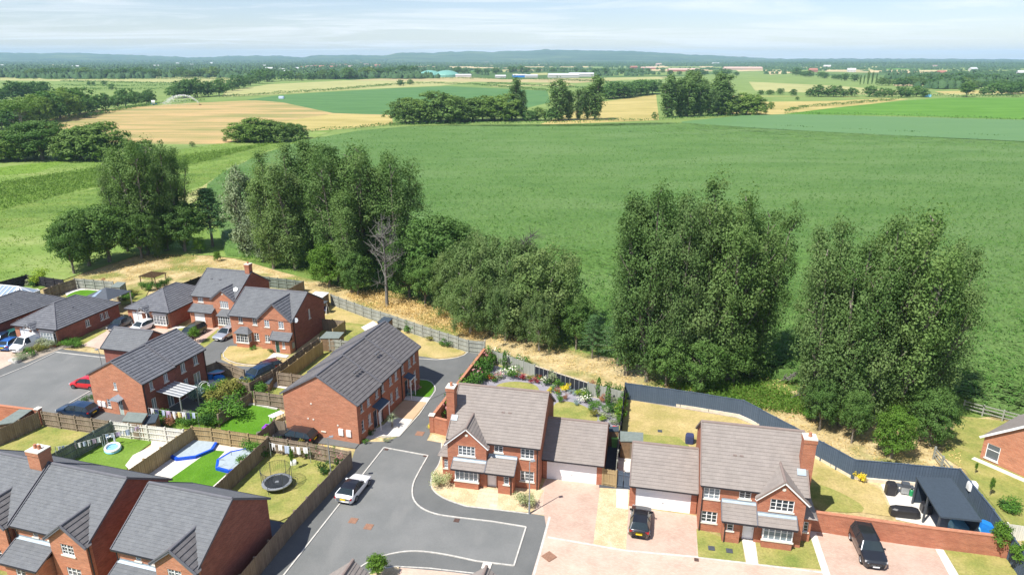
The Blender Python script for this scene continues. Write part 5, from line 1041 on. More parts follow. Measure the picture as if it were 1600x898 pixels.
# gate at the lane end
def gate(p0, p1, h, label, mat, name='gate', leaves=2):
    a, b = G(*p0), G(*p1); L = math.hypot(b[0] - a[0], b[1] - a[1]); an = math.atan2(b[1] - a[1], b[0] - a[0]); root = empty(name, (a[0], a[1], 0), an, label, 'gate')
    for k in range(leaves):
        w_ = L / leaves; n = max(2, int(w_ / .14)); 
        for i in range(n): m = MB(); m.box(k * w_ + .04 + (w_ - .08) * i / n + .006, k * w_ + .04 + (w_ - .08) * (i + 1) / n - .006, -.015, .015, .08, h - .03 * (i % 2)); m.build('board', MT[mat], root)
        m = MB(); m.box(k * w_ + .04, k * w_ + w_ - .04, -.06, -.016, .25, .35); m.box(k * w_ + .04, k * w_ + w_ - .04, -.06, -.016, h - .4, h - .3); m.build('gate_rail', MT[mat], root)
    for x in (0, L): m = MB(); m.box(x - .06, x + .06, -.06, .06, 0, h + .08); m.build('post', MT[mat], root)
    return root
gate((733, 549), (748, 550), 1.5, 'pale timber field gate at the end of the lane', 'fence_white'); gate((748, 550), (758, 548), 1.5, 'reddish timber gate next to the pale field gate', 'sleeper', leaves=1)
gate((941, 758), (962, 762), 1.75, 'natural timber side gate beside the middle double garage', 'fence_new', leaves=1); gate((963, 761), (984, 765), 1.75, 'slate grey side gate beside the right double garage', 'fence_slate', leaves=2)
brick_wall([(675, 651), (699, 657)], 'short red brick wall with stone capped pier beside the lane', 1.7, mat='brick', piers=(0,)); brick_wall([(675, 650), (716, 598), (757, 545)], 'long red brick garden wall along the lane with hedge behind', 1.7)
brick_wall([(1270, 799), (1420, 820), (1574, 839)], 'red brick boundary wall behind the dark off-roader', 1.75, piers=(2,)); brick_wall([(-20, 631), (60, 641)], 'low brick wall with pier at the edge of the left hand close', 1.7, piers=(1,))
def sleepers(px, label, h=.35, mat='sleeper', L0=2.4):
    pts = [Vector((*G(a, b), 0)) for a, b in px]; root = empty('sleeper_edging', pts[0], 0, label, 'edging'); o0 = pts[0]
    for a, b in zip(pts, pts[1:]):
        L = (b - a).length; n = max(1, round(L / L0))
        for k in range(n): m = MB(); m.bar(a - o0 + (b - a) * (k + .01) / n + Vector((0, 0, h / 2)), a - o0 + (b - a) * (k + .99) / n + Vector((0, 0, h / 2)), .2, h); m.build('sleeper', MT[mat], root)
sleepers([(979, 620), (1063, 636), (1152, 651), (1187, 667)], 'pale sleeper edging along the top of the dry lawn'); sleepers([(1268, 712), (1330, 747), (1347, 751), (1430, 759)], 'pale sleeper edging below the slate blue fence')
sleepers([(434, 641), (395, 633), (374, 636), (344, 662)], 'low raised bed edging round the bright green lawn', .25, 'kerb', 1.2); sleepers([(214, 745), (250, 717), (284, 692)], 'white edging strip along the dark gravel beside the golden fence', .15, 'white')

# ================================================================ VEHICLES
def cpx(kind, nose, tail, paint, label, group=None, roof=None, **k):
    a, b = G(*nose), G(*tail); return car(kind, ((a[0] + b[0]) / 2, (a[1] + b[1]) / 2), math.atan2(a[1] - b[1], a[0] - b[0]), paint, label, group, roof, **k)
W_ = paintm('white_paint', (.78, .79, .80), 0); K_ = paintm('black_paint', (.018, .019, .024), .3); DB = paintm('dark_blue_paint', (.02, .05, .11), .4); BL = paintm('blue_paint', (.03, .14, .45), .3)
cpx('coupe', (567, 752), (538, 788), W_, 'white coupe with black roof parked by the kerb, tail towards the viewer', roof=K_, name='sports_car')
cpx('hatch', (1002, 803), (998, 841), K_, 'black hatchback with silver roof band parked on the salmon drive')
cpx('suv', (1364, 885), (1343, 841), paintm('gunmetal_paint', (.035, .038, .045), .5), 'dark grey off-roader parked below the brick boundary wall, grille towards the viewer', name='off_roader', cat='off-road car')
cpx('estate', (437, 684), (489, 692), K_, 'black estate car parked tight against the terrace gable'); cpx('estate', (98, 644), (148, 651), DB, 'dark blue estate car parked between the semi-detached pair and the brown fence')
cpx('hatch', (121, 603), (155, 607), paintm('red_paint', (.62, .012, .02), .1), 'bright red small car showing its nose past the semi-detached gable'); cpx('estate', (343, 533), (370, 519), paintm('silver_paint', (.55, .58, .62), .6), 'silver estate car beside the bay window of the green door house')
cpx('hatch', (172, 520), (206, 504), paintm('ink_paint', (.02, .028, .04), .4), 'black hatchback parked beside the dark bungalow side wall'); cpx('hatch', (211, 521), (236, 511), W_, 'white car showing its roof above the grey garage roof')
cpx('suv', (285, 534), (318, 517), paintm('olive_paint', (.09, .10, .075), .4), 'olive grey off-roader behind the young tree on the chimney house drive', name='off_roader', cat='off-road car'); cpx('estate', (388, 598), (419, 583), DB, 'dark blue car behind the fence beside the curved dry lawn')
cpx('hatch', (404, 585), (430, 577), paintm('maroon_paint', (.09, .02, .025), .3), 'dark maroon car just beyond the dark blue car by the curved lawn')
v = cpx('van', (22, 554), (73, 533), W_, 'white panel van with blue lettering on its side', name='van', cat='van', blank_sides=True)
cpx('hatch', (38, 533), (4, 551), BL, 'bright blue hatchback beside the white van'); cpx('hatch', (30, 525), (-5, 540), DB, 'dark blue car just beyond the bright blue hatchback'); cpx('hatch', (46, 522), (16, 532), paintm('teal_paint', (.03, .16, .14), .4), 'teal car showing its roof behind the white van')
# lettering on the van: a wide word over its side, unreadable at this size, as flat blue letter strokes
m = MB(); x = -1.55
for k, wd in enumerate((.16, .13, .17, .15, .12, .17)):
    m.box(x, x + wd * .35, .985, .99, 1.28, 1.52)
    if k % 2 == 0: m.box(x + wd * .35, x + wd, .985, .99, 1.46, 1.52)
    m.box(x + wd * .35, x + wd, .985, .99, 1.28, 1.33); x += wd + .07
lm = m.build('lettering', MT.setdefault('blue_print', plain('blue_print', (.03, .08, .35), .4)), v)
yv = car('van', (19.6, 37.35), math.radians(-12), paintm('yellow_paint', (.85, .70, .02), 0), 'yellow roofed van cut by the bottom edge below the lawn path', name='van', cat='van')

# ================================================================ STREET LAMPS, SHEDS, GARDEN THINGS
def lamp(x, y, h, label, arm=(.5, .1)):
    r = empty('street_lamp', (x, y, 0), 0, label, 'street lamp', 'street lamps of the estate'); m = MB(); m.tube([(0, 0, 0), (0, 0, h * .22), (0, 0, h * .23), (0, 0, h)], [.08, .08, .05, .035], 8); m.build('pole', MT['grey'], r)
    m = MB(); m.bar((0, 0, h), (arm[0] * .4, arm[1] * .4, h + .04), .05); m.build('arm', MT['grey'], r); m = MB(); m.bar((arm[0] * .35, arm[1] * .35, h + .05), (arm[0] * 1.2, arm[1] * 1.2, h + .07), .26, .09); m.build('lamp_head', MT['grey'], r)
lamp(*G(826.9, 802.7), 4.95, 'grey street lamp at the gravel corner in front of the middle house', (.35, .1)); lamp(*G(519.4, 763.7), 5.1, 'grey street lamp beside the long grey fence near the white coupe', (.4, .05)); lamp(*G(154, 547, 5), 5.0, 'grey street lamp rising behind the semi-detached roof', (-.35, .1))
def shed(px, z, label, roof='felt', wall='wood', name='shed', rise=.12, cat='shed'):
    pts = [Vector((*G(a, b, z), 0)) for a, b in px]; o0 = sum(pts, Vector()) / 4; r = empty(name, o0, 0, label, cat); q = [p - o0 for p in pts]
    if (q[1] - q[0]).cross(q[2] - q[1]).z < 0: q = q[::-1]
    m = MB(); 
    for a, b in zip(q, q[1:] + q[:1]): m2 = MB(); wall_face(m2, a * .93, b * .93, 0, z); m2.build('wall', MT[wall], r)
    m = MB(); t = [p + Vector((0, 0, z + (rise if i in (1, 2) else 0))) for i, p in enumerate(q)]; m.poly(t); m.poly([p - Vector((0, 0, .08)) for p in t][::-1])
    for i in range(4): m.poly([t[i] - Vector((0, 0, .08)), t[(i + 1) % 4] - Vector((0, 0, .08)), t[(i + 1) % 4], t[i]])
    m.build('roof', MT[roof], r); a, b = q[0], q[1]; dr = MB(); c = (a * .55 + b * .45) * .95; e = (a * .25 + b * .75) * .95; dr.bar(Vector((c.x, c.y, z * .46)), Vector((e.x, e.y, z * .46)), .05, z * .8); dr.build('door', MT['fence'], r); return r
shed([(190, 657), (222, 661), (231, 647), (199.5, 643)], 2.0, 'grey felt roofed shed beside the clothes lines and semi-detached gable'); shed([(224, 662), (243, 661), (249, 647), (232, 647)], 1.7, 'small dark topped shed next to the grey felt shed', 'felt_dark')
shed([(499, 528), (529.6, 529.5), (538, 520), (510, 517.5)], 1.9, 'green felt shed behind the fence of the narrow lawn'); shed([(484.2, 461), (501, 468), (514.3, 458), (493, 455)], 2.1, 'white roofed garden shed behind the green door house', 'white')
shed([(-10, 664), (22, 661), (51, 641), (30, 639)], 1.7, 'sage roofed shed at the picture edge behind the dark fence', 'felt'); shed([(969, 688.5), (1005, 691), (1005, 677), (969, 673)], 1.9, 'flat grey roofed shed behind the right double garage'); shed([(948.7, 673.5), (967, 674.5), (967, 667), (949, 666)], 1.7, 'small dark store behind the middle double garage', 'felt_dark')
shed([(172, 448), (187, 450), (197, 442), (183, 440)], 2.2, 'tall grey shed between the gazebo and the pergola', 'felt', 'fence_grey'); shed([(410, 597), (421, 601), (427, 592), (416, 589)], .9, 'dark storage box on the small patio behind the terrace', 'felt_dark', name='storage_box', cat='storage box')
shed([(589, 503), (604, 507), (614, 498), (600, 494)], 2.0, 'dark roofed shed half hidden past the top of the terrace roof', 'felt_dark')
# conservatory, gazebo, pergola
o = G(-8, 452, 2.6); r = empty('conservatory', (o[0] - .5, o[1] - 1.5, 0), math.radians(-14), 'white framed glass conservatory roof behind the bungalow at the picture edge', 'conservatory'); m = MB(); wall_face(m, (0, 0), (6.2, 0), 0, 2.3); wall_face(m, (6.2, 0), (6.2, 3.6), 0, 2.3); m.build('wall', MT['glass_light'], r)
for k, q in enumerate(([(0, 0, 2.3), (6.2, 0, 2.3), (4.6, 1.8, 3.3), (0, 1.8, 3.3)], [(6.2, 0, 2.3), (6.2, 3.6, 2.3), (4.6, 1.8, 3.3)], [(6.2, 3.6, 2.3), (0, 3.6, 2.3), (0, 1.8, 3.3), (4.6, 1.8, 3.3)])): m = MB(); m.poly(q); m.build('pane', MT.setdefault('cons_glass', gloss('conservatory_glass', (.24, .31, .40), .1)), r)
for p_, q in [((k * .75, 0, 2.33), (min(k * .75, 4.6), 1.8, 3.33)) for k in range(9)] + [((0, 1.8, 3.35), (4.6, 1.8, 3.35)), ((4.6, 1.8, 3.33), (6.2, 3.6, 2.33)), ((0, 0, 2.3), (6.2, 0, 2.3)), ((6.2, 0, 2.3), (6.2, 3.6, 2.3)), ((4.6, 1.8, 3.33), (6.2, 1.2, 2.33)), ((4.6, 1.8, 3.33), (6.2, 2.4, 2.33))]: m = MB(); m.bar(p_, q, .09); m.build('glazing_bar', MT['white'], r)
o = G(160, 464, 2.3); r = empty('gazebo', (o[0], o[1] + 1.2, 0), math.radians(-14), 'slate roofed gazebo with pale roof window behind the bungalow', 'gazebo'); w2 = 2.3
for s in range(4): a = s * math.pi / 2; c_, s_ = math.cos(a), math.sin(a); R2_ = lambda x, y: (x * c_ - y * s_, x * s_ + y * c_); m = MB(); m.poly([(*R2_(-w2, -w2), 2.3), (*R2_(w2, -w2), 2.3), (0, 0, 3.4)]); m.build('roof_slope', MT['dkgrey'], r); m = MB(); m.box(*sorted((R2_(-w2 + .2, 0)[0] - .05, R2_(-w2 + .2, 0)[0] + .05)), 0, .1, 0, 2.3) if False else m.box(-.06, .06, -.06, .06, 0, 2.3); m.build('post', MT['white'], r, (*R2_(-w2 + .2, -w2 + .2), 0))
m = MB(); m.poly([(-.9, -1.9, 2.53), (-.3, -1.9, 2.53), (-.1, -.6, 3.15), (-.45, -.6, 3.15)]); m.build('roof_window', MT['cons_glass'], r)
o = G(222, 452, 0); r = empty('pergola', (o[0], o[1], 0), math.radians(-14), 'open timber pergola over planting between the shed and the bungalow roof', 'pergola')
for x in (0, 2.8):
    for y in (0, 2.4): m = MB(); m.box(x - .06, x + .06, y - .06, y + .06, 0, 2.2); m.build('post', MT['wood'], r)
for k in range(9): m = MB(); m.box(k * .35 - .03, k * .35 + .03, -.3, 2.7, 2.2, 2.32); m.build('rafter', MT['wood'], r)
# garden room with flat dark roof in the right garden
P4 = [(33.6, 48.97), (36.39, 48.74), (35.33, 43.24), (32.51, 43.77)]; r = empty('garden_shelter', (32.51, 43.77, 0), 0, 'open fronted garden shelter with flat slate grey roof on the pale patio', 'shelter'); q = [Vector((a - 32.51, b - 43.77, 0)) for a, b in P4]
m = MB(); m.poly([p + Vector((0, 0, 2.6)) for p in q][::-1]); m.poly([p + Vector((0, 0, 2.45)) for p in q]); 
for i in range(4): m.poly([q[i] + Vector((0, 0, 2.6)), q[(i + 1) % 4] + Vector((0, 0, 2.6)), q[(i + 1) % 4] + Vector((0, 0, 2.45)), q[i] + Vector((0, 0, 2.45))])
m.build('roof', MT['felt_dark'], r)
for i, (a, b) in enumerate(((q[1], q[2]), (q[0], q[1]))): m = MB(); wall_face(m, b * .97 + a * .03, a * .97 + b * .03, 0, 2.45); wall_face(m, a * .97 + b * .03, b * .97 + a * .03, 0, 2.45); m.build('wall', MT['fence_slate'], r)
for p_ in (q[0], q[3], q[0] * .5 + q[3] * .5): m = MB(); c = p_ * .95 + (sum(q, Vector()) / 4) * .05; m.box(c.x - .06, c.x + .06, c.y - .06, c.y + .06, 0, 2.45); m.build('post', MT['dkgrey'], r)
def lump(name, px, dims, mat, label, cat, rz=-.2, taper=.8, group=None, z=0):
    """covered or moulded item: tapered box with softened top"""
    x, y = G(*px); a, b, h = dims[0] / 2, dims[1] / 2, dims[2]; m = MB(); R_ = [(1, 0), (1.02, .5), (.96, .85), (taper, 1.0)]
    rings = [[(sx * a * k, sy * b * k, h * t) for sx, sy in ((-1, -.7), (-.7, -1), (.7, -1), (1, -.7), (1, .7), (.7, 1), (-.7, 1), (-1, .7))] for k, t in R_]
    for r0, r1 in zip(rings, rings[1:]):
        for i in range(8): m.poly([r0[i], r0[(i + 1) % 8], r1[(i + 1) % 8], r1[i]])
    m.poly(rings[-1]); o = m.build(name, MT[mat], None, (x, y, z + .1), rz); tag(o, label, cat, group); return o
for px, dm, lb in (((1390, 772), (.8, .7, 1.1), 'black covered barbecue standing alone on the pale patio'), ((1412, 806), (2.2, .8, .7), 'long black furniture cover by the brick wall on the patio'), ((1446, 800), (.8, .8, .8), 'grey armchair under the edge of the garden shelter'), ((1452, 784), (.8, 1.6, .8), 'grey sofa inside the open garden shelter')): lump('furniture_cover', px, dm, 'black', lb, 'garden furniture', -.2)
x, y = G(1412, 772); r = empty('barbecue', (x, y, .1), -.3, 'grey barbecue trolley with green gas bottle on the patio', 'barbecue'); m = MB(); m.box(-.65, .65, -.25, .25, .72, .78); m.box(-.3, .3, -.25, .25, .78, 1.05); m.build('grill', MT['dkgrey'], r); m = MB(); m.box(-.3, .3, -.22, .22, .1, .72); m.build('cabinet', MT['grey'], r); m = MB(); m.tube([(.5, -.1, 0), (.5, -.1, .5), (.5, -.1, .6)], [.17, .17, .06], 10); m.build('gas_bottle', MT.setdefault('bottle_green', plain('bottle_green', (.02, .25, .09), .4)), r)
for x0 in (-.55, .0, .55): m = MB(); m.box(x0 - .03, x0 + .03, -.2, .2, 0, .72); m.build('leg', MT['dkgrey'], r)
MT['pool_blue'] = plain('pale_pool_blue', (.25, .58, .80), .3); MT['box_blue'] = plain('blue_box', (.02, .20, .62), .4); lump('hot_tub', (1505, 833), (2.0, 1.2, .8), 'pool_blue', 'pale blue hot tub lid peeping over the brick wall', 'hot tub', -.2, .9); lump('storage_box', (1540, 832), (1.0, .6, .8), 'box_blue', 'bright blue plastic box at the shelter corner', 'box', -.9, .95); lump('cover', (1513, 785), (.7, .7, .7), 'white', 'white parasol cover behind the slate grey shelter roof', 'parasol cover', z=1.2)
for px, c, lb in (((970, 706), (.75, .06, .02), 'red lidded wheelie bin beside the purple lidded one behind the right garage gate'), ((981, 706), (.30, .08, .55), 'purple lidded wheelie bin behind the right garage gate'), ((961, 684), (.8, .08, .05), 'red lidded wheelie bin beyond the middle double garage'), ((961, 690), (.25, .12, .60), 'purple lidded wheelie bin beyond the middle double garage'), ((960, 698), (.25, .55, .15), 'green wheelie bin beyond the middle double garage'), ((952, 692), (.4, .5, .6), 'pale blue grey wheelie bin tight against the garage roof edge'), ((424, 678), (.08, .25, .08), 'green wheelie bin beside the terrace gable and black estate car'), ((418, 681), (.25, .05, .45), 'purple bin lid beside the green wheelie bin'), ((141, 518), (.03, .12, .06), 'dark green wheelie bin against the bungalow side wall')):
    x, y = G(*px); r = empty('wheelie_bin', (x, y, .1), -.2, lb, 'wheelie bin'); m = MB(); m.poly([(-.22, -.25, 0), (.22, -.25, 0), (.22, .25, 0), (-.22, .25, 0)][::-1])
    for p_, q in (((-1, -1), (1, -1)), ((1, -1), (1, 1)), ((1, 1), (-1, 1)), ((-1, 1), (-1, -1))): m.poly([(p_[0] * .22, p_[1] * .25, 0), (q[0] * .22, q[1] * .25, 0), (q[0] * .29, q[1] * .34, .95), (p_[0] * .29, p_[1] * .34, .95)])
    key = 'bin%s' % lb[:9]; MT[key] = plain('bin_plastic', c, .45); m.build('bin_body', MT['dkgrey'] if 'green' not in lb else MT[key], r); m = MB(); m.box(-.31, .31, -.37, .35, .95, 1.0); m.box(-.29, .29, .3, .4, .93, 1.03); m.build('lid', MT[key], r)
# washing lines with single garments
def washing(p0, p1, label, n, cols, gl, h=1.7, sag=.12, drop=(.4, .7)):
    a, b = Vector((*G(*p0), 0)), Vector((*G(*p1), 0)); r = empty('washing_line', a, 0, label, 'washing line'); d = b - a
    for p_ in (Vector(), d): m = MB(); m.tube([p_, p_ + Vector((0, 0, h + .05))], .03, 6); m.build('post', MT['grey'], r)
    m = MB(); m.tube([d * t + Vector((0, 0, h - sag * 4 * t * (1 - t))) for t in (0, .25, .5, .75, 1)], .008, 4); m.build('line', MT['white'], r)
    L = d.length; u = d.normalized(); nn = Vector((-u.y, u.x, 0))
    for k in range(n):
        t = (k + .7 + random.uniform(-.15, .15)) / (n + .4); w_ = random.uniform(.3, .5) * min(1, L / n / .55); hh = random.uniform(*drop); z = h - sag * 4 * t * (1 - t); c = a + d * t; m = MB(); cols_ = 4
        for i in range(cols_):
            x0, x1 = -w_ / 2 + w_ * i / cols_, -w_ / 2 + w_ * (i + 1) / cols_; off = lambda x: nn * (.05 * math.sin(x * 18 + k)); q = lambda x, zz: u * x + off(x) * (1 if zz < 0 else .2) + Vector((0, 0, zz))
            cut = hh * (.55 if (k % 3 == 0 and i in (1, 2)) else 1); m.poly([q(x0, 0), q(x1, 0), q(x1, -cut), q(x0, -cut)])
        o = m.build('garment', MT[cols[k % len(cols)]], None, (c.x, c.y, z)); tag(o, gl, 'garment', gl)
MT['cloth_white'] = plain('white_cloth', (.75, .75, .77), .9); MT['cloth_blue'] = plain('pale_blue_cloth', (.45, .52, .68), .9); MT['cloth_navy'] = plain('navy_cloth', (.04, .05, .12), .9); MT['cloth_pink'] = plain('lilac_cloth', (.55, .42, .58), .9); MT['cloth_yellow'] = plain('yellow_cloth', (.75, .65, .25), .9)
washing((92, 723), (163, 706), 'washing line in front of the sage green fence', 9, ['cloth_white', 'cloth_blue', 'cloth_white', 'cloth_pink'], 'small garments pegged out in front of the sage green fence')
washing((166, 703), (224, 688), 'washing line above the paddling pool', 7, ['cloth_blue', 'cloth_white', 'cloth_pink', 'cloth_white'], 'garments pegged out above the paddling pool'); washing((236, 660), (312, 668), 'washing line beside the veranda of the semi-detached pair', 9, ['cloth_white', 'cloth_navy', 'cloth_blue', 'cloth_pink', 'cloth_white', 'cloth_yellow'], 'washing hung beside the veranda', drop=(.6, 1.0))
washing((424, 716), (486, 724), 'washing line in front of the climber covered fence', 6, ['cloth_white', 'cloth_white', 'cloth_blue', 'cloth_white'], 'white washing in front of the climber covered fence', drop=(.5, .8))
# trampolines and pools
MT['net'] = plain('dark_net', (.03, .035, .04), .8); MT['tramp_mat'] = plain('grey_mat', (.34, .40, .44), .7, var=.08); MT['rim_blue'] = plain('blue_rim', (.01, .08, .55), .5)
def ring(m, r0, r1, z0, z1, n, mi=0, ell=1):
    for k in range(n):
        a, b = 2 * math.pi * k / n, 2 * math.pi * (k + 1) / n; P = lambda r, t, z: (r * math.cos(t) * ell, r * math.sin(t), z)
        m.poly([P(r0, a, z1), P(r1, a, z1), P(r1, b, z1), P(r0, b, z1)], mi); m.poly([P(r1, a, z0), P(r1, b, z0), P(r1, b, z1), P(r1, a, z1)], mi)
for (px, py), ell, rz, lb, net in (((302, 704), 1.25, .55, 'blue rimmed octagonal sunken trampoline nearer the golden fence corner', 0), ((373, 722), 1.15, .75, 'blue rimmed octagonal sunken trampoline with a folded net, beside the middle fence', 1)):
    x, y = G(px, py); r = empty('trampoline', (x, y, .1), rz, lb, 'trampoline'); m = MB(); m.poly([(1.62 * math.cos(2 * math.pi * k / 8) * ell, 1.62 * math.sin(2 * math.pi * k / 8), .26) for k in range(8)]); m.build('jumping_mat', MT['tramp_mat'], r); m = MB(); ring(m, 1.6, 1.82, 0, .28, 8, 0, ell); m.build('rim', MT['rim_blue'], r)
    if net:
        for k in range(8): m = MB(); m.tube([(1.7 * ell * math.cos(k * .785), 1.7 * math.sin(k * .785), .28), (1.1 * ell * math.cos(k * .785 + .3), 1.1 * math.sin(k * .785 + .3), .5)], .02, 5); m.build('pole', MT['grey'], r)
x, y = G(434, 762); r = empty('trampoline', (x, y, .1), .2, 'round trampoline with tall dark safety net on the patchy lawn', 'trampoline'); m = MB(); m.disc((0, 0), 1.05, .55, 24); m.build('jumping_mat', MT['net'], r); m = MB(); ring(m, 1.03, 1.28, .5, .57, 24); m.build('rim', MT['grey'], r)
m = MB(); n = 40
for k in range(n): a = 2 * math.pi * k / n; m.tube([(1.05 * math.cos(a), 1.05 * math.sin(a), .57), (1.25 * math.cos(a), 1.25 * math.sin(a), 1.9)], .006, 3, 0, False)
for z in np.linspace(.75, 1.9, 12): rr = 1.05 + .2 * (z - .57) / 1.33; m.tube([(rr * math.cos(2 * math.pi * k / 20), rr * math.sin(2 * math.pi * k / 20), z) for k in range(21)], .006 if z < 1.85 else .02, 3, 0, False)
m.build('safety_net', MT['net'], r)
for k in range(6): a = k * math.pi / 3; m = MB(); m.tube([(1.22 * math.cos(a), 1.22 * math.sin(a), 0), (1.25 * math.cos(a), 1.25 * math.sin(a), .5), (1.3 * math.cos(a), 1.3 * math.sin(a), 1.95)], .025, 5); m.build('leg', MT['dkgrey'], r)
MT['white_dot'] = MT['white']; m = MB(); m.poly([(-.18, -.12, .56), (.18, -.12, .56), (.1, .16, .56), (-.1, .16, .56)]); m.build('printed_mark', MT['grey'], r)
x, y = G(459, 762); r = empty('play_net', (x, y, .1), .5, 'small round pop-up net beside the netted trampoline', 'play net'); m = MB(); m.tube([(.45 * math.cos(k * .523), .1, .5 + .45 * math.sin(k * .523)) for k in range(13)], .02, 5); m.build('hoop', MT['dkgrey'], r); m = MB()
for k in range(7): m.tube([(-.42 + k * .14, .1, .1), (-.42 + k * .14, .4, .5), (-.42 + k * .14, .1, .9)], .006, 3)
m.build('netting', MT['net'], r)
lump('stool', (459, 726), (.55, .5, .35), 'white', 'white garden stool on the patchy lawn in front of the washing', 'stool', .3)
x, y = G(177, 704); r = empty('paddling_pool', (x, y, .1), .6, 'blue and white inflatable paddling pool with white back rest on the lawn', 'paddling pool'); 
for zz, mt_ in ((.12, 'pool_blue'), (.3, 'white')): m = MB(); m.tube([(.62 * math.cos(2 * math.pi * k / 20), .85 * math.sin(2 * math.pi * k / 20), zz) for k in range(21)], .12, 6); m.build('ring', MT[mt_], r, smooth=True)
m = MB(); m.poly([(.55 * math.cos(2 * math.pi * k / 16), .78 * math.sin(2 * math.pi * k / 16), .22) for k in range(16)]); m.build('water', MT['pool_blue'], r); m = MB(); m.tube([(-.3, .95, .3), (-.3, 1.0, 1.0), (.3, 1.0, 1.0), (.3, .95, .3)], .12, 6); m.build('back_rest', MT['white'], r, smooth=True)
MT['plank'] = MT['sleeper']; r = empty('sand_box', (*G(247, 687), .1), -.2, 'open grey box on the pale patio by the cream fence', 'sand box'); 
for q in ((-.6, .6, -.4, -.34), (-.6, .6, .34, .4), (-.6, -.54, -.34, .34), (.54, .6, -.34, .34)): m = MB(); m.box(q[0], q[1], q[2], q[3], 0, .3); m.build('board', MT['kerb'], r)
# toys and seats beside the semi-detached pair
x, y = G(338, 590); r = empty('play_table', (x, y, .1), .2, 'oval play table with blue and green top beside the bent fence', 'play table'); m = MB(); m.poly([(1.0 * math.cos(2 * math.pi * k / 18), .6 * math.sin(2 * math.pi * k / 18), .75) for k in range(18)]); m.build('table_top', MT['pool_blue'], r); m = MB(); m.tube([(1.0 * math.cos(2 * math.pi * k / 18), .6 * math.sin(2 * math.pi * k / 18), .75) for k in range(19)], .08, 5); m.build('rim', MT['cloth_pink'], r)
for q in ((-.6, -.3), (.6, -.3), (-.6, .3), (.6, .3)): m = MB(); m.box(q[0] - .04, q[0] + .04, q[1] - .04, q[1] + .04, 0, .72); m.build('leg', MT['grey'], r)
lump('toy_car', (343, 594), (1.2, .7, .5), 'box_blue', 'bright blue plastic toy in front of the oval play table', 'toy'); lump('toy_car', (329, 593), (.6, .5, .6), 'box_blue', 'small blue plastic toy against the semi-detached wall', 'toy')
o = G(322, 622); r = empty('garden_arch', (o[0], o[1], .1), .9, 'white lattice garden arch beside the dark screen', 'garden arch'); m = MB()
for k in range(12): a = math.pi * k / 11; b = math.pi * (k + 1) / 11; 
for s in (-.2, .2): m.tube([(-.5, s, 0), (-.5, s, 1.5)] + [(-.5 * math.cos(t), s, 1.5 + .4 * math.sin(t)) for t in np.linspace(0, math.pi, 8)] + [(.5, s, 0)], .03, 5)
for k in range(7): m.bar((-.5, -.2, .2 + k * .22), (-.5, .2, .2 + k * .22), .03); m.bar((.5, -.2, .2 + k * .22), (.5, .2, .2 + k * .22), .03)
m.build('frame', MT['white'], r)
o = G(503, 490); r = empty('swing', (o[0], o[1], .1), -.2, 'blue canopied garden swing seat behind the green door house', 'swing seat'); m = MB(); m.bar((-.9, 0, 1.65), (.9, 0, 1.75), 1.1, .06); m.build('canopy', MT['dkgrey'], r); m = MB(); m.box(-.8, .8, -.3, .3, .45, .55); m.box(-.8, .8, .25, .32, .55, 1.0); m.build('seat', MT['cloth_navy'], r)
for s in (-1, 1):
    for t in (-.6, .6): m = MB(); m.bar((s * .95, t, 0), (s * .9, 0, 1.65), .05); m.build('leg', MT['white'], r)
lump('toy', (531, 508), (.5, .5, .4), 'cloth_pink', 'pink and navy toy inside the bin screen', 'toy'); lump('bicycle_cover', (1077, 692), (.8, .7, .9), 'cloth_navy', 'dark and pink covered child bicycle behind the right house', 'covered bicycle')
x, y = G(433, 658); r = empty('garden_table', (x, y, .1), .9, 'white garden table against the terrace gable', 'garden table'); m = MB(); m.box(-.7, .7, -.4, .4, .7, .74); m.build('table_top', MT['white'], r)
for q in ((-.6, -.3), (.6, -.3), (-.6, .3), (.6, .3)): m = MB(); m.box(q[0] - .03, q[0] + .03, q[1] - .03, q[1] + .03, 0, .7); m.build('leg', MT['white'], r)
lump('planter', (1348, 750), (.4, .4, .3), 'wood', 'small planter on the sleeper edging', 'planter')
lump('rock', (24, 566), (1.3, .9, .4), 'kerb', 'grey boulder at the end of the shrub bed by the close', 'rock')
# irrigation reel, its spray, and a trailer far out in the fields
x, y = G(240, 164.5); r = empty('irrigation_reel', (x, y, .1), .5, 'white hose reel of the field irrigator at the edge of the tan field', 'irrigation reel'); m = MB(); m.tube([(-1.2, 0, 2), (1.2, 0, 2)], 1.7, 16); m.build('drum', MT['white'], r); m = MB(); m.box(-2, 2.6, -.9, .9, .6, 1.0); m.tube([(0, -1.1, .6), (0, 1.1, .6)], .6, 10); m.build('chassis', MT['box_blue'], r)
x, y = G(313, 165); r = empty('sprinkler', (x, y, .1), .5, 'small wheeled sprinkler at the end of the water spray on the tan field', 'sprinkler'); m = MB(); m.box(-1, 1, -.6, .6, .3, .8); m.tube([(0, 0, .8), (-.6, 0, 2.2)], .12, 6); m.build('gun', MT['wood'], r)
mm, n_, out_ = new_mat('water_spray'); t_ = N(n_, 'ShaderNodeBsdfTransparent'); d_ = N(n_, 'ShaderNodeBsdfDiffuse'); d_.inputs[0].default_value = (.9, .93, .95, 1); mx_ = N(n_, 'ShaderNodeMixShader'); mx_.inputs[0].default_value = .4; n_.links.new(t_.outputs[0], mx_.inputs[1]); n_.links.new(d_.outputs[0], mx_.inputs[2]); n_.links.new(mx_.outputs[0], out_.inputs[0])
x0, y0 = G(311, 165); x1, y1 = G(258, 166); rng = np.random.default_rng(4); T = rng.uniform(0, 1, 2600) ** .8; Zt = 2 + 7.0 * 4 * T * (1 - T) * (1 - T * .25); fall = np.where(rng.random(len(T)) < .35, rng.uniform(0, 1, len(T)) ** 1.5, 0) * Zt * (T > .25)
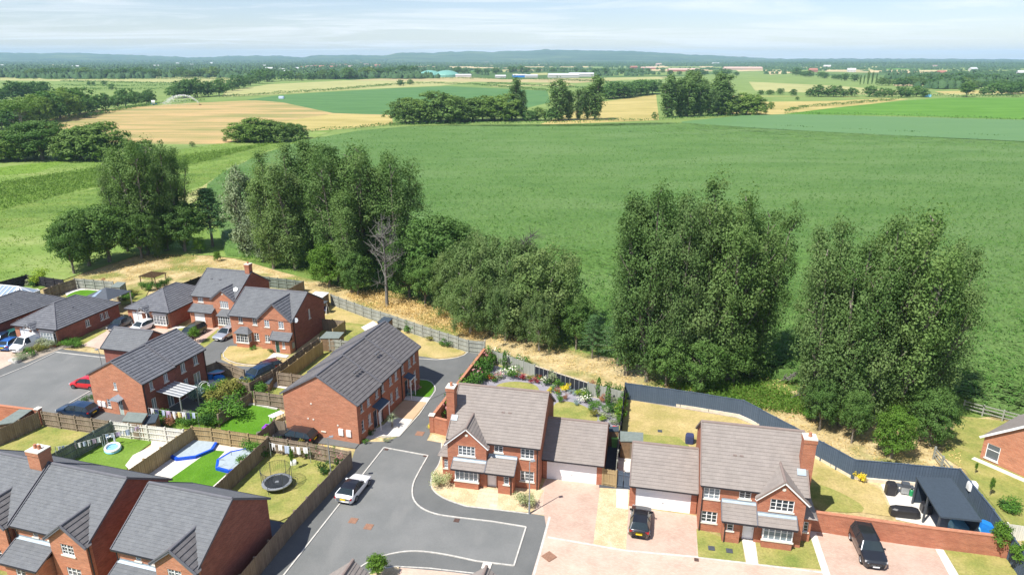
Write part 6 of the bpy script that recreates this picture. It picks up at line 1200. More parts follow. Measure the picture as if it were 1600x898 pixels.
P = np.stack([x0 + (x1 - x0) * T + rng.normal(size=len(T)) * (.3 + T * 1.5), y0 + (y1 - y0) * T + rng.normal(size=len(T)) * (.3 + T), Zt - fall + rng.normal(size=len(T)) * .3], 1); o = scatter_quads('water_spray', P, .55, mm)
x, y = G(440, 154); lump('field_bowser', (440, 154.5), (5, 2.4, 2.2), 'cloth_blue', 'pale blue bowser standing on the dark green field', 'bowser'); lump('field_trailer', (1449, 152), (6, 3, 2.4), 'pool_blue', 'pale blue trailer at the corner of the bright green field', 'trailer')
# ================================================================ TREES AND PLANTS NEAR THE ESTATE
LM = {}
LM['poplar'] = leaf_mat('poplar_leaves', (.068, .142, .034), (.118, .205, .058), .34, (.17, .255, .088), .35)
LM['poplar2'] = leaf_mat('poplar_leaves_pale', (.084, .158, .045), (.135, .22, .070), .34, (.19, .265, .10), .35)
LM['silver'] = leaf_mat('silver_leaves', (.12, .17, .09), (.19, .25, .14), .2, (.25, .31, .19), .4, .5)
LM['broad'] = leaf_mat('broad_leaves', (.060, .135, .028), (.10, .195, .045), .3, (.135, .225, .065), .35)
LM['bright'] = leaf_mat('bright_leaves', (.08, .175, .022), (.14, .26, .038), .32, (.13, .23, .04), .5)
LM['birch'] = leaf_mat('drooping_leaves', (.085, .160, .045), (.135, .215, .066), .32, (.185, .25, .098), .3)
LM['pine'] = leaf_mat('pine_needles', (.05, .12, .04), (.085, .175, .06), .15, (.085, .165, .065), .6)
LM['dead'] = plain('dead_wood', (.16, .15, .135), .9, var=.2); LM['purple'] = leaf_mat('dark_dead_crown', (.05, .04, .045), (.10, .08, .09), .0)
pop = [vase_tree('poplar', 1, 20, 3.4, 6, .25, 84, LM['poplar'], ncl=62), vase_tree('poplar', 2, 20, 3.0, 5, .25, 86, LM['poplar2'], ncl=66), vase_tree('poplar', 3, 20, 3.8, 7, .25, 78, LM['poplar'], ncl=58), vase_tree('poplar', 4, 20, 2.5, 4, .25, 92, LM['poplar'], ncl=72), vase_tree('poplar', 6, 20, 3.9, 8, .25, 70, LM['poplar'], ncl=62), vase_tree('poplar', 7, 20, 3.5, 6, .25, 82, LM['poplar2'], ncl=70)]
slv = vase_tree('silver_poplar', 5, 16, 3.0, 5, .36, 42, LM['silver'], ncl=56)
brd = [round_tree('broad_tree', 11, 10, 4.2, .32, 55, LM['broad'], lobes=16, ncl=17), round_tree('broad_tree', 12, 10, 4.6, .32, 55, LM['broad'], lobes=18, ncl=15, base=.12), round_tree('broad_tree', 13, 10, 4.2, .32, 50, LM['bright'], lobes=15, ncl=17, base=.1)]
bir = [round_tree('birch', 21, 12, 5.0, .26, 30, LM['birch'], 'bark_pale', 18, 15, .72, .08, .3), round_tree('birch', 22, 12, 4.7, .26, 30, LM['birch'], 'bark_pale', 15, 18, .72, .06, .3)]
def pine_meshes(seed=31, h=9):
    rng = np.random.default_rng(seed); cl = []; segs = [([(0, 0, 0), (.1, 0, h * .5), (.2, .1, h)], [.22, .15, .04])]
    for k in range(13):
        z = h * (.35 + .62 * k / 12); R_ = h * .33 * (1 - (k / 13) ** 1.3) + .5
        for b in range(5):
            a = b * 1.2566 + k * .8; L = R_ * rng.uniform(.6, 1.1); segs.append(([(0, 0, z - .3), (L * math.cos(a), L * math.sin(a), z)], [.06, .02]))
            for t in (.45, .7, 1): cl.append((L * t * math.cos(a), L * t * math.sin(a), z + .1))
    return crown_mesh('pine_crown', np.array(cl), 52, .75, .20, LM['pine'], rng, (1, 1, .32), 1.2), limb_mesh('pine_trunk', segs, MT['bark'])
pin = pine_meshes()
def bare_meshes(seed, h, mat, n=150, spread=.32):
    rng = np.random.default_rng(seed); segs = [([(0, 0, 0), (.1, 0, h * .5), (0, .2, h)], [h * .02, h * .012, .03])]
    tips = []
    for k in range(26):
        z = h * rng.uniform(.22, .95); a = rng.uniform(0, 6.28); L = h * spread * rng.uniform(.5, 1) * (1.15 - z / h); e = np.array([L * math.cos(a), L * math.sin(a), z + L * rng.uniform(.4, 1.1)]); s0 = np.array([0, 0, z]); segs.append(([tuple(s0), tuple((s0 + e) / 2 + rng.normal(size=3) * .1), tuple(e)], [.07, .05, .02])); tips.append((s0, e))
    for k in range(n): s0, e = tips[rng.integers(len(tips))]; t = rng.uniform(.3, 1); p = s0 + (e - s0) * t; q = p + rng.normal(size=3) * h * .05 + np.array([0, 0, h * .04]); segs.append(([tuple(p), tuple(q)], [.028, .012]))
    return limb_mesh('bare_branches', segs, mat, 4)
# (kind, base px, base py, top py, width factor, label)
TL = [
 (pop[0], 232, 398, 214, 1.05, 'tall dark poplar with the highest crown of the left clump', 'poplar_tree'), (pop[2], 262, 392, 222, 1.0, 'dark poplar behind the middle of the left clump', 'poplar_tree'), (pop[5], 200, 394, 236, 1.0, 'dark poplar on the meadow side of the left clump', 'poplar_tree'), (pop[0], 288, 392, 240, .9, 'dark poplar leaning out of the left clump towards the maize', 'poplar_tree'), (brd[0], 222, 404, 332, 1.0, 'short young poplar at the foot of the left clump', 'poplar_tree'), (pop[3], 247, 404, 338, 1.0, 'slim young poplar in front of the left clump', 'poplar_tree'),
 (brd[1], 140, 416, 326, 1.15, 'broad round tree beside the black fenced garden', 'broadleaf_tree'), (brd[0], 172, 410, 322, 1.25, 'broad round tree touching the left poplars', 'broadleaf_tree'), (brd[0], 116, 428, 345, .8, 'smaller round tree at the meadow edge near the garden with the conservatory', 'broadleaf_tree'), (brd[0], 290, 394, 318, 1.1, 'round tree at the right foot of the left poplars', 'broadleaf_tree'), (pin, 333, 386, 292, 1.0, 'thin open pine beside the maize edge', 'pine_tree'), (brd[2], 313, 396, 370, .9, 'bright green bush at the end of the straw coloured field', 'bush'), (brd[2], 340, 408, 392, .8, 'small grey green bush by the straw coloured field', 'bush'),
 (slv, 388, 402, 262, 1.0, 'silver leaved tree at the meadow end of the central poplars', 'silver_poplar_tree'), (slv, 412, 410, 300, 1.0, 'lower silver leaved tree behind the chimney house', 'silver_poplar_tree'), (pop[1], 428, 420, 236, 1.1, 'pale poplar next to the silver tree', 'poplar_tree'), (pop[1], 462, 422, 224, 1.15, 'pale poplar third along the central clump', 'poplar_tree'), (pop[3], 492, 412, 218, 1.2, 'slim dark topped poplar in the middle of the central clump', 'poplar_tree'), (pop[0], 530, 440, 222, 1.1, 'poplar behind the bright bush of the central clump', 'poplar_tree'), (pop[4], 574, 440, 220, 1.1, 'highest dark poplar of the central clump', 'poplar_tree'), (pop[0], 620, 446, 236, 1.1, 'dark poplar standing behind the bare tree', 'poplar_tree'), (pop[3], 550, 458, 300, 1.1, 'low dense poplar at the foot of the central clump', 'poplar_tree'),
 (brd[2], 515, 448, 376, 1.0, 'bright green bushy tree behind the white roofed shed', 'broadleaf_tree'), (brd[0], 560, 462, 392, .9, 'dark round tree left of the bare tree', 'broadleaf_tree'), (brd[1], 640, 466, 372, .9, 'round tree right of the bare tree', 'broadleaf_tree'), (brd[0], 690, 466, 342, 1.15, 'large mid green round tree between bare tree and birches', 'broadleaf_tree'), (brd[0], 665, 480, 400, .8, 'small round tree under the large mid green one', 'broadleaf_tree'),
 (bir[1], 706, 492, 392, .8, 'small olive birch at the start of the birch row', 'birch_tree'), (bir[0], 748, 502, 366, .95, 'brownish drooping birch with pale twigs', 'birch_tree'), (bir[1], 800, 515, 372, .9, 'drooping birch in front of the purple dead crown', 'birch_tree'), (bir[0], 850, 528, 386, 1.0, 'drooping birch with a pale forked trunk showing', 'birch_tree'), (bir[1], 735, 522, 425, .9, 'low drooping birch above the long curved fence', 'birch_tree'), (bir[0], 790, 532, 436, .8, 'low drooping birch nearest the field gate', 'birch_tree'), (bir[1], 872, 522, 414, .7, 'drooping birch at the maize side of the row', 'birch_tree'), (bir[0], 842, 548, 460, .75, 'low dense birch over the parched grass by the black panels', 'birch_tree'), (brd[0], 900, 546, 462, .7, 'loose grey green bush between birches and pine', 'bush'),
 (pin, 965, 572, 486, 1.0, 'low green pine beside the tall poplars', 'pine_tree'), (pin, 925, 560, 490, .8, 'smaller pine among the scrub', 'pine_tree'), (pop[3], 978, 586, 312, .95, 'slim poplar at the pine end of the tall central right clump', 'poplar_tree'), (pop[4], 1010, 596, 278, .8, 'tall poplar above the dark fence corner', 'poplar_tree'), (pop[5], 1050, 600, 300, .72, 'tall poplar in the thick of the clump behind the slate blue fence', 'poplar_tree'), (pop[1], 1092, 602, 278, .9, 'pale tall poplar in the clump behind the slate blue fence', 'poplar_tree'), (pop[4], 1135, 600, 290, .85, 'tall poplar on the maize side of the clump behind the slate blue fence', 'poplar_tree'), (pop[2], 1172, 590, 318, .85, 'tall poplar with outstretched side crown over the maize', 'poplar_tree'),
 (brd[0], 1040, 604, 520, .9, 'ivy green undergrowth tree at the foot of the tall clump', 'broadleaf_tree'), (brd[1], 1095, 612, 530, .9, 'dense low tree pressed on the slate blue fence', 'broadleaf_tree'), (brd[0], 1145, 604, 520, .8, 'low round tree beside the shaded maize', 'broadleaf_tree'),
 (pop[5], 1272, 658, 342, .82, 'tall poplar on the near side of the last clump', 'poplar_tree'), (pop[4], 1312, 666, 366, .85, 'tall poplar second in the last clump', 'poplar_tree'), (pop[1], 1348, 672, 336, .8, 'pale tall poplar in the middle of the last clump', 'poplar_tree'), (pop[4], 1395, 662, 318, .9, 'highest poplar of the last clump, above the field house', 'poplar_tree'), (pop[5], 1438, 654, 376, .9, 'poplar leaning over the maize in the last clump', 'poplar_tree'), (brd[0], 1280, 672, 590, .7, 'low leafy growth at the fence side of the last clump', 'broadleaf_tree'), (brd[2], 1392, 716, 636, .85, 'bright green spreading bush under the last clump', 'bush'), (brd[1], 1452, 696, 610, .8, 'dark leafy tree above the post and rail fence', 'broadleaf_tree'), (brd[0], 1330, 692, 610, .6, 'low dark tree in the shade of the last clump', 'broadleaf_tree'),
]
for i, (ms, bx, by, ty, wf, lb, nm) in enumerate(TL):
    h_ = {id(slv): 16, id(pin): 9.3}.get(id(ms)) or (20 if ms in pop else 12 if ms in bir else 10.2); x, y = G(bx, by); s = (HT(bx, by, ty)) / h_
    tree_at(ms, x, y, s, lb, None, nm, {'poplar_tree': 'poplar', 'birch_tree': 'birch', 'pine_tree': 'pine', 'bush': 'bush'}.get(nm, 'tree'), rz=i * 2.4, sx=wf * (1.0 if s < 1.3 else .95))
x, y = G(605, 480); o = empty('dead_tree', (x, y, 0), .5, 'bare dead tree with pale grey branches', 'dead tree'); s = HT(605, 480, 334) / 12; o.scale = (s, s, s); put('trunk', bare_meshes(41, 12, LM['dead'], 260), o)
x, y = G(822, 505); o = empty('dead_tree', (x, y, 0), .5, 'dark purple bare crown standing among the birches', 'dead tree'); s = HT(822, 505, 368) / 12; o.scale = (s * 1.1, s * 1.1, s); put('trunk', bare_meshes(42, 12, LM['purple'], 420, .34), o)
x, y = G(664, 478); o = empty('dead_tree', (x, y, 0), .5, 'small snag with broken pale stem beside the first birch', 'dead tree'); o.scale = (.5, .5, .5); put('trunk', bare_meshes(43, 12, LM['dead'], 60), o)
for px, py, h in ((1235, 625, 3.0), (1215, 600, 2.4)):
    x, y = G(px, py); o = empty('fallen_branch', (x, y, .3), 1, 'pale fallen dead branches between the two tall poplar clumps', 'dead branches', 'fallen branches'); o.rotation_euler = (.9, .2, 1.0); put('branches', bare_meshes(44, h, LM['dead'], 30), o)
# ---- shrubs
SH = {k: leaf_mat('shrub_' + k, a, b, .25, None, 2.0) for k, a, b in (('green', (.05, .13, .02), (.09, .20, .03)), ('dark', (.025, .075, .015), (.05, .12, .025)), ('lime', (.17, .28, .02), (.28, .38, .04)), ('red', (.30, .03, .02), (.40, .08, .03)), ('crimson', (.20, .02, .03), (.28, .04, .05)), ('yellow', (.60, .45, .02), (.70, .58, .05)), ('blue', (.16, .24, .26), (.26, .34, .36)), ('pink', (.36, .13, .16), (.48, .24, .26)), ('white', (.6, .6, .5), (.75, .75, .65)), ('russet', (.22, .09, .05), (.32, .15, .09)), ('grey', (.20, .24, .15), (.30, .33, .22)), ('olive', (.13, .14, .03), (.20, .20, .05)), ('varieg', (.26, .31, .12), (.50, .50, .30)))}
shm = [shrub_mesh('foliage', 50 + k, 420, SH['green'], .13, lumps=5 + k) for k in range(4)]; conm = None
def cone_mesh(seed, n, size=.09):
    rng = np.random.default_rng(seed); z = rng.uniform(0, 1, n); a = rng.uniform(0, 6.28, n); r = (.17 * np.sin(np.clip(z * .9 + .12, 0, 1) * math.pi) ** .6) * rng.uniform(.6, 1, n); V, F_ = leaf_quads(np.stack([r * np.cos(a), r * np.sin(a), z], 1), size, rng, .1); return mesh_np('foliage', V, F_, SH['green'])
conm = cone_mesh(60, 700, .07); flm = shrub_mesh('flowers', 70, 90, SH['white'], .14)
stemm = limb_mesh('stem', [([(0, 0, 0), (0, 0, .5)], [.05, .03])] + [([(0, 0, .1), (.25 * math.cos(a), .25 * math.sin(a), .55)], [.03, .01]) for a in (0, 1.3, 2.5, 3.8, 5)], MT['bark'], 5)
_si = [0]
def shrub(px, py, s, colr, label, fl=None, h=None, cone=False, name='shrub', cat='shrub', group=None, z=0):
    x, y = G(px, py); _si[0] += 1; o = empty(name, (x, y, .1 + z), _si[0] * 1.7, label, cat, group); hh = h or s * .85
    o.scale = (s, s, hh) if not cone else (s, s, h)
    put('foliage', conm if cone else (dense if (s > 1.45 or colr == 'varieg') else shm)[_si[0] % (2 if (s > 1.45 or colr == 'varieg') else 4)], o, mat=SH[colr]); put('stem', stemm, o)
    if fl: put('flowers', flm, o, (0, 0, .06), scale=(1.05, 1.05, 1.08), mat=SH[fl])
    return o
def g1(x, y): return (720 + x / 5.714, 530 + y / 5.714)
GL = [((440, 335), 1.7, 'green', 'white', 'big white flowered bush behind the roof ridge'), ((225, 350), 1.3, 'green', None, 'plain green bush near the brick garden wall'), ((165, 370), 1.2, 'green', 'white', 'white flowered bush next to the brick garden wall'), ((285, 380), 1.0, 'green', 'red', 'red flowered bush between the first columnar cypress and the roof'), ((335, 350), 1.1, 'grey', 'pink', 'loose pink flowered bush near the two cypresses'), ((550, 365), .95, 'crimson', None, 'crimson dome shrub beside the curved lawn'), ((615, 370), .9, 'olive', None, 'olive shrub between the two crimson domes'), ((665, 395), .85, 'crimson', None, 'smaller crimson dome shrub at the curved lawn edge'), ((705, 355), .9, 'green', 'red', 'red tipped shrub below the first black panels'), ((765, 340), .9, 'russet', None, 'dark red shrub against the black panels'), ((765, 410), 1.1, 'dark', 'white', 'dark green shrub with a white bloom'), ((865, 440), 1.2, 'green', None, 'round green shrub behind the orange flowers'), ((850, 485), .8, 'green', 'red', 'low orange red flowered plant'), ((935, 465), 1.0, 'yellow', None, 'bright yellow shrub in the middle of the slate bed'), ((962, 420), .7, 'lime', None, 'small lime shrub behind the yellow one'), ((990, 435), .7, 'blue', None, 'small blue green shrub behind the yellow one'), ((988, 490), .8, 'blue', None, 'blue green grass tuft right of the yellow shrub'), ((930, 540), .7, 'russet', None, 'dark bronze plant below the yellow shrub'), ((878, 560), .9, 'green', None, 'light green shrub near the house corner'), ((792, 480), .7, 'yellow', None, 'orange yellow flowers close to the roof ridge end'), ((1055, 505), 1.0, 'lime', None, 'lime green dome on the slate bed'), ((1120, 500), 1.0, 'green', 'white', 'white rose bush on the slate bed'), ((1115, 570), 1.3, 'dark', 'white', 'large dark green bush in front of the white rose'), ((1165, 450), 1.1, 'russet', None, 'russet maple below the end of the black panels'), ((1268, 500), .8, 'blue', None, 'blue grey shrub between the right pair of cypresses'), ((1342, 505), .7, 'blue', None, 'blue conifer beyond the right pair of cypresses'), ((1352, 545), .7, 'green', 'pink', 'pink flowered plant near the end fence'), ((1268, 560), .9, 'russet', None, 'brownish shrub left of the last cypress'), ((1205, 610), 1.0, 'green', None, 'green shrub above the garage roof'), ((1165, 635), .9, 'green', None, 'green shrub beside the dry round lawn'), ((1195, 695), 1.0, 'olive', None, 'olive shrub close above the garage roof'), ((1290, 705), 1.1, 'grey', None, 'grey green shrub at the garage roof corner'), ((1370, 660), 1.4, 'dark', None, 'dark green shrub against the end fence'), ((1385, 600), 1.0, 'grey', None, 'grey shrub against the end fence above the dark one'), ((1262, 740), .8, 'lime', None, 'lime shrub at the garage ridge'), ((1370, 760), .9, 'grey', None, 'pale gravelly plant at the garage corner'), ((1310, 650), 1.0, 'green', None, 'feathery green shrub between olive and dark shrubs'), ((1030, 590), .7, 'blue', None, 'small blue grass above the dry round lawn')]
dense = [shrub_mesh('foliage', 150 + k, 1500, SH['green'], .085, lumps=9) for k in range(2)]
for (q, s, c, fl, lb) in GL: shrub(*g1(*q), s, c, lb, fl)
for q, h, lb in (((267, 285), 2.3, 'first slim columnar cypress near the brick garden wall'), ((392, 270), 2.3, 'second slim columnar cypress near the lane end'), ((1228, 520), 2.4, 'slim columnar cypress below the timber fence'), ((1312, 590), 2.3, 'slim columnar cypress nearest the end fence')): shrub(*g1(*q), 2.0, 'green', lb, None, h, True, 'cypress', 'cypress')
shrub(*g1(825, 400), 1.2, 'grey', 'small pale leaved tree in front of the black panels', None, 1.9, name='small_tree', cat='small tree')
HB = ['first rose bush from the lane gate along the brick garden wall', 'second', 'third', 'fourth', 'fifth', 'sixth', 'seventh', 'eighth', 'ninth', 'tenth', 'eleventh', 'twelfth', 'rose bush nearest the house along the brick garden wall']
for k in range(13):
    t = k / 12; x, y = -3.38 + (-7.1 + 3.38) * t + .75, 76.6 + (63.6 - 76.6) * t; lb = HB[k] if k in (0, 12) else HB[k] + ' rose bush from the lane gate along the brick garden wall'
    _si[0] += 1; o = empty('rose_bush', (x, y, .1), k * 1.7, lb, 'rose bush', 'hedge bushes along the brick garden wall'); o.scale = (1.7, 1.9, 1.95); put('foliage', shm[k % 4], o, mat=SH['dark' if k % 2 else 'green']); put('stem', stemm, o)
    if k % 4 == 0: put('flowers', flm, o, (0, 0, .06), scale=(1.05, 1.05, 1.08), mat=SH['pink'])
for k in range(9): t = k / 8; shrub(768 + 62 * t, 560 + 20 * t, 1.2, 'green' if k % 2 else 'grey', 'climber clump on the timber fence behind the flower garden', 'white' if k % 3 == 0 else None, 1.5, group='climbers on the back fence')
for k in range(8): t = k / 7; shrub(944 + 26 * t, 616 + 8 * t + 0, .9, 'green', 'leafy climber on the bare timber fence end', None, 1.4, group='climbers on the fence end')
for k in range(9): t = k / 8; shrub(972 - 5 * t, 625 + 36 * t, .9, 'lime' if k % 2 else 'green', 'bright hedge bush along the dark end-on fence', None, 1.3, group='hedge bushes along the end-on fence')
for px, py, s, c, h, lb, fl in ((686, 760, 1.35, 'varieg', 1.45, 'round variegated bush on the golden gravel by the road bend', None), (822, 790, 1.35, 'varieg', 1.45, 'round variegated bush beside the street lamp', None), (572, 693, .6, 'green', .5, 'small bright ball shrub at the terrace corner', None), (579, 680, .7, 'dark', .5, 'small dark shrub beside the terrace wall', None), (652, 612, 1.0, 'pink', .8, 'pink hydrangea on the small terrace lawn', None), (640, 618, .9, 'blue', .6, 'blue leaved plant on the small terrace lawn', None), (679, 672, .9, 'yellow', .8, 'yellow flowering shrub at the brick pier', None), (506, 741, 1.2, 'dark', 1.1, 'dark round bush against the long grey fence', None), (403, 706, 1.9, 'green', 1.5, 'leafy green bush in the trampoline garden corner', None), (412, 716, 1.2, 'dark', 1.2, 'dark bush with purple tint under the washing', None), (388, 724, 1.3, 'green', 1.0, 'green bush low against the middle fence', None), (64, 446, 2.2, 'lime', 2.6, 'bright golden green tree in the black fenced garden', None), (53, 449, 1.2, 'dark', 1.2, 'dark bush beside the golden green tree', None), (45, 447, 1.0, 'grey', .9, 'pale bush on the lawn behind the black fence', None), (28, 448, 1.0, 'olive', .9, 'olive bush behind the conservatory', None), (1345, 753, .9, 'yellow', .9, 'yellow flowering plant in the planter by the slate blue fence', None), (373, 521, .9, 'yellow', .6, 'yellow flowering shrub at the bay window', None), (361, 519, .8, 'green', .6, 'green shrub under the bay of the chimney house', None), (397, 546, .7, 'green', .5, 'small shrub below the front windows of the green door house', None), (424, 552, .6, 'dark', .6, 'dark shrub by the porch of the green door house', None),
  (36, 562, 1.5, 'grey', .8, 'pale grass tuft at the low end of the shrub bed', None), (48, 556, 1.3, 'green', 1.0, 'green shrub in front of the van', None), (60, 550, 1.5, 'olive', 1.1, 'olive shrub in front of the van side', None), (69, 546, 1.3, 'grey', .9, 'silvery shrub behind the van', None), (82, 541, 1.9, 'grey', 1.4, 'large silvery shrub below the bungalow bay', None), (94, 540, 1.0, 'russet', .6, 'rusty shrub beside the pale paving slab', None), (106, 540, 1.7, 'green', 1.1, 'green hedge shrub below the bungalow wall', None), (118, 542, 1.6, 'green', 1.0, 'green hedge shrub at the end of the bed', None),
  (356, 650, 3.2, 'green', 2.4, 'large rounded garden bush beside the bright lawn', None), (344, 632, 2.6, 'olive', 2.2, 'golden green bush next to the large rounded one', None), (332, 620, 2.2, 'green', 1.9, 'green bush by the white arch', None), (374, 616, 2.4, 'olive', 2.2, 'brown tinted bush over the garden fence', None), (390, 614, 2.2, 'green', 1.8, 'green bush at the end of the garden fence', None), (405, 622, 1.5, 'green', 1.2, 'bright green shrub in the raised bed corner', None), (412, 624, 1.1, 'lime', .9, 'lime shrub at the raised bed corner', None), (306, 628, 1.6, 'blue', 2.2, 'young blue green tree under the veranda', None), (270, 662, 1.6, 'russet', 1.2, 'rusty bush behind the cream fence', None), (255, 663, 1.6, 'green', 1.2, 'green bush behind the cream fence next to the shed', None), (298, 664, 1.5, 'green', 1.3, 'green bush at the golden fence corner', None), (320, 664, 1.8, 'dark', 1.5, 'dark bush behind the golden fence', None), (336, 662, 1.6, 'green', 1.2, 'green bush behind the new golden fence', None), (352, 612, 1.2, 'grey', .8, 'small grey bush on the toy lawn', None), (136, 626, 1.2, 'dark', .5, 'low dark hedge against the semi-detached gable', None),
  (638, 520, 1.3, 'green', 1.4, 'green bush at the long curved fence', None), (672, 533, 1.0, 'olive', .7, 'olive bush at the long curved fence', None), (692, 541, 1.0, 'green', .9, 'small green bush at the long curved fence', None), (702, 543, 1.0, 'dark', 1.1, 'dark bush at the gate end of the long curved fence', None), (196, 470, 1.6, 'green', 1.1, 'green bush beside the pergola', None), (205, 462, 1.5, 'olive', 1.0, 'olive bush beyond the pergola', None), (232, 454, 1.6, 'green', 1.5, 'green bush under the pergola', None), (246, 452, 1.7, 'dark', 1.6, 'dark bush behind the bungalow roof', None), (258, 448, 1.5, 'green', 1.4, 'green bush at the parched field edge', None), (106, 452, 1.0, 'grey', .7, 'grey shrub on the white garden terrace', None), (163, 446, 1.0, 'crimson', 1.0, 'crimson shrub by the tall grey shed', None), (150, 447, .9, 'green', .6, 'green shrub on the white garden terrace', None), (1585, 800, 1.6, 'green', .8, 'green bush beyond the slate blue fence', None), (1572, 796, 1.3, 'dark', .7, 'dark bush beyond the slate blue fence', None), (1262, 655, 1.6, 'green', 1.4, 'bright laurel bush at the foot of the last clump', None), (606, 690, .6, 'grey', .4, 'low plant by the lane kerb', None)): shrub(px, py, s, c, lb, fl, h)
for k, (px, py) in enumerate(((438, 706), (452, 709), (474, 713), (488, 715), (500, 718), (513, 720), (526, 724), (534, 728))): shrub(px, py, .8, ['green', 'dark', 'olive'][k % 3], 'narrow climber on the fence behind the netted trampoline', [None, 'pink', 'yellow'][k % 3], 1.5, group='climbers behind the netted trampoline')
# spiky cordyline by the terrace and bright young tree by the kerb
x, y = G(613, 668); o = empty('cordyline', (x, y, .1), 0, 'spiky green cordyline on the pale gravel in front of the terrace', 'cordyline'); m = MB(); rng = np.random.default_rng(9)
for k in range(90):
    a = rng.uniform(0, 6.28); e = rng.uniform(.2, 1.4); L = rng.uniform(.6, .95); d = Vector((math.cos(a) * math.cos(e), math.sin(a) * math.cos(e), math.sin(e))); n_ = Vector((-math.sin(a), math.cos(a), 0)) * .035; c = Vector((0, 0, .9)); m.poly([c - n_, c + d * L * .6 - n_ * .8, c + d * L + Vector((0, 0, -.25)), c + d * L * .6 + n_ * .8, c + n_])
m.build('leaves', SH['grey'], o); m = MB(); m.tube([(0, 0, 0), (0, 0, .95)], [.1, .07], 6); m.build('trunk', MT['bark'], o)
lol = round_tree('young_tree', 61, 3.2, .95, .17, 34, LM['bright'], lobes=9, ncl=9, crad=.34, base=.4)
for px, py, ty, lb, wf in ((591, 905, 866, 'small bright green street tree at the bottom kerb', 1.2), (1556, 868, 815, 'thin young tree in front of the brick boundary wall', .8), (1590, 892, 850, 'yellow green young tree by the slate blue fence corner', 1.2), (306, 536, 510, 'young tree hiding the olive grey off-roader', 1.1), (1523, 740, 722, 'spindly sapling on the grass left of the field house', .35), (1546, 775, 745, 'leafless looking sapling below the field house', .35), (538, 480, 468, 'small staked sapling on the long garden lawn', .6), (458, 735, 700, 'thin sapling pole on the patchy lawn', .3)):
    x, y = G(px, py); tree_at(lol, x, y, HT(px, py, ty) / 3.4, lb, None, 'young_tree', 'young tree', sx=wf)
# rough grass tufts, weeds and straw in the scrub strip and meadow
MT['straw'] = leaf_mat('straw_blades', (.40, .28, .12), (.58, .43, .20), .15); MT['weed'] = leaf_mat('weed_blades', (.12, .20, .035), (.19, .29, .06), .25)
rng = np.random.default_rng(21)
def tufts(name, px, n, size, mat, zs=.25, seed=3, aspect=.3, cl=4):
    X, Y = rand_in([G(a, b) for a, b in px], n, rng); X, Y = np.repeat(X, cl), np.repeat(Y, cl); P = np.stack([X + rng.normal(size=len(X)) * .25, Y + rng.normal(size=len(X)) * .25, .08 + np.abs(rng.normal(size=len(X))) * zs], 1); scatter_quads(name, P, size, mat, .0, aspect, seed=seed)
tufts('dry_grass_tufts', [(100, 440), (220, 398), (330, 400), (480, 438), (640, 458), (760, 505), (900, 548), (1000, 572), (1240, 590), (1420, 640), (1500, 700), (1500, 740), (1340, 725), (1170, 630), (980, 604), (770, 548), (640, 500), (520, 462), (400, 420), (180, 440)], 9000, .22, MT['straw'], .12)
tufts('rough_grass', [(340, 396), (480, 408), (700, 452), (960, 525), (1240, 580), (1560, 640), (1500, 650), (1420, 660), (1250, 600), (1180, 608), (960, 556), (880, 540), (700, 490), (640, 466), (560, 450), (440, 420)], 9000, .3, MT['weed'], .3)
tufts('golden_weeds', [(540, 462), (600, 455), (700, 490), (760, 525), (740, 530), (640, 498), (560, 475)], 2600, .28, MT['straw'], .3); tufts('undergrowth', [(1020, 600), (1180, 600), (1260, 625), (1265, 650), (1180, 640)], 2500, .3, LM['bright'], .35)
tufts('meadow_weeds', [(-20, 265), (200, 245), (420, 215), (470, 222), (360, 262), (320, 300), (340, 390), (210, 395), (80, 430), (-20, 440)], 9000, .4, MT['weed'], .15); tufts('weed_bank_plants', [(-20, 290), (120, 268), (260, 248), (430, 224), (300, 258), (120, 300), (-20, 335)], 9000, .6, MT['weed'], .45)
# ================================================================ COUNTRYSIDE BEYOND
LM['far'] = leaf_mat('hedgerow_leaves', (.050, .125, .032), (.088, .18, .047), .32, (.12, .22, .065), .12)
LM['far_l'] = leaf_mat('pale_hedgerow_leaves', (.095, .175, .042), (.14, .23, .06), .3, (.17, .255, .08), .12)
fa = [round_tree('field_tree', 80 + k, 10, 5.2 + .6 * (k % 2), .8, 13, LM['far' if k < 4 else 'far_l'], lobes=12, ncl=13, crad=1.0, base=.03, up=1.6) for k in range(6)]
wil = [round_tree('willow', 90 + k, 10, 5.4, .5, 24, LM['far_l'] if k else leaf_mat('willow_leaves', (.115, .20, .040), (.17, .27, .06), .35, (.21, .30, .08), .2), lobes=16, ncl=16, crad=.8, base=.0, up=1.4) for k in range(2)]
popf = [vase_tree('far_poplar', 95 + k, 20, 3.0, 5, .6, 18, leaf_mat('far_poplar_leaves', (.09, .17, .052), (.135, .225, .072), .3, (.165, .25, .09), .2), ncl=55) for k in range(2)]
bushf = [round_tree('field_bush', 99, 10, 5.5, .8, 10, LM['far'], lobes=10, ncl=12, crad=1.1, base=.02)]
def row(px0, py0, px1, py1, n, hpx, meshes, label, group, name='field_tree', jit=.35, wf=1.0, cat='tree', jy=1.0, H0=10.2):
    ORD = ['first', 'second', 'third', 'fourth', 'fifth', 'sixth', 'seventh', 'eighth', 'ninth', 'tenth']; l0 = label
    for k in range(n):
        label = f'{l0}, {ORD[k]} counting eastwards' if (1 < n <= 9 and hpx >= 24) else l0; t = (k + .5 + random.uniform(-jit, jit)) / n; px = px0 + (px1 - px0) * t; py = py0 + (py1 - py0) * t + random.uniform(-jy, jy) * .6; hp = hpx * random.uniform(.66, 1.18)
        x, y = G(px, py); tree_at(meshes[random.randrange(len(meshes))], x, y, max(.3, HT(px, py, py - hp)) / H0, label, group, name, cat, sx=wf * random.uniform(.9, 1.15))
A = fa[:4]; B_ = fa
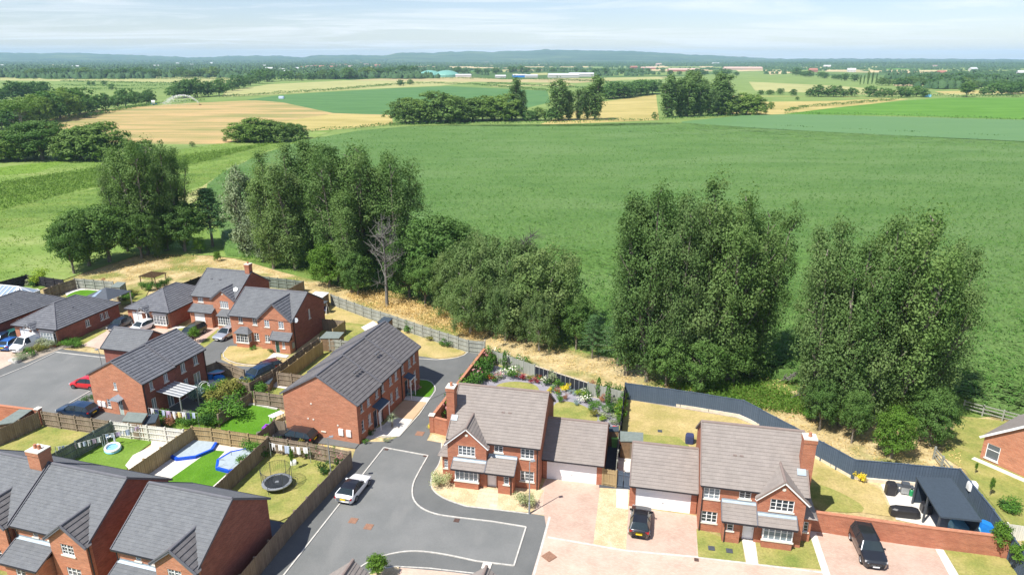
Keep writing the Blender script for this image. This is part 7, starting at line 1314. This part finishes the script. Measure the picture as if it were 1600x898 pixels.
row(628, 193, 705, 191, 6, 43, wil, 'large rounded willow in the clump across the near field edge', 'willows at the field edge', 'willow_tree', .2, 1.6, jy=.5); row(705, 190, 808, 188, 7, 39, wil, 'rounded willow at the poplar end of the field edge clump', 'willows beside the field edge poplars', 'willow_tree', .2, 1.55, jy=.5)
row(800, 188, 822, 187, 2, 60, popf, 'tall poplar rising behind the willows', 'poplars behind the willows', 'poplar_tree', .1, 1.2, 'poplar', H0=20); row(868, 189, 938, 187, 5, 62, popf, 'poplar standing at the maize edge with its trunks showing', 'poplars at the maize edge', 'poplar_tree', .15, 1.5, 'poplar', H0=20); row(822, 189, 868, 189, 3, 24, B_, 'small tree between willows and poplars', 'small trees between willows and poplars', wf=1.5)
row(1040, 184, 1140, 180, 8, 62, popf, 'big poplar in the wide clump at the far maize edge', 'poplars of the wide clump', 'poplar_tree', .2, 1.65, 'poplar', H0=20); row(1038, 172, 1135, 168, 7, 55, popf, 'poplar in the back row of the wide clump', 'back row poplars of the wide clump', 'poplar_tree', .2, 1.5, 'poplar', H0=20); row(1120, 181, 1186, 179, 5, 30, wil, 'pale rounded tree at the end of the wide clump', 'rounded trees at the end of the wide clump', 'willow_tree', .2, 1.5)
row(1022, 187, 1024, 187, 1, 16, bushf, 'round dark bush at the foot of the wide poplar clump', None, 'bush', 0, 1, 'bush', 0); row(1204, 171, 1204, 171, 1, 17, wil, 'single silvery round tree on the golden field', None, 'tree', 0, 1, 'tree', 0)
row(945, 156, 1025, 146, 9, 24, A, 'dark tree in the slanting row behind the hay field', 'slanting tree row behind the hay field', jit=.25, wf=1.6)
row(368, 222, 440, 222, 5, 42, wil, 'rounded tree in the clump on the tan field edge', 'clump on the tan field edge', 'willow_tree', .15, 1.6); row(440, 220, 474, 216, 3, 26, wil, 'smaller rounded tree on the tan field edge', 'smaller trees on the tan field edge', 'willow_tree', .15, 1.2); row(300, 230, 302, 230, 1, 12, bushf, 'lone dark bush on the green bank', None, 'bush', 0, 1, 'bush', 0); row(350, 222, 352, 222, 1, 7, bushf, 'tiny bush beside the tan field clump', None, 'bush', 0, 1, 'bush', 0)
row(98, 250, 172, 250, 4, 50, wil, 'big round tree on the near edge of the tan field', 'big round trees on the meadow edge', 'broadleaf_tree', .15, 1.5); row(-15, 250, 78, 250, 4, 56, wil + brd[:1], 'tall scrubby tree at the picture edge', 'scrubby trees at the picture edge', 'broadleaf_tree', .2, 1.7); row(205, 262, 240, 248, 2, 30, B_, 'round tree half hidden behind the left poplars', 'round trees behind the left poplars', jit=.1)
x, y = G(40, 218); o = empty('tree', (x, y, 0), 0, 'open topped ash with bare limbs showing below its crown', 'tree'); s = HT(40, 218, 154) / 13; o.scale = (s * 1.2, s * 1.2, s); put('trunk', bare_meshes(46, 12, MT['bark'], 200, .4), o); rng = np.random.default_rng(47); cl = np.stack([rng.normal(size=120) * 2.4, rng.normal(size=120) * 2.4, 11 + rng.normal(size=120) * .8], 1); put('crown', crown_mesh('ash_crown', cl, 26, .8, .5, LM['far_l'], rng), o)
row(-5, 205, 130, 178, 9, 40, A[:2] + wil, 'dark oak in the belt beside the tan field', 'oaks beside the tan field', jit=.35, wf=1.3); row(120, 178, 245, 160, 9, 26, A, 'oak in the hedge at the far side of the tan field', 'hedge oaks beyond the tan field', wf=1.15); row(0, 160, 75, 152, 5, 26, A, 'oak in the small wood at the picture edge', 'oaks at the picture edge', wf=1.2); row(265, 154, 345, 150, 6, 26, A, 'oak in the group beyond the water spray', 'oaks beyond the water spray', wf=1.15); row(130, 134, 172, 134, 3, 7, A, 'tiny lone tree on the pale strip field', 'tiny trees on the strip field', jy=.2); row(175, 141, 176, 141, 1, 9, bushf, 'single dark bush on the strip field', None, 'bush', 0, 1, 'bush', 0)
row(345, 146, 430, 125, 8, 20, B_, 'tree along the pale sloping field', 'trees along the pale sloping field', wf=1.2); row(430, 127, 600, 122, 12, 16, B_, 'tree in the belt before the village', 'belt before the village', wf=1.2); row(585, 121, 650, 116, 7, 16, A, 'dark tree in the wood beside the green domes', 'wood beside the green domes', wf=1.2); row(618, 135, 650, 132, 2, 9, A, 'round tree in the hedge below the green domes', 'hedge trees below the green domes', jit=.05, jy=.1, wf=1.2)
row(40, 122, 130, 120, 7, 14, B_, 'rounded tree in the far left hedge belt', 'far left hedge belt', wf=1.4); row(130, 123, 345, 121, 15, 15, B_, 'rounded tree in the long far belt', 'long far belt', wf=1.4)
row(1185, 149, 1222, 148, 3, 11, A, 'tree in the short hedge on the pale field', 'short hedge trees', wf=1.4); row(1238, 150, 1240, 150, 1, 16, A, 'round tree between the two field hedges', None, 'field_tree', 0, 1.2, 'tree', 0); row(1258, 151, 1335, 151, 6, 16, A, 'tree in the dense row on the golden field', 'dense row on the golden field', wf=1.3, jit=.2); row(1245, 157, 1246, 157, 1, 8, bushf, 'low bush in front of the round field tree', None, 'bush', 0, 1, 'bush', 0)
row(1352, 152, 1450, 152, 8, 15, A, 'tree in the row beside the bright green field', 'row beside the bright green field', wf=1.25, jit=.2); row(1508, 152, 1510, 152, 1, 26, [brd[0]], 'big solitary oak at the bright field corner', None, 'oak_tree', 0, 1.15, 'oak', 0); row(1530, 150, 1610, 146, 6, 17, A, 'tree in the hedge right of the solitary oak', 'trees right of the solitary oak', wf=1.3)
row(1340, 132, 1372, 132, 5, 20, popf, 'dark upright tree in the conifer like stand', 'conifer like stand', 'poplar_tree', .1, .55, 'tree', H0=20); row(1240, 118, 1340, 128, 9, 11, A, 'tree on the skyline hedge of the pale field', 'skyline hedge of the pale field', wf=1.4); row(1375, 134, 1470, 136, 9, 14, B_, 'tree in the belt behind the golden field', 'belt behind the golden field', wf=1.4); row(1470, 138, 1610, 140, 12, 15, B_, 'tree in the far right belt', 'far right belt', wf=1.4); row(1430, 128, 1610, 126, 12, 12, A, 'dark tree in the second right belt', 'second right belt', wf=1.5)
row(705, 117, 905, 113, 12, 10, A, 'tree around the white roofed barns', 'trees around the white barns', wf=1.4); row(905, 118, 1045, 114, 8, 9, A, 'tree on the green rise beyond the barns', 'trees on the green rise', wf=1.5); row(1040, 118, 1160, 118, 9, 9, A, 'tree behind the wide poplar clump', 'trees behind the wide clump', wf=1.5)
# hedges
def hedge(px, label, w_=2.2, h=1.8, size=.6, dens=5, mat='far'):
    pts = [Vector((*G(a, b), 0)) for a, b in px]; C = []; rng = np.random.default_rng(len(label) + int(px[0][0]))
    for a, b in zip(pts, pts[1:]):
        L = (b - a).length; n = int(L * dens); t = rng.uniform(0, 1, n); q = np.array([a.x, a.y, 0])[None] + np.outer(t, [b.x - a.x, b.y - a.y, 0]); q += rng.normal(size=(n, 3)) * np.array([w_ * .35, w_ * .35, 0]); q[:, 2] = rng.uniform(.1, 1, n) ** .7 * h * (.75 + .4 * np.sin(t * L * .11) ** 2); C.append(q)
    C = np.concatenate(C); V, F_ = leaf_quads(C, size, rng, .3, .8); o = bpy.data.objects.new('hedge', mesh_np('hedge', V, F_, LM[mat])); link(o); tag(o, label, 'hedge', kind='stuff'); return o
hedge([(1228, 175), (1262, 168), (1290, 166), (1340, 162), (1400, 157)], 'clipped dark hedge slanting beside the bright green field', 3, 2.2, .7, 9); hedge([(345, 153), (400, 150), (422, 148)], 'dark hedge at the start of the pale slope', 4, 2.5, .9, 7); hedge([(425, 148), (520, 142), (608, 134), (640, 132), (680, 131)], 'long dark hedge between pale and dark green fields', 4.5, 3, 1.0, 7); hedge([(680, 131), (740, 133), (792, 137), (860, 143)], 'dark hedge above the dark green field', 4, 2.5, 1.0, 7); hedge([(548, 124), (640, 123), (735, 123.5), (800, 124.5)], 'far hedge below the village', 5, 3, 1.2, 6); hedge([(800, 124), (880, 126), (960, 130), (1030, 134)], 'hedge below the white barns', 5, 3, 1.2, 6); hedge([(760, 131), (860, 136), (940, 140)], 'hedge behind the tall field poplars', 4.5, 2.6, 1.1, 6)
for q, lb in (([(30, 124.2), (58, 124.2)], 'shortest far left strip hedge'), ([(70, 124.4), (106, 124.8)], 'short far left strip hedge with a gap before it'), ([(118, 125), (206, 124.6)], 'strip hedge in the middle of the pale fields'), ([(211, 124.4), (370, 124.6)], 'strip hedge running towards the far belt'), ([(96, 127.8), (180, 130), (300, 132.5)], 'second strip hedge crossing the pale fields'), ([(90, 134.5), (200, 136), (300, 134)], 'third strip hedge crossing the pale fields'), ([(120, 140.5), (200, 141), (268, 140.5)], 'fourth strip hedge above the oaks'), ([(0, 118.5), (120, 118.5)], 'straight hedge under the far left belt')): hedge(q, lb, 5, 3, 1.2, 5)
hedge([(130, 185), (180, 174), (245, 163), (320, 158)], 'hedge along the far edge of the tan field', 3, 2.2, .8, 7); hedge([(480, 206), (560, 201), (620, 196)], 'scrubby hedge between tan field and maize', 4, 1.6, .7, 6, 'far_l'); hedge([(560, 199), (600, 197), (640, 196), (930, 192)], 'low scrub under the willows', 3, 1.4, .7, 5); hedge([(1200, 201), (1360, 209), (1480, 214), (1600, 220)], 'thin dark hedge line across the maize', 1.2, 2.1, .5, 6); hedge([(1225, 179), (1400, 182), (1600, 189)], 'thin dark line between bright field and pale crop', 2, 1.9, .6, 6); hedge([(1450, 151), (1500, 152.5), (1600, 152)], 'dark hedge under the solitary oak', 4, 3, 1, 6); hedge([(930, 190), (1025, 188), (1190, 180)], 'scrub at the foot of the wide poplar clump', 3, 1.5, .7, 6)
# village houses, barns, domes
def far_house(px, py, L, D_, ev, rd, wall, roof, label, rz=0.0, name='farm_building', cat='farm building', group=None, wins=0):
    x, y = G(px, py); r = empty(name, (x, y, 0), rz, label, cat, group); m = MB(); m.poly([(-L, -D_, 0), (L, -D_, 0), (L, -D_, ev), (-L, -D_, ev)]); m.poly([(L, D_, 0), (-L, D_, 0), (-L, D_, ev), (L, D_, ev)])
    for s in (1, -1): q = [(s * L, -s * D_, 0), (s * L, s * D_, 0), (s * L, s * D_, ev), (s * L, 0, rd), (s * L, -s * D_, ev)]; m.poly(q)
    m.build('wall', MT[wall], r)
    for s in (1, -1): m = MB(); m.poly([(-L - .3, -s * (D_ + .4), ev - .15), (L + .3, -s * (D_ + .4), ev - .15), (L + .3, 0, rd + .1), (-L - .3, 0, rd + .1)]); m.build('roof', MT[roof], r)
    for k in range(wins):
        for zz in (1.0, 3.2):
            if zz + 1.2 < ev: m = MB(); cx = -L + 2 * L * (k + .5) / wins; m.box(cx - .5, cx + .5, -D_ - .05, -D_, zz, zz + 1.1); m.build('window', MT['glass_light'], r)
MT['barn_white'] = plain('pale_barn_roof', (.50, .51, .52), .5, var=.05); MT['barn_pink'] = plain('faded_pink_roof', (.50, .36, .30), .8, var=.08); MT['far_red'] = plain('red_tiles_far', (.34, .15, .11), .8); MT['far_white'] = plain('white_render', (.48, .46, .43), .8); MT['dome_green'] = plain('green_dome_skin', (.15, .34, .28), .45, var=.05)
far_house(880, 121.5, 30, 12, 5, 8, 'far_white', 'barn_white', 'long white roofed barn, the larger of the pair', .05); far_house(908, 120, 26, 11, 5, 8, 'far_white', 'barn_white', 'long white roofed barn touching the larger one', .05); far_house(812, 121, 14, 8, 4, 6, 'box_blue', 'barn_white', 'pale blue grey shed beside the white barns', .1); far_house(830, 121.5, 12, 7, 4, 6, 'far_white', 'barn_white', 'small white shed beside the white barns', .1)
far_house(1160, 109.5, 62, 16, 6, 10, 'barn_pink', 'barn_pink', 'very long faded pink roofed farm range', -.08); far_house(1068, 112, 45, 12, 5, 9, 'far_red', 'barn_pink', 'long pink roofed range behind the wide poplars', -.02); far_house(1029, 103, 14, 12, 9, 12, 'barn_pink', 'barn_pink', 'tall cream grain store on the plain', .0); far_house(1120, 101, 30, 12, 8, 11, 'far_white', 'barn_white', 'far white shed below the hills', .0); far_house(1012, 108.5, 26, 9, 5, 8, 'far_red', 'barn_pink', 'brown roofed farm range left of the grain range', .1)
for px, r_, lb in ((672, 24, 'pale green biogas dome nearer the tall silo'), (698, 27, 'larger pale green biogas dome')):
    x, y = G(px, 120.5); r = empty('biogas_dome', (x, y, 0), 0, lb, 'dome'); m = MB(); rings = [(1, 0), (1, 4), (.97, 5.5), (.8, 8.5), (.5, 11.5), (.18, 13)]
    for (a, za), (b, zb) in zip(rings, rings[1:]):
        for k in range(24): t0, t1 = k * .2618, (k + 1) * .2618; m.poly([(a * r_ * math.cos(t0), a * r_ * math.sin(t0), za), (a * r_ * math.cos(t1), a * r_ * math.sin(t1), za), (b * r_ * math.cos(t1), b * r_ * math.sin(t1), zb), (b * r_ * math.cos(t0), b * r_ * math.sin(t0), zb)])
    m.disc((0, 0), r_ * .18, 13, 12); m.build('dome_skin', MT['dome_green'], r, smooth=True); m = MB(); ring(m, r_ * .99, r_ * 1.02, 0, 4.2, 24); m.build('tank_wall', MT['dome_green'], r)
far_house(724, 120.8, 16, 6, 4, 6, 'far_white', 'barn_white', 'low white plant building right of the green domes', .1); far_house(782, 122.5, 10, 6, 4, 6, 'far_white', 'barn_white', 'small white farmhouse among trees left of the barns', .1)
random.seed(19); VG = [(475, 109, 0), (484, 107, 1), (494, 106.5, 0), (503, 107, 0), (512, 105, 1), (521, 103, 0), (530, 105, 1), (540, 104, 0), (548, 106.5, 1), (415, 106, 2), (468, 111, 2), (520, 108, 0), (565, 100, 0), (572, 103, 1), (590, 105, 0), (598, 99, 1), (405, 103, 2), (421, 111, 2), (432, 113, 2), (444, 114, 2), (452, 118, 2), (300, 104, 2), (330, 100, 2), (278, 101, 2), (245, 106, 2), (120, 107, 2), (4, 105, 2), (1460, 106, 1), (1470, 118, 0), (1330, 113, 2), (1270, 113, 0), (1292, 106, 2), (1520, 111, 2), (1596, 118, 2), (760, 99, 1), (920, 99, 1), (940, 97.5, 0), (960, 98, 2), (1260, 101, 2), (1340, 101, 2), (1213, 102, 1), (990, 108, 0)]
for px, py, k in VG: far_house(px, py, random.uniform(9, 16), 6, 6, 10.5, ['far_red', 'far_white', 'far_white'][k], ['far_red', 'ridge_brown', 'barn_white'][k], ['red brick village house with red roof among the far trees', 'white village house with brown roof among the far trees', 'white roofed building scattered over the far plain'][k], random.uniform(-.5, .5), 'village_house', 'house', ['red village houses', 'white village houses', 'scattered white buildings'][k], wins=3 if py > 103 else 0)
# far woods as lumpy canopy, too many trees to count
def wood(name, spots, mat, seed):
    """spots: arrays x, y, r, h"""
    rng = np.random.default_rng(seed); u = []; 
    for i in range(4):
        for k in range(7): el = (.08, .55, 1.0, 1.35)[i]; a = 2 * math.pi * (k + .5 * (i % 2)) / 7; u.append((math.cos(el) * math.cos(a), math.cos(el) * math.sin(a), math.sin(el)))
    u = np.array(u); f = []
    for i in range(3):
        for k in range(7): f.append((i * 7 + k, i * 7 + (k + 1) % 7, (i + 1) * 7 + (k + 1) % 7, (i + 1) * 7 + k))
    f = np.array(f); n = len(spots); J = rng.uniform(.72, 1.25, (n, len(u), 1)); V = u[None] * J * np.stack([spots[:, 2], spots[:, 2], spots[:, 3]], 1)[:, None, :]; V[:, :, 0] += spots[:, 0:1]; V[:, :, 1] += spots[:, 1:2]
    F_ = (f[None] + (np.arange(n) * len(u))[:, None, None]).reshape(-1, 4); o = bpy.data.objects.new(name, mesh_np(name, V.reshape(-1, 3), F_, mat)); link(o); o['kind'] = 'stuff'; return o
def wmat(name, c1, c2):
    m, n, out = new_mat(name); p = pr(n, out, .9, .1); g = N(n, 'ShaderNodeNewGeometry'); f = noise(n, g.outputs['Position'], .05, 5, .7); c = mixc(n, .5, ramp(n, g.outputs['Random Per Island'], [(0, c1), (1, c2)]), ramp(n, f, [(.3, c1), (.7, c2)])); n.links.new(c, p.inputs['Base Color']); bumpn(n, p, noise(n, g.outputs['Position'], .4, 3), .8, 2.0); return m
WM = wmat('far_wood', (.040, .085, .035), (.075, .135, .055)); rng = np.random.default_rng(33)
def band(py0, py1, nseg, seed, hh=(7, 13), lenr=(40, 260), xr=(-30, 1630), dens=.13, thick=18):
    rg = np.random.default_rng(seed); S = []
    for _ in range(nseg):
        px = rg.uniform(*xr); py = rg.uniform(py0, py1); x, y = G(px, py); L = rg.uniform(*lenr) * (y / 1500) ** .6; an = rg.normal() * .25 if rg.random() < .75 else rg.uniform(0, 3.14); th = thick * rg.uniform(.3, 1.6) * (y / 1500) ** .5; n = max(3, int(L * dens * (1 + th / 14)))
        t = rg.uniform(-.5, .5, n) * L; w_ = rg.normal(size=n) * th; h = rg.uniform(*hh, n); S.append(np.stack([x + t * math.cos(an) - w_ * math.sin(an), y + t * math.sin(an) + w_ * math.cos(an), h * rg.uniform(.5, .85, n), h], 1))
    return np.concatenate(S)
wood('woodland', band(109, 119, 70, 1, (4, 7.5), (30, 160), dens=.13, thick=4), WM, 1); wood('woodland', band(103.5, 110, 90, 2, (5, 8), (40, 260), dens=.10, thick=6), WM, 2); wood('woodland', band(100, 104.5, 110, 3, (6, 10), (80, 420), dens=.07, thick=12), WM, 3); wood('woodland', band(97.5, 100.5, 100, 4, (8, 13), (150, 700), dens=.05, thick=26), WM, 4); wood('woodland', band(96, 98, 150, 5, (14, 22), (300, 1200), dens=.035, thick=45), WM, 5)
wood('woodland', band(104, 114, 40, 6, (7, 12), (60, 260), (-30, 420), .1, 10), WM, 6); wood('woodland', band(96, 104, 130, 7, (8, 14), (100, 500), (1180, 1640), .06, 18), WM, 7)
wood('woodland', band(100, 124, 60, 8, (7, 12), (60, 200), (395, 700), .13, 9), WM, 8); wood('woodland', band(118, 140, 26, 9, (7, 11), (50, 130), (1400, 1640), .14, 9), WM, 9); wood('woodland', band(116, 124, 30, 10, (7, 12), (60, 180), (-30, 430), .13, 10), WM, 10)
# the hills on the horizon
prof = [(-200, 84), (0, 83), (60, 82.5), (105, 82), (180, 85.5), (245, 88.5), (310, 90), (375, 87), (440, 87.5), (470, 89.5), (490, 86.5), (540, 85.5), (605, 87), (622, 83), (680, 82.5), (725, 79.5), (770, 81), (820, 80), (855, 77.5), (905, 78.5), (945, 80), (985, 79.5), (1030, 82), (1080, 85), (1140, 88), (1200, 91), (1290, 92.2), (1400, 91.8), (1500, 92.8), (1800, 92)]
D0 = 9000.; Xs = np.arange(-250, 1850, 3.0); ph = np.interp(Xs, [p[0] for p in prof], [p[1] for p in prof]); rng = np.random.default_rng(5); ph = ph + np.convolve(rng.normal(size=len(Xs)), np.ones(3) / 3, 'same') * .6 + np.convolve(rng.normal(size=len(Xs)), np.ones(25) / 25, 'same') * 1.8
V = []; rowsN = 12
for j in range(rowsN):
    t = j / (rowsN - 1); Y = 6200 + 2800 * t + (0 if j < rowsN - 1 else 0); fr = math.sin(t * math.pi / 2) ** 1.6
    for i, px in enumerate(Xs):
        v = (449 - ph[i]) / FPX; top = CAMH + (-_s + v * _c) * D0 / (_c + v * _s); V.append(((px - 800) / FPX * Y / (_c + v * _s) * 1.0, Y, -2 + (top + 2) * fr * (1 + .06 * math.sin(i * .13 + j * 1.7) * (1 - t))))
for i, px in enumerate(Xs): V.append(((px - 800) / FPX * 12500, 12500, -2))
nX = len(Xs); idx = np.arange((rowsN + 1) * nX).reshape(rowsN + 1, nX); q = np.stack([idx[:-1, :-1], idx[:-1, 1:], idx[1:, 1:], idx[1:, :-1]], -1).reshape(-1, 4)
MT['hill'] = ground_mat('wooded_hills', [(.35, (.03, .065, .03)), (.55, (.06, .11, .045)), (.68, (.14, .18, .07)), (.78, (.34, .30, .17))], .0016, .01, .4, 0, stretch=(1, 2.2, 1))
o = bpy.data.objects.new('hills', mesh_np('hills', np.array(V), q, MT['hill'], True)); link(o); o['kind'] = 'structure'
# ---- the air: even thin haze over everything
mh, nh, oh_ = new_mat('haze_air'); pv = N(nh, 'ShaderNodeVolumePrincipled'); pv.inputs['Color'].default_value = (.50, .72, 1.0, 1); pv.inputs['Density'].default_value = .000078; pv.inputs['Anisotropy'].default_value = 0.0; nh.links.new(pv.outputs[0], oh_.inputs['Volume'])
m = MB(); m.box(-16500, 16500, -320, 15800, -3, 190); hz = m.build('haze', mh); hz['kind'] = 'stuff'
rgf = np.random.default_rng(77); FT = ['f_tan2', 'f_mid', 'f_pale', 'f_green', 'f_bright', 'f_mid', 'f_tan2']
_fz = .125
for k in range(46):
    px = rgf.uniform(-20, 1600); py = rgf.uniform(99.5, 110.5); w_ = rgf.uniform(30, 90); h_ = (py - 92) * rgf.uniform(.10, .22); _fz += .002; sk = rgf.uniform(-6, 6)
    sheet('field', [(px + sk, py), (px + w_ + sk, py + rgf.uniform(-.3, .3)), (px + w_, py + h_), (px, py + h_)], FT[k % 7], z=_fz)
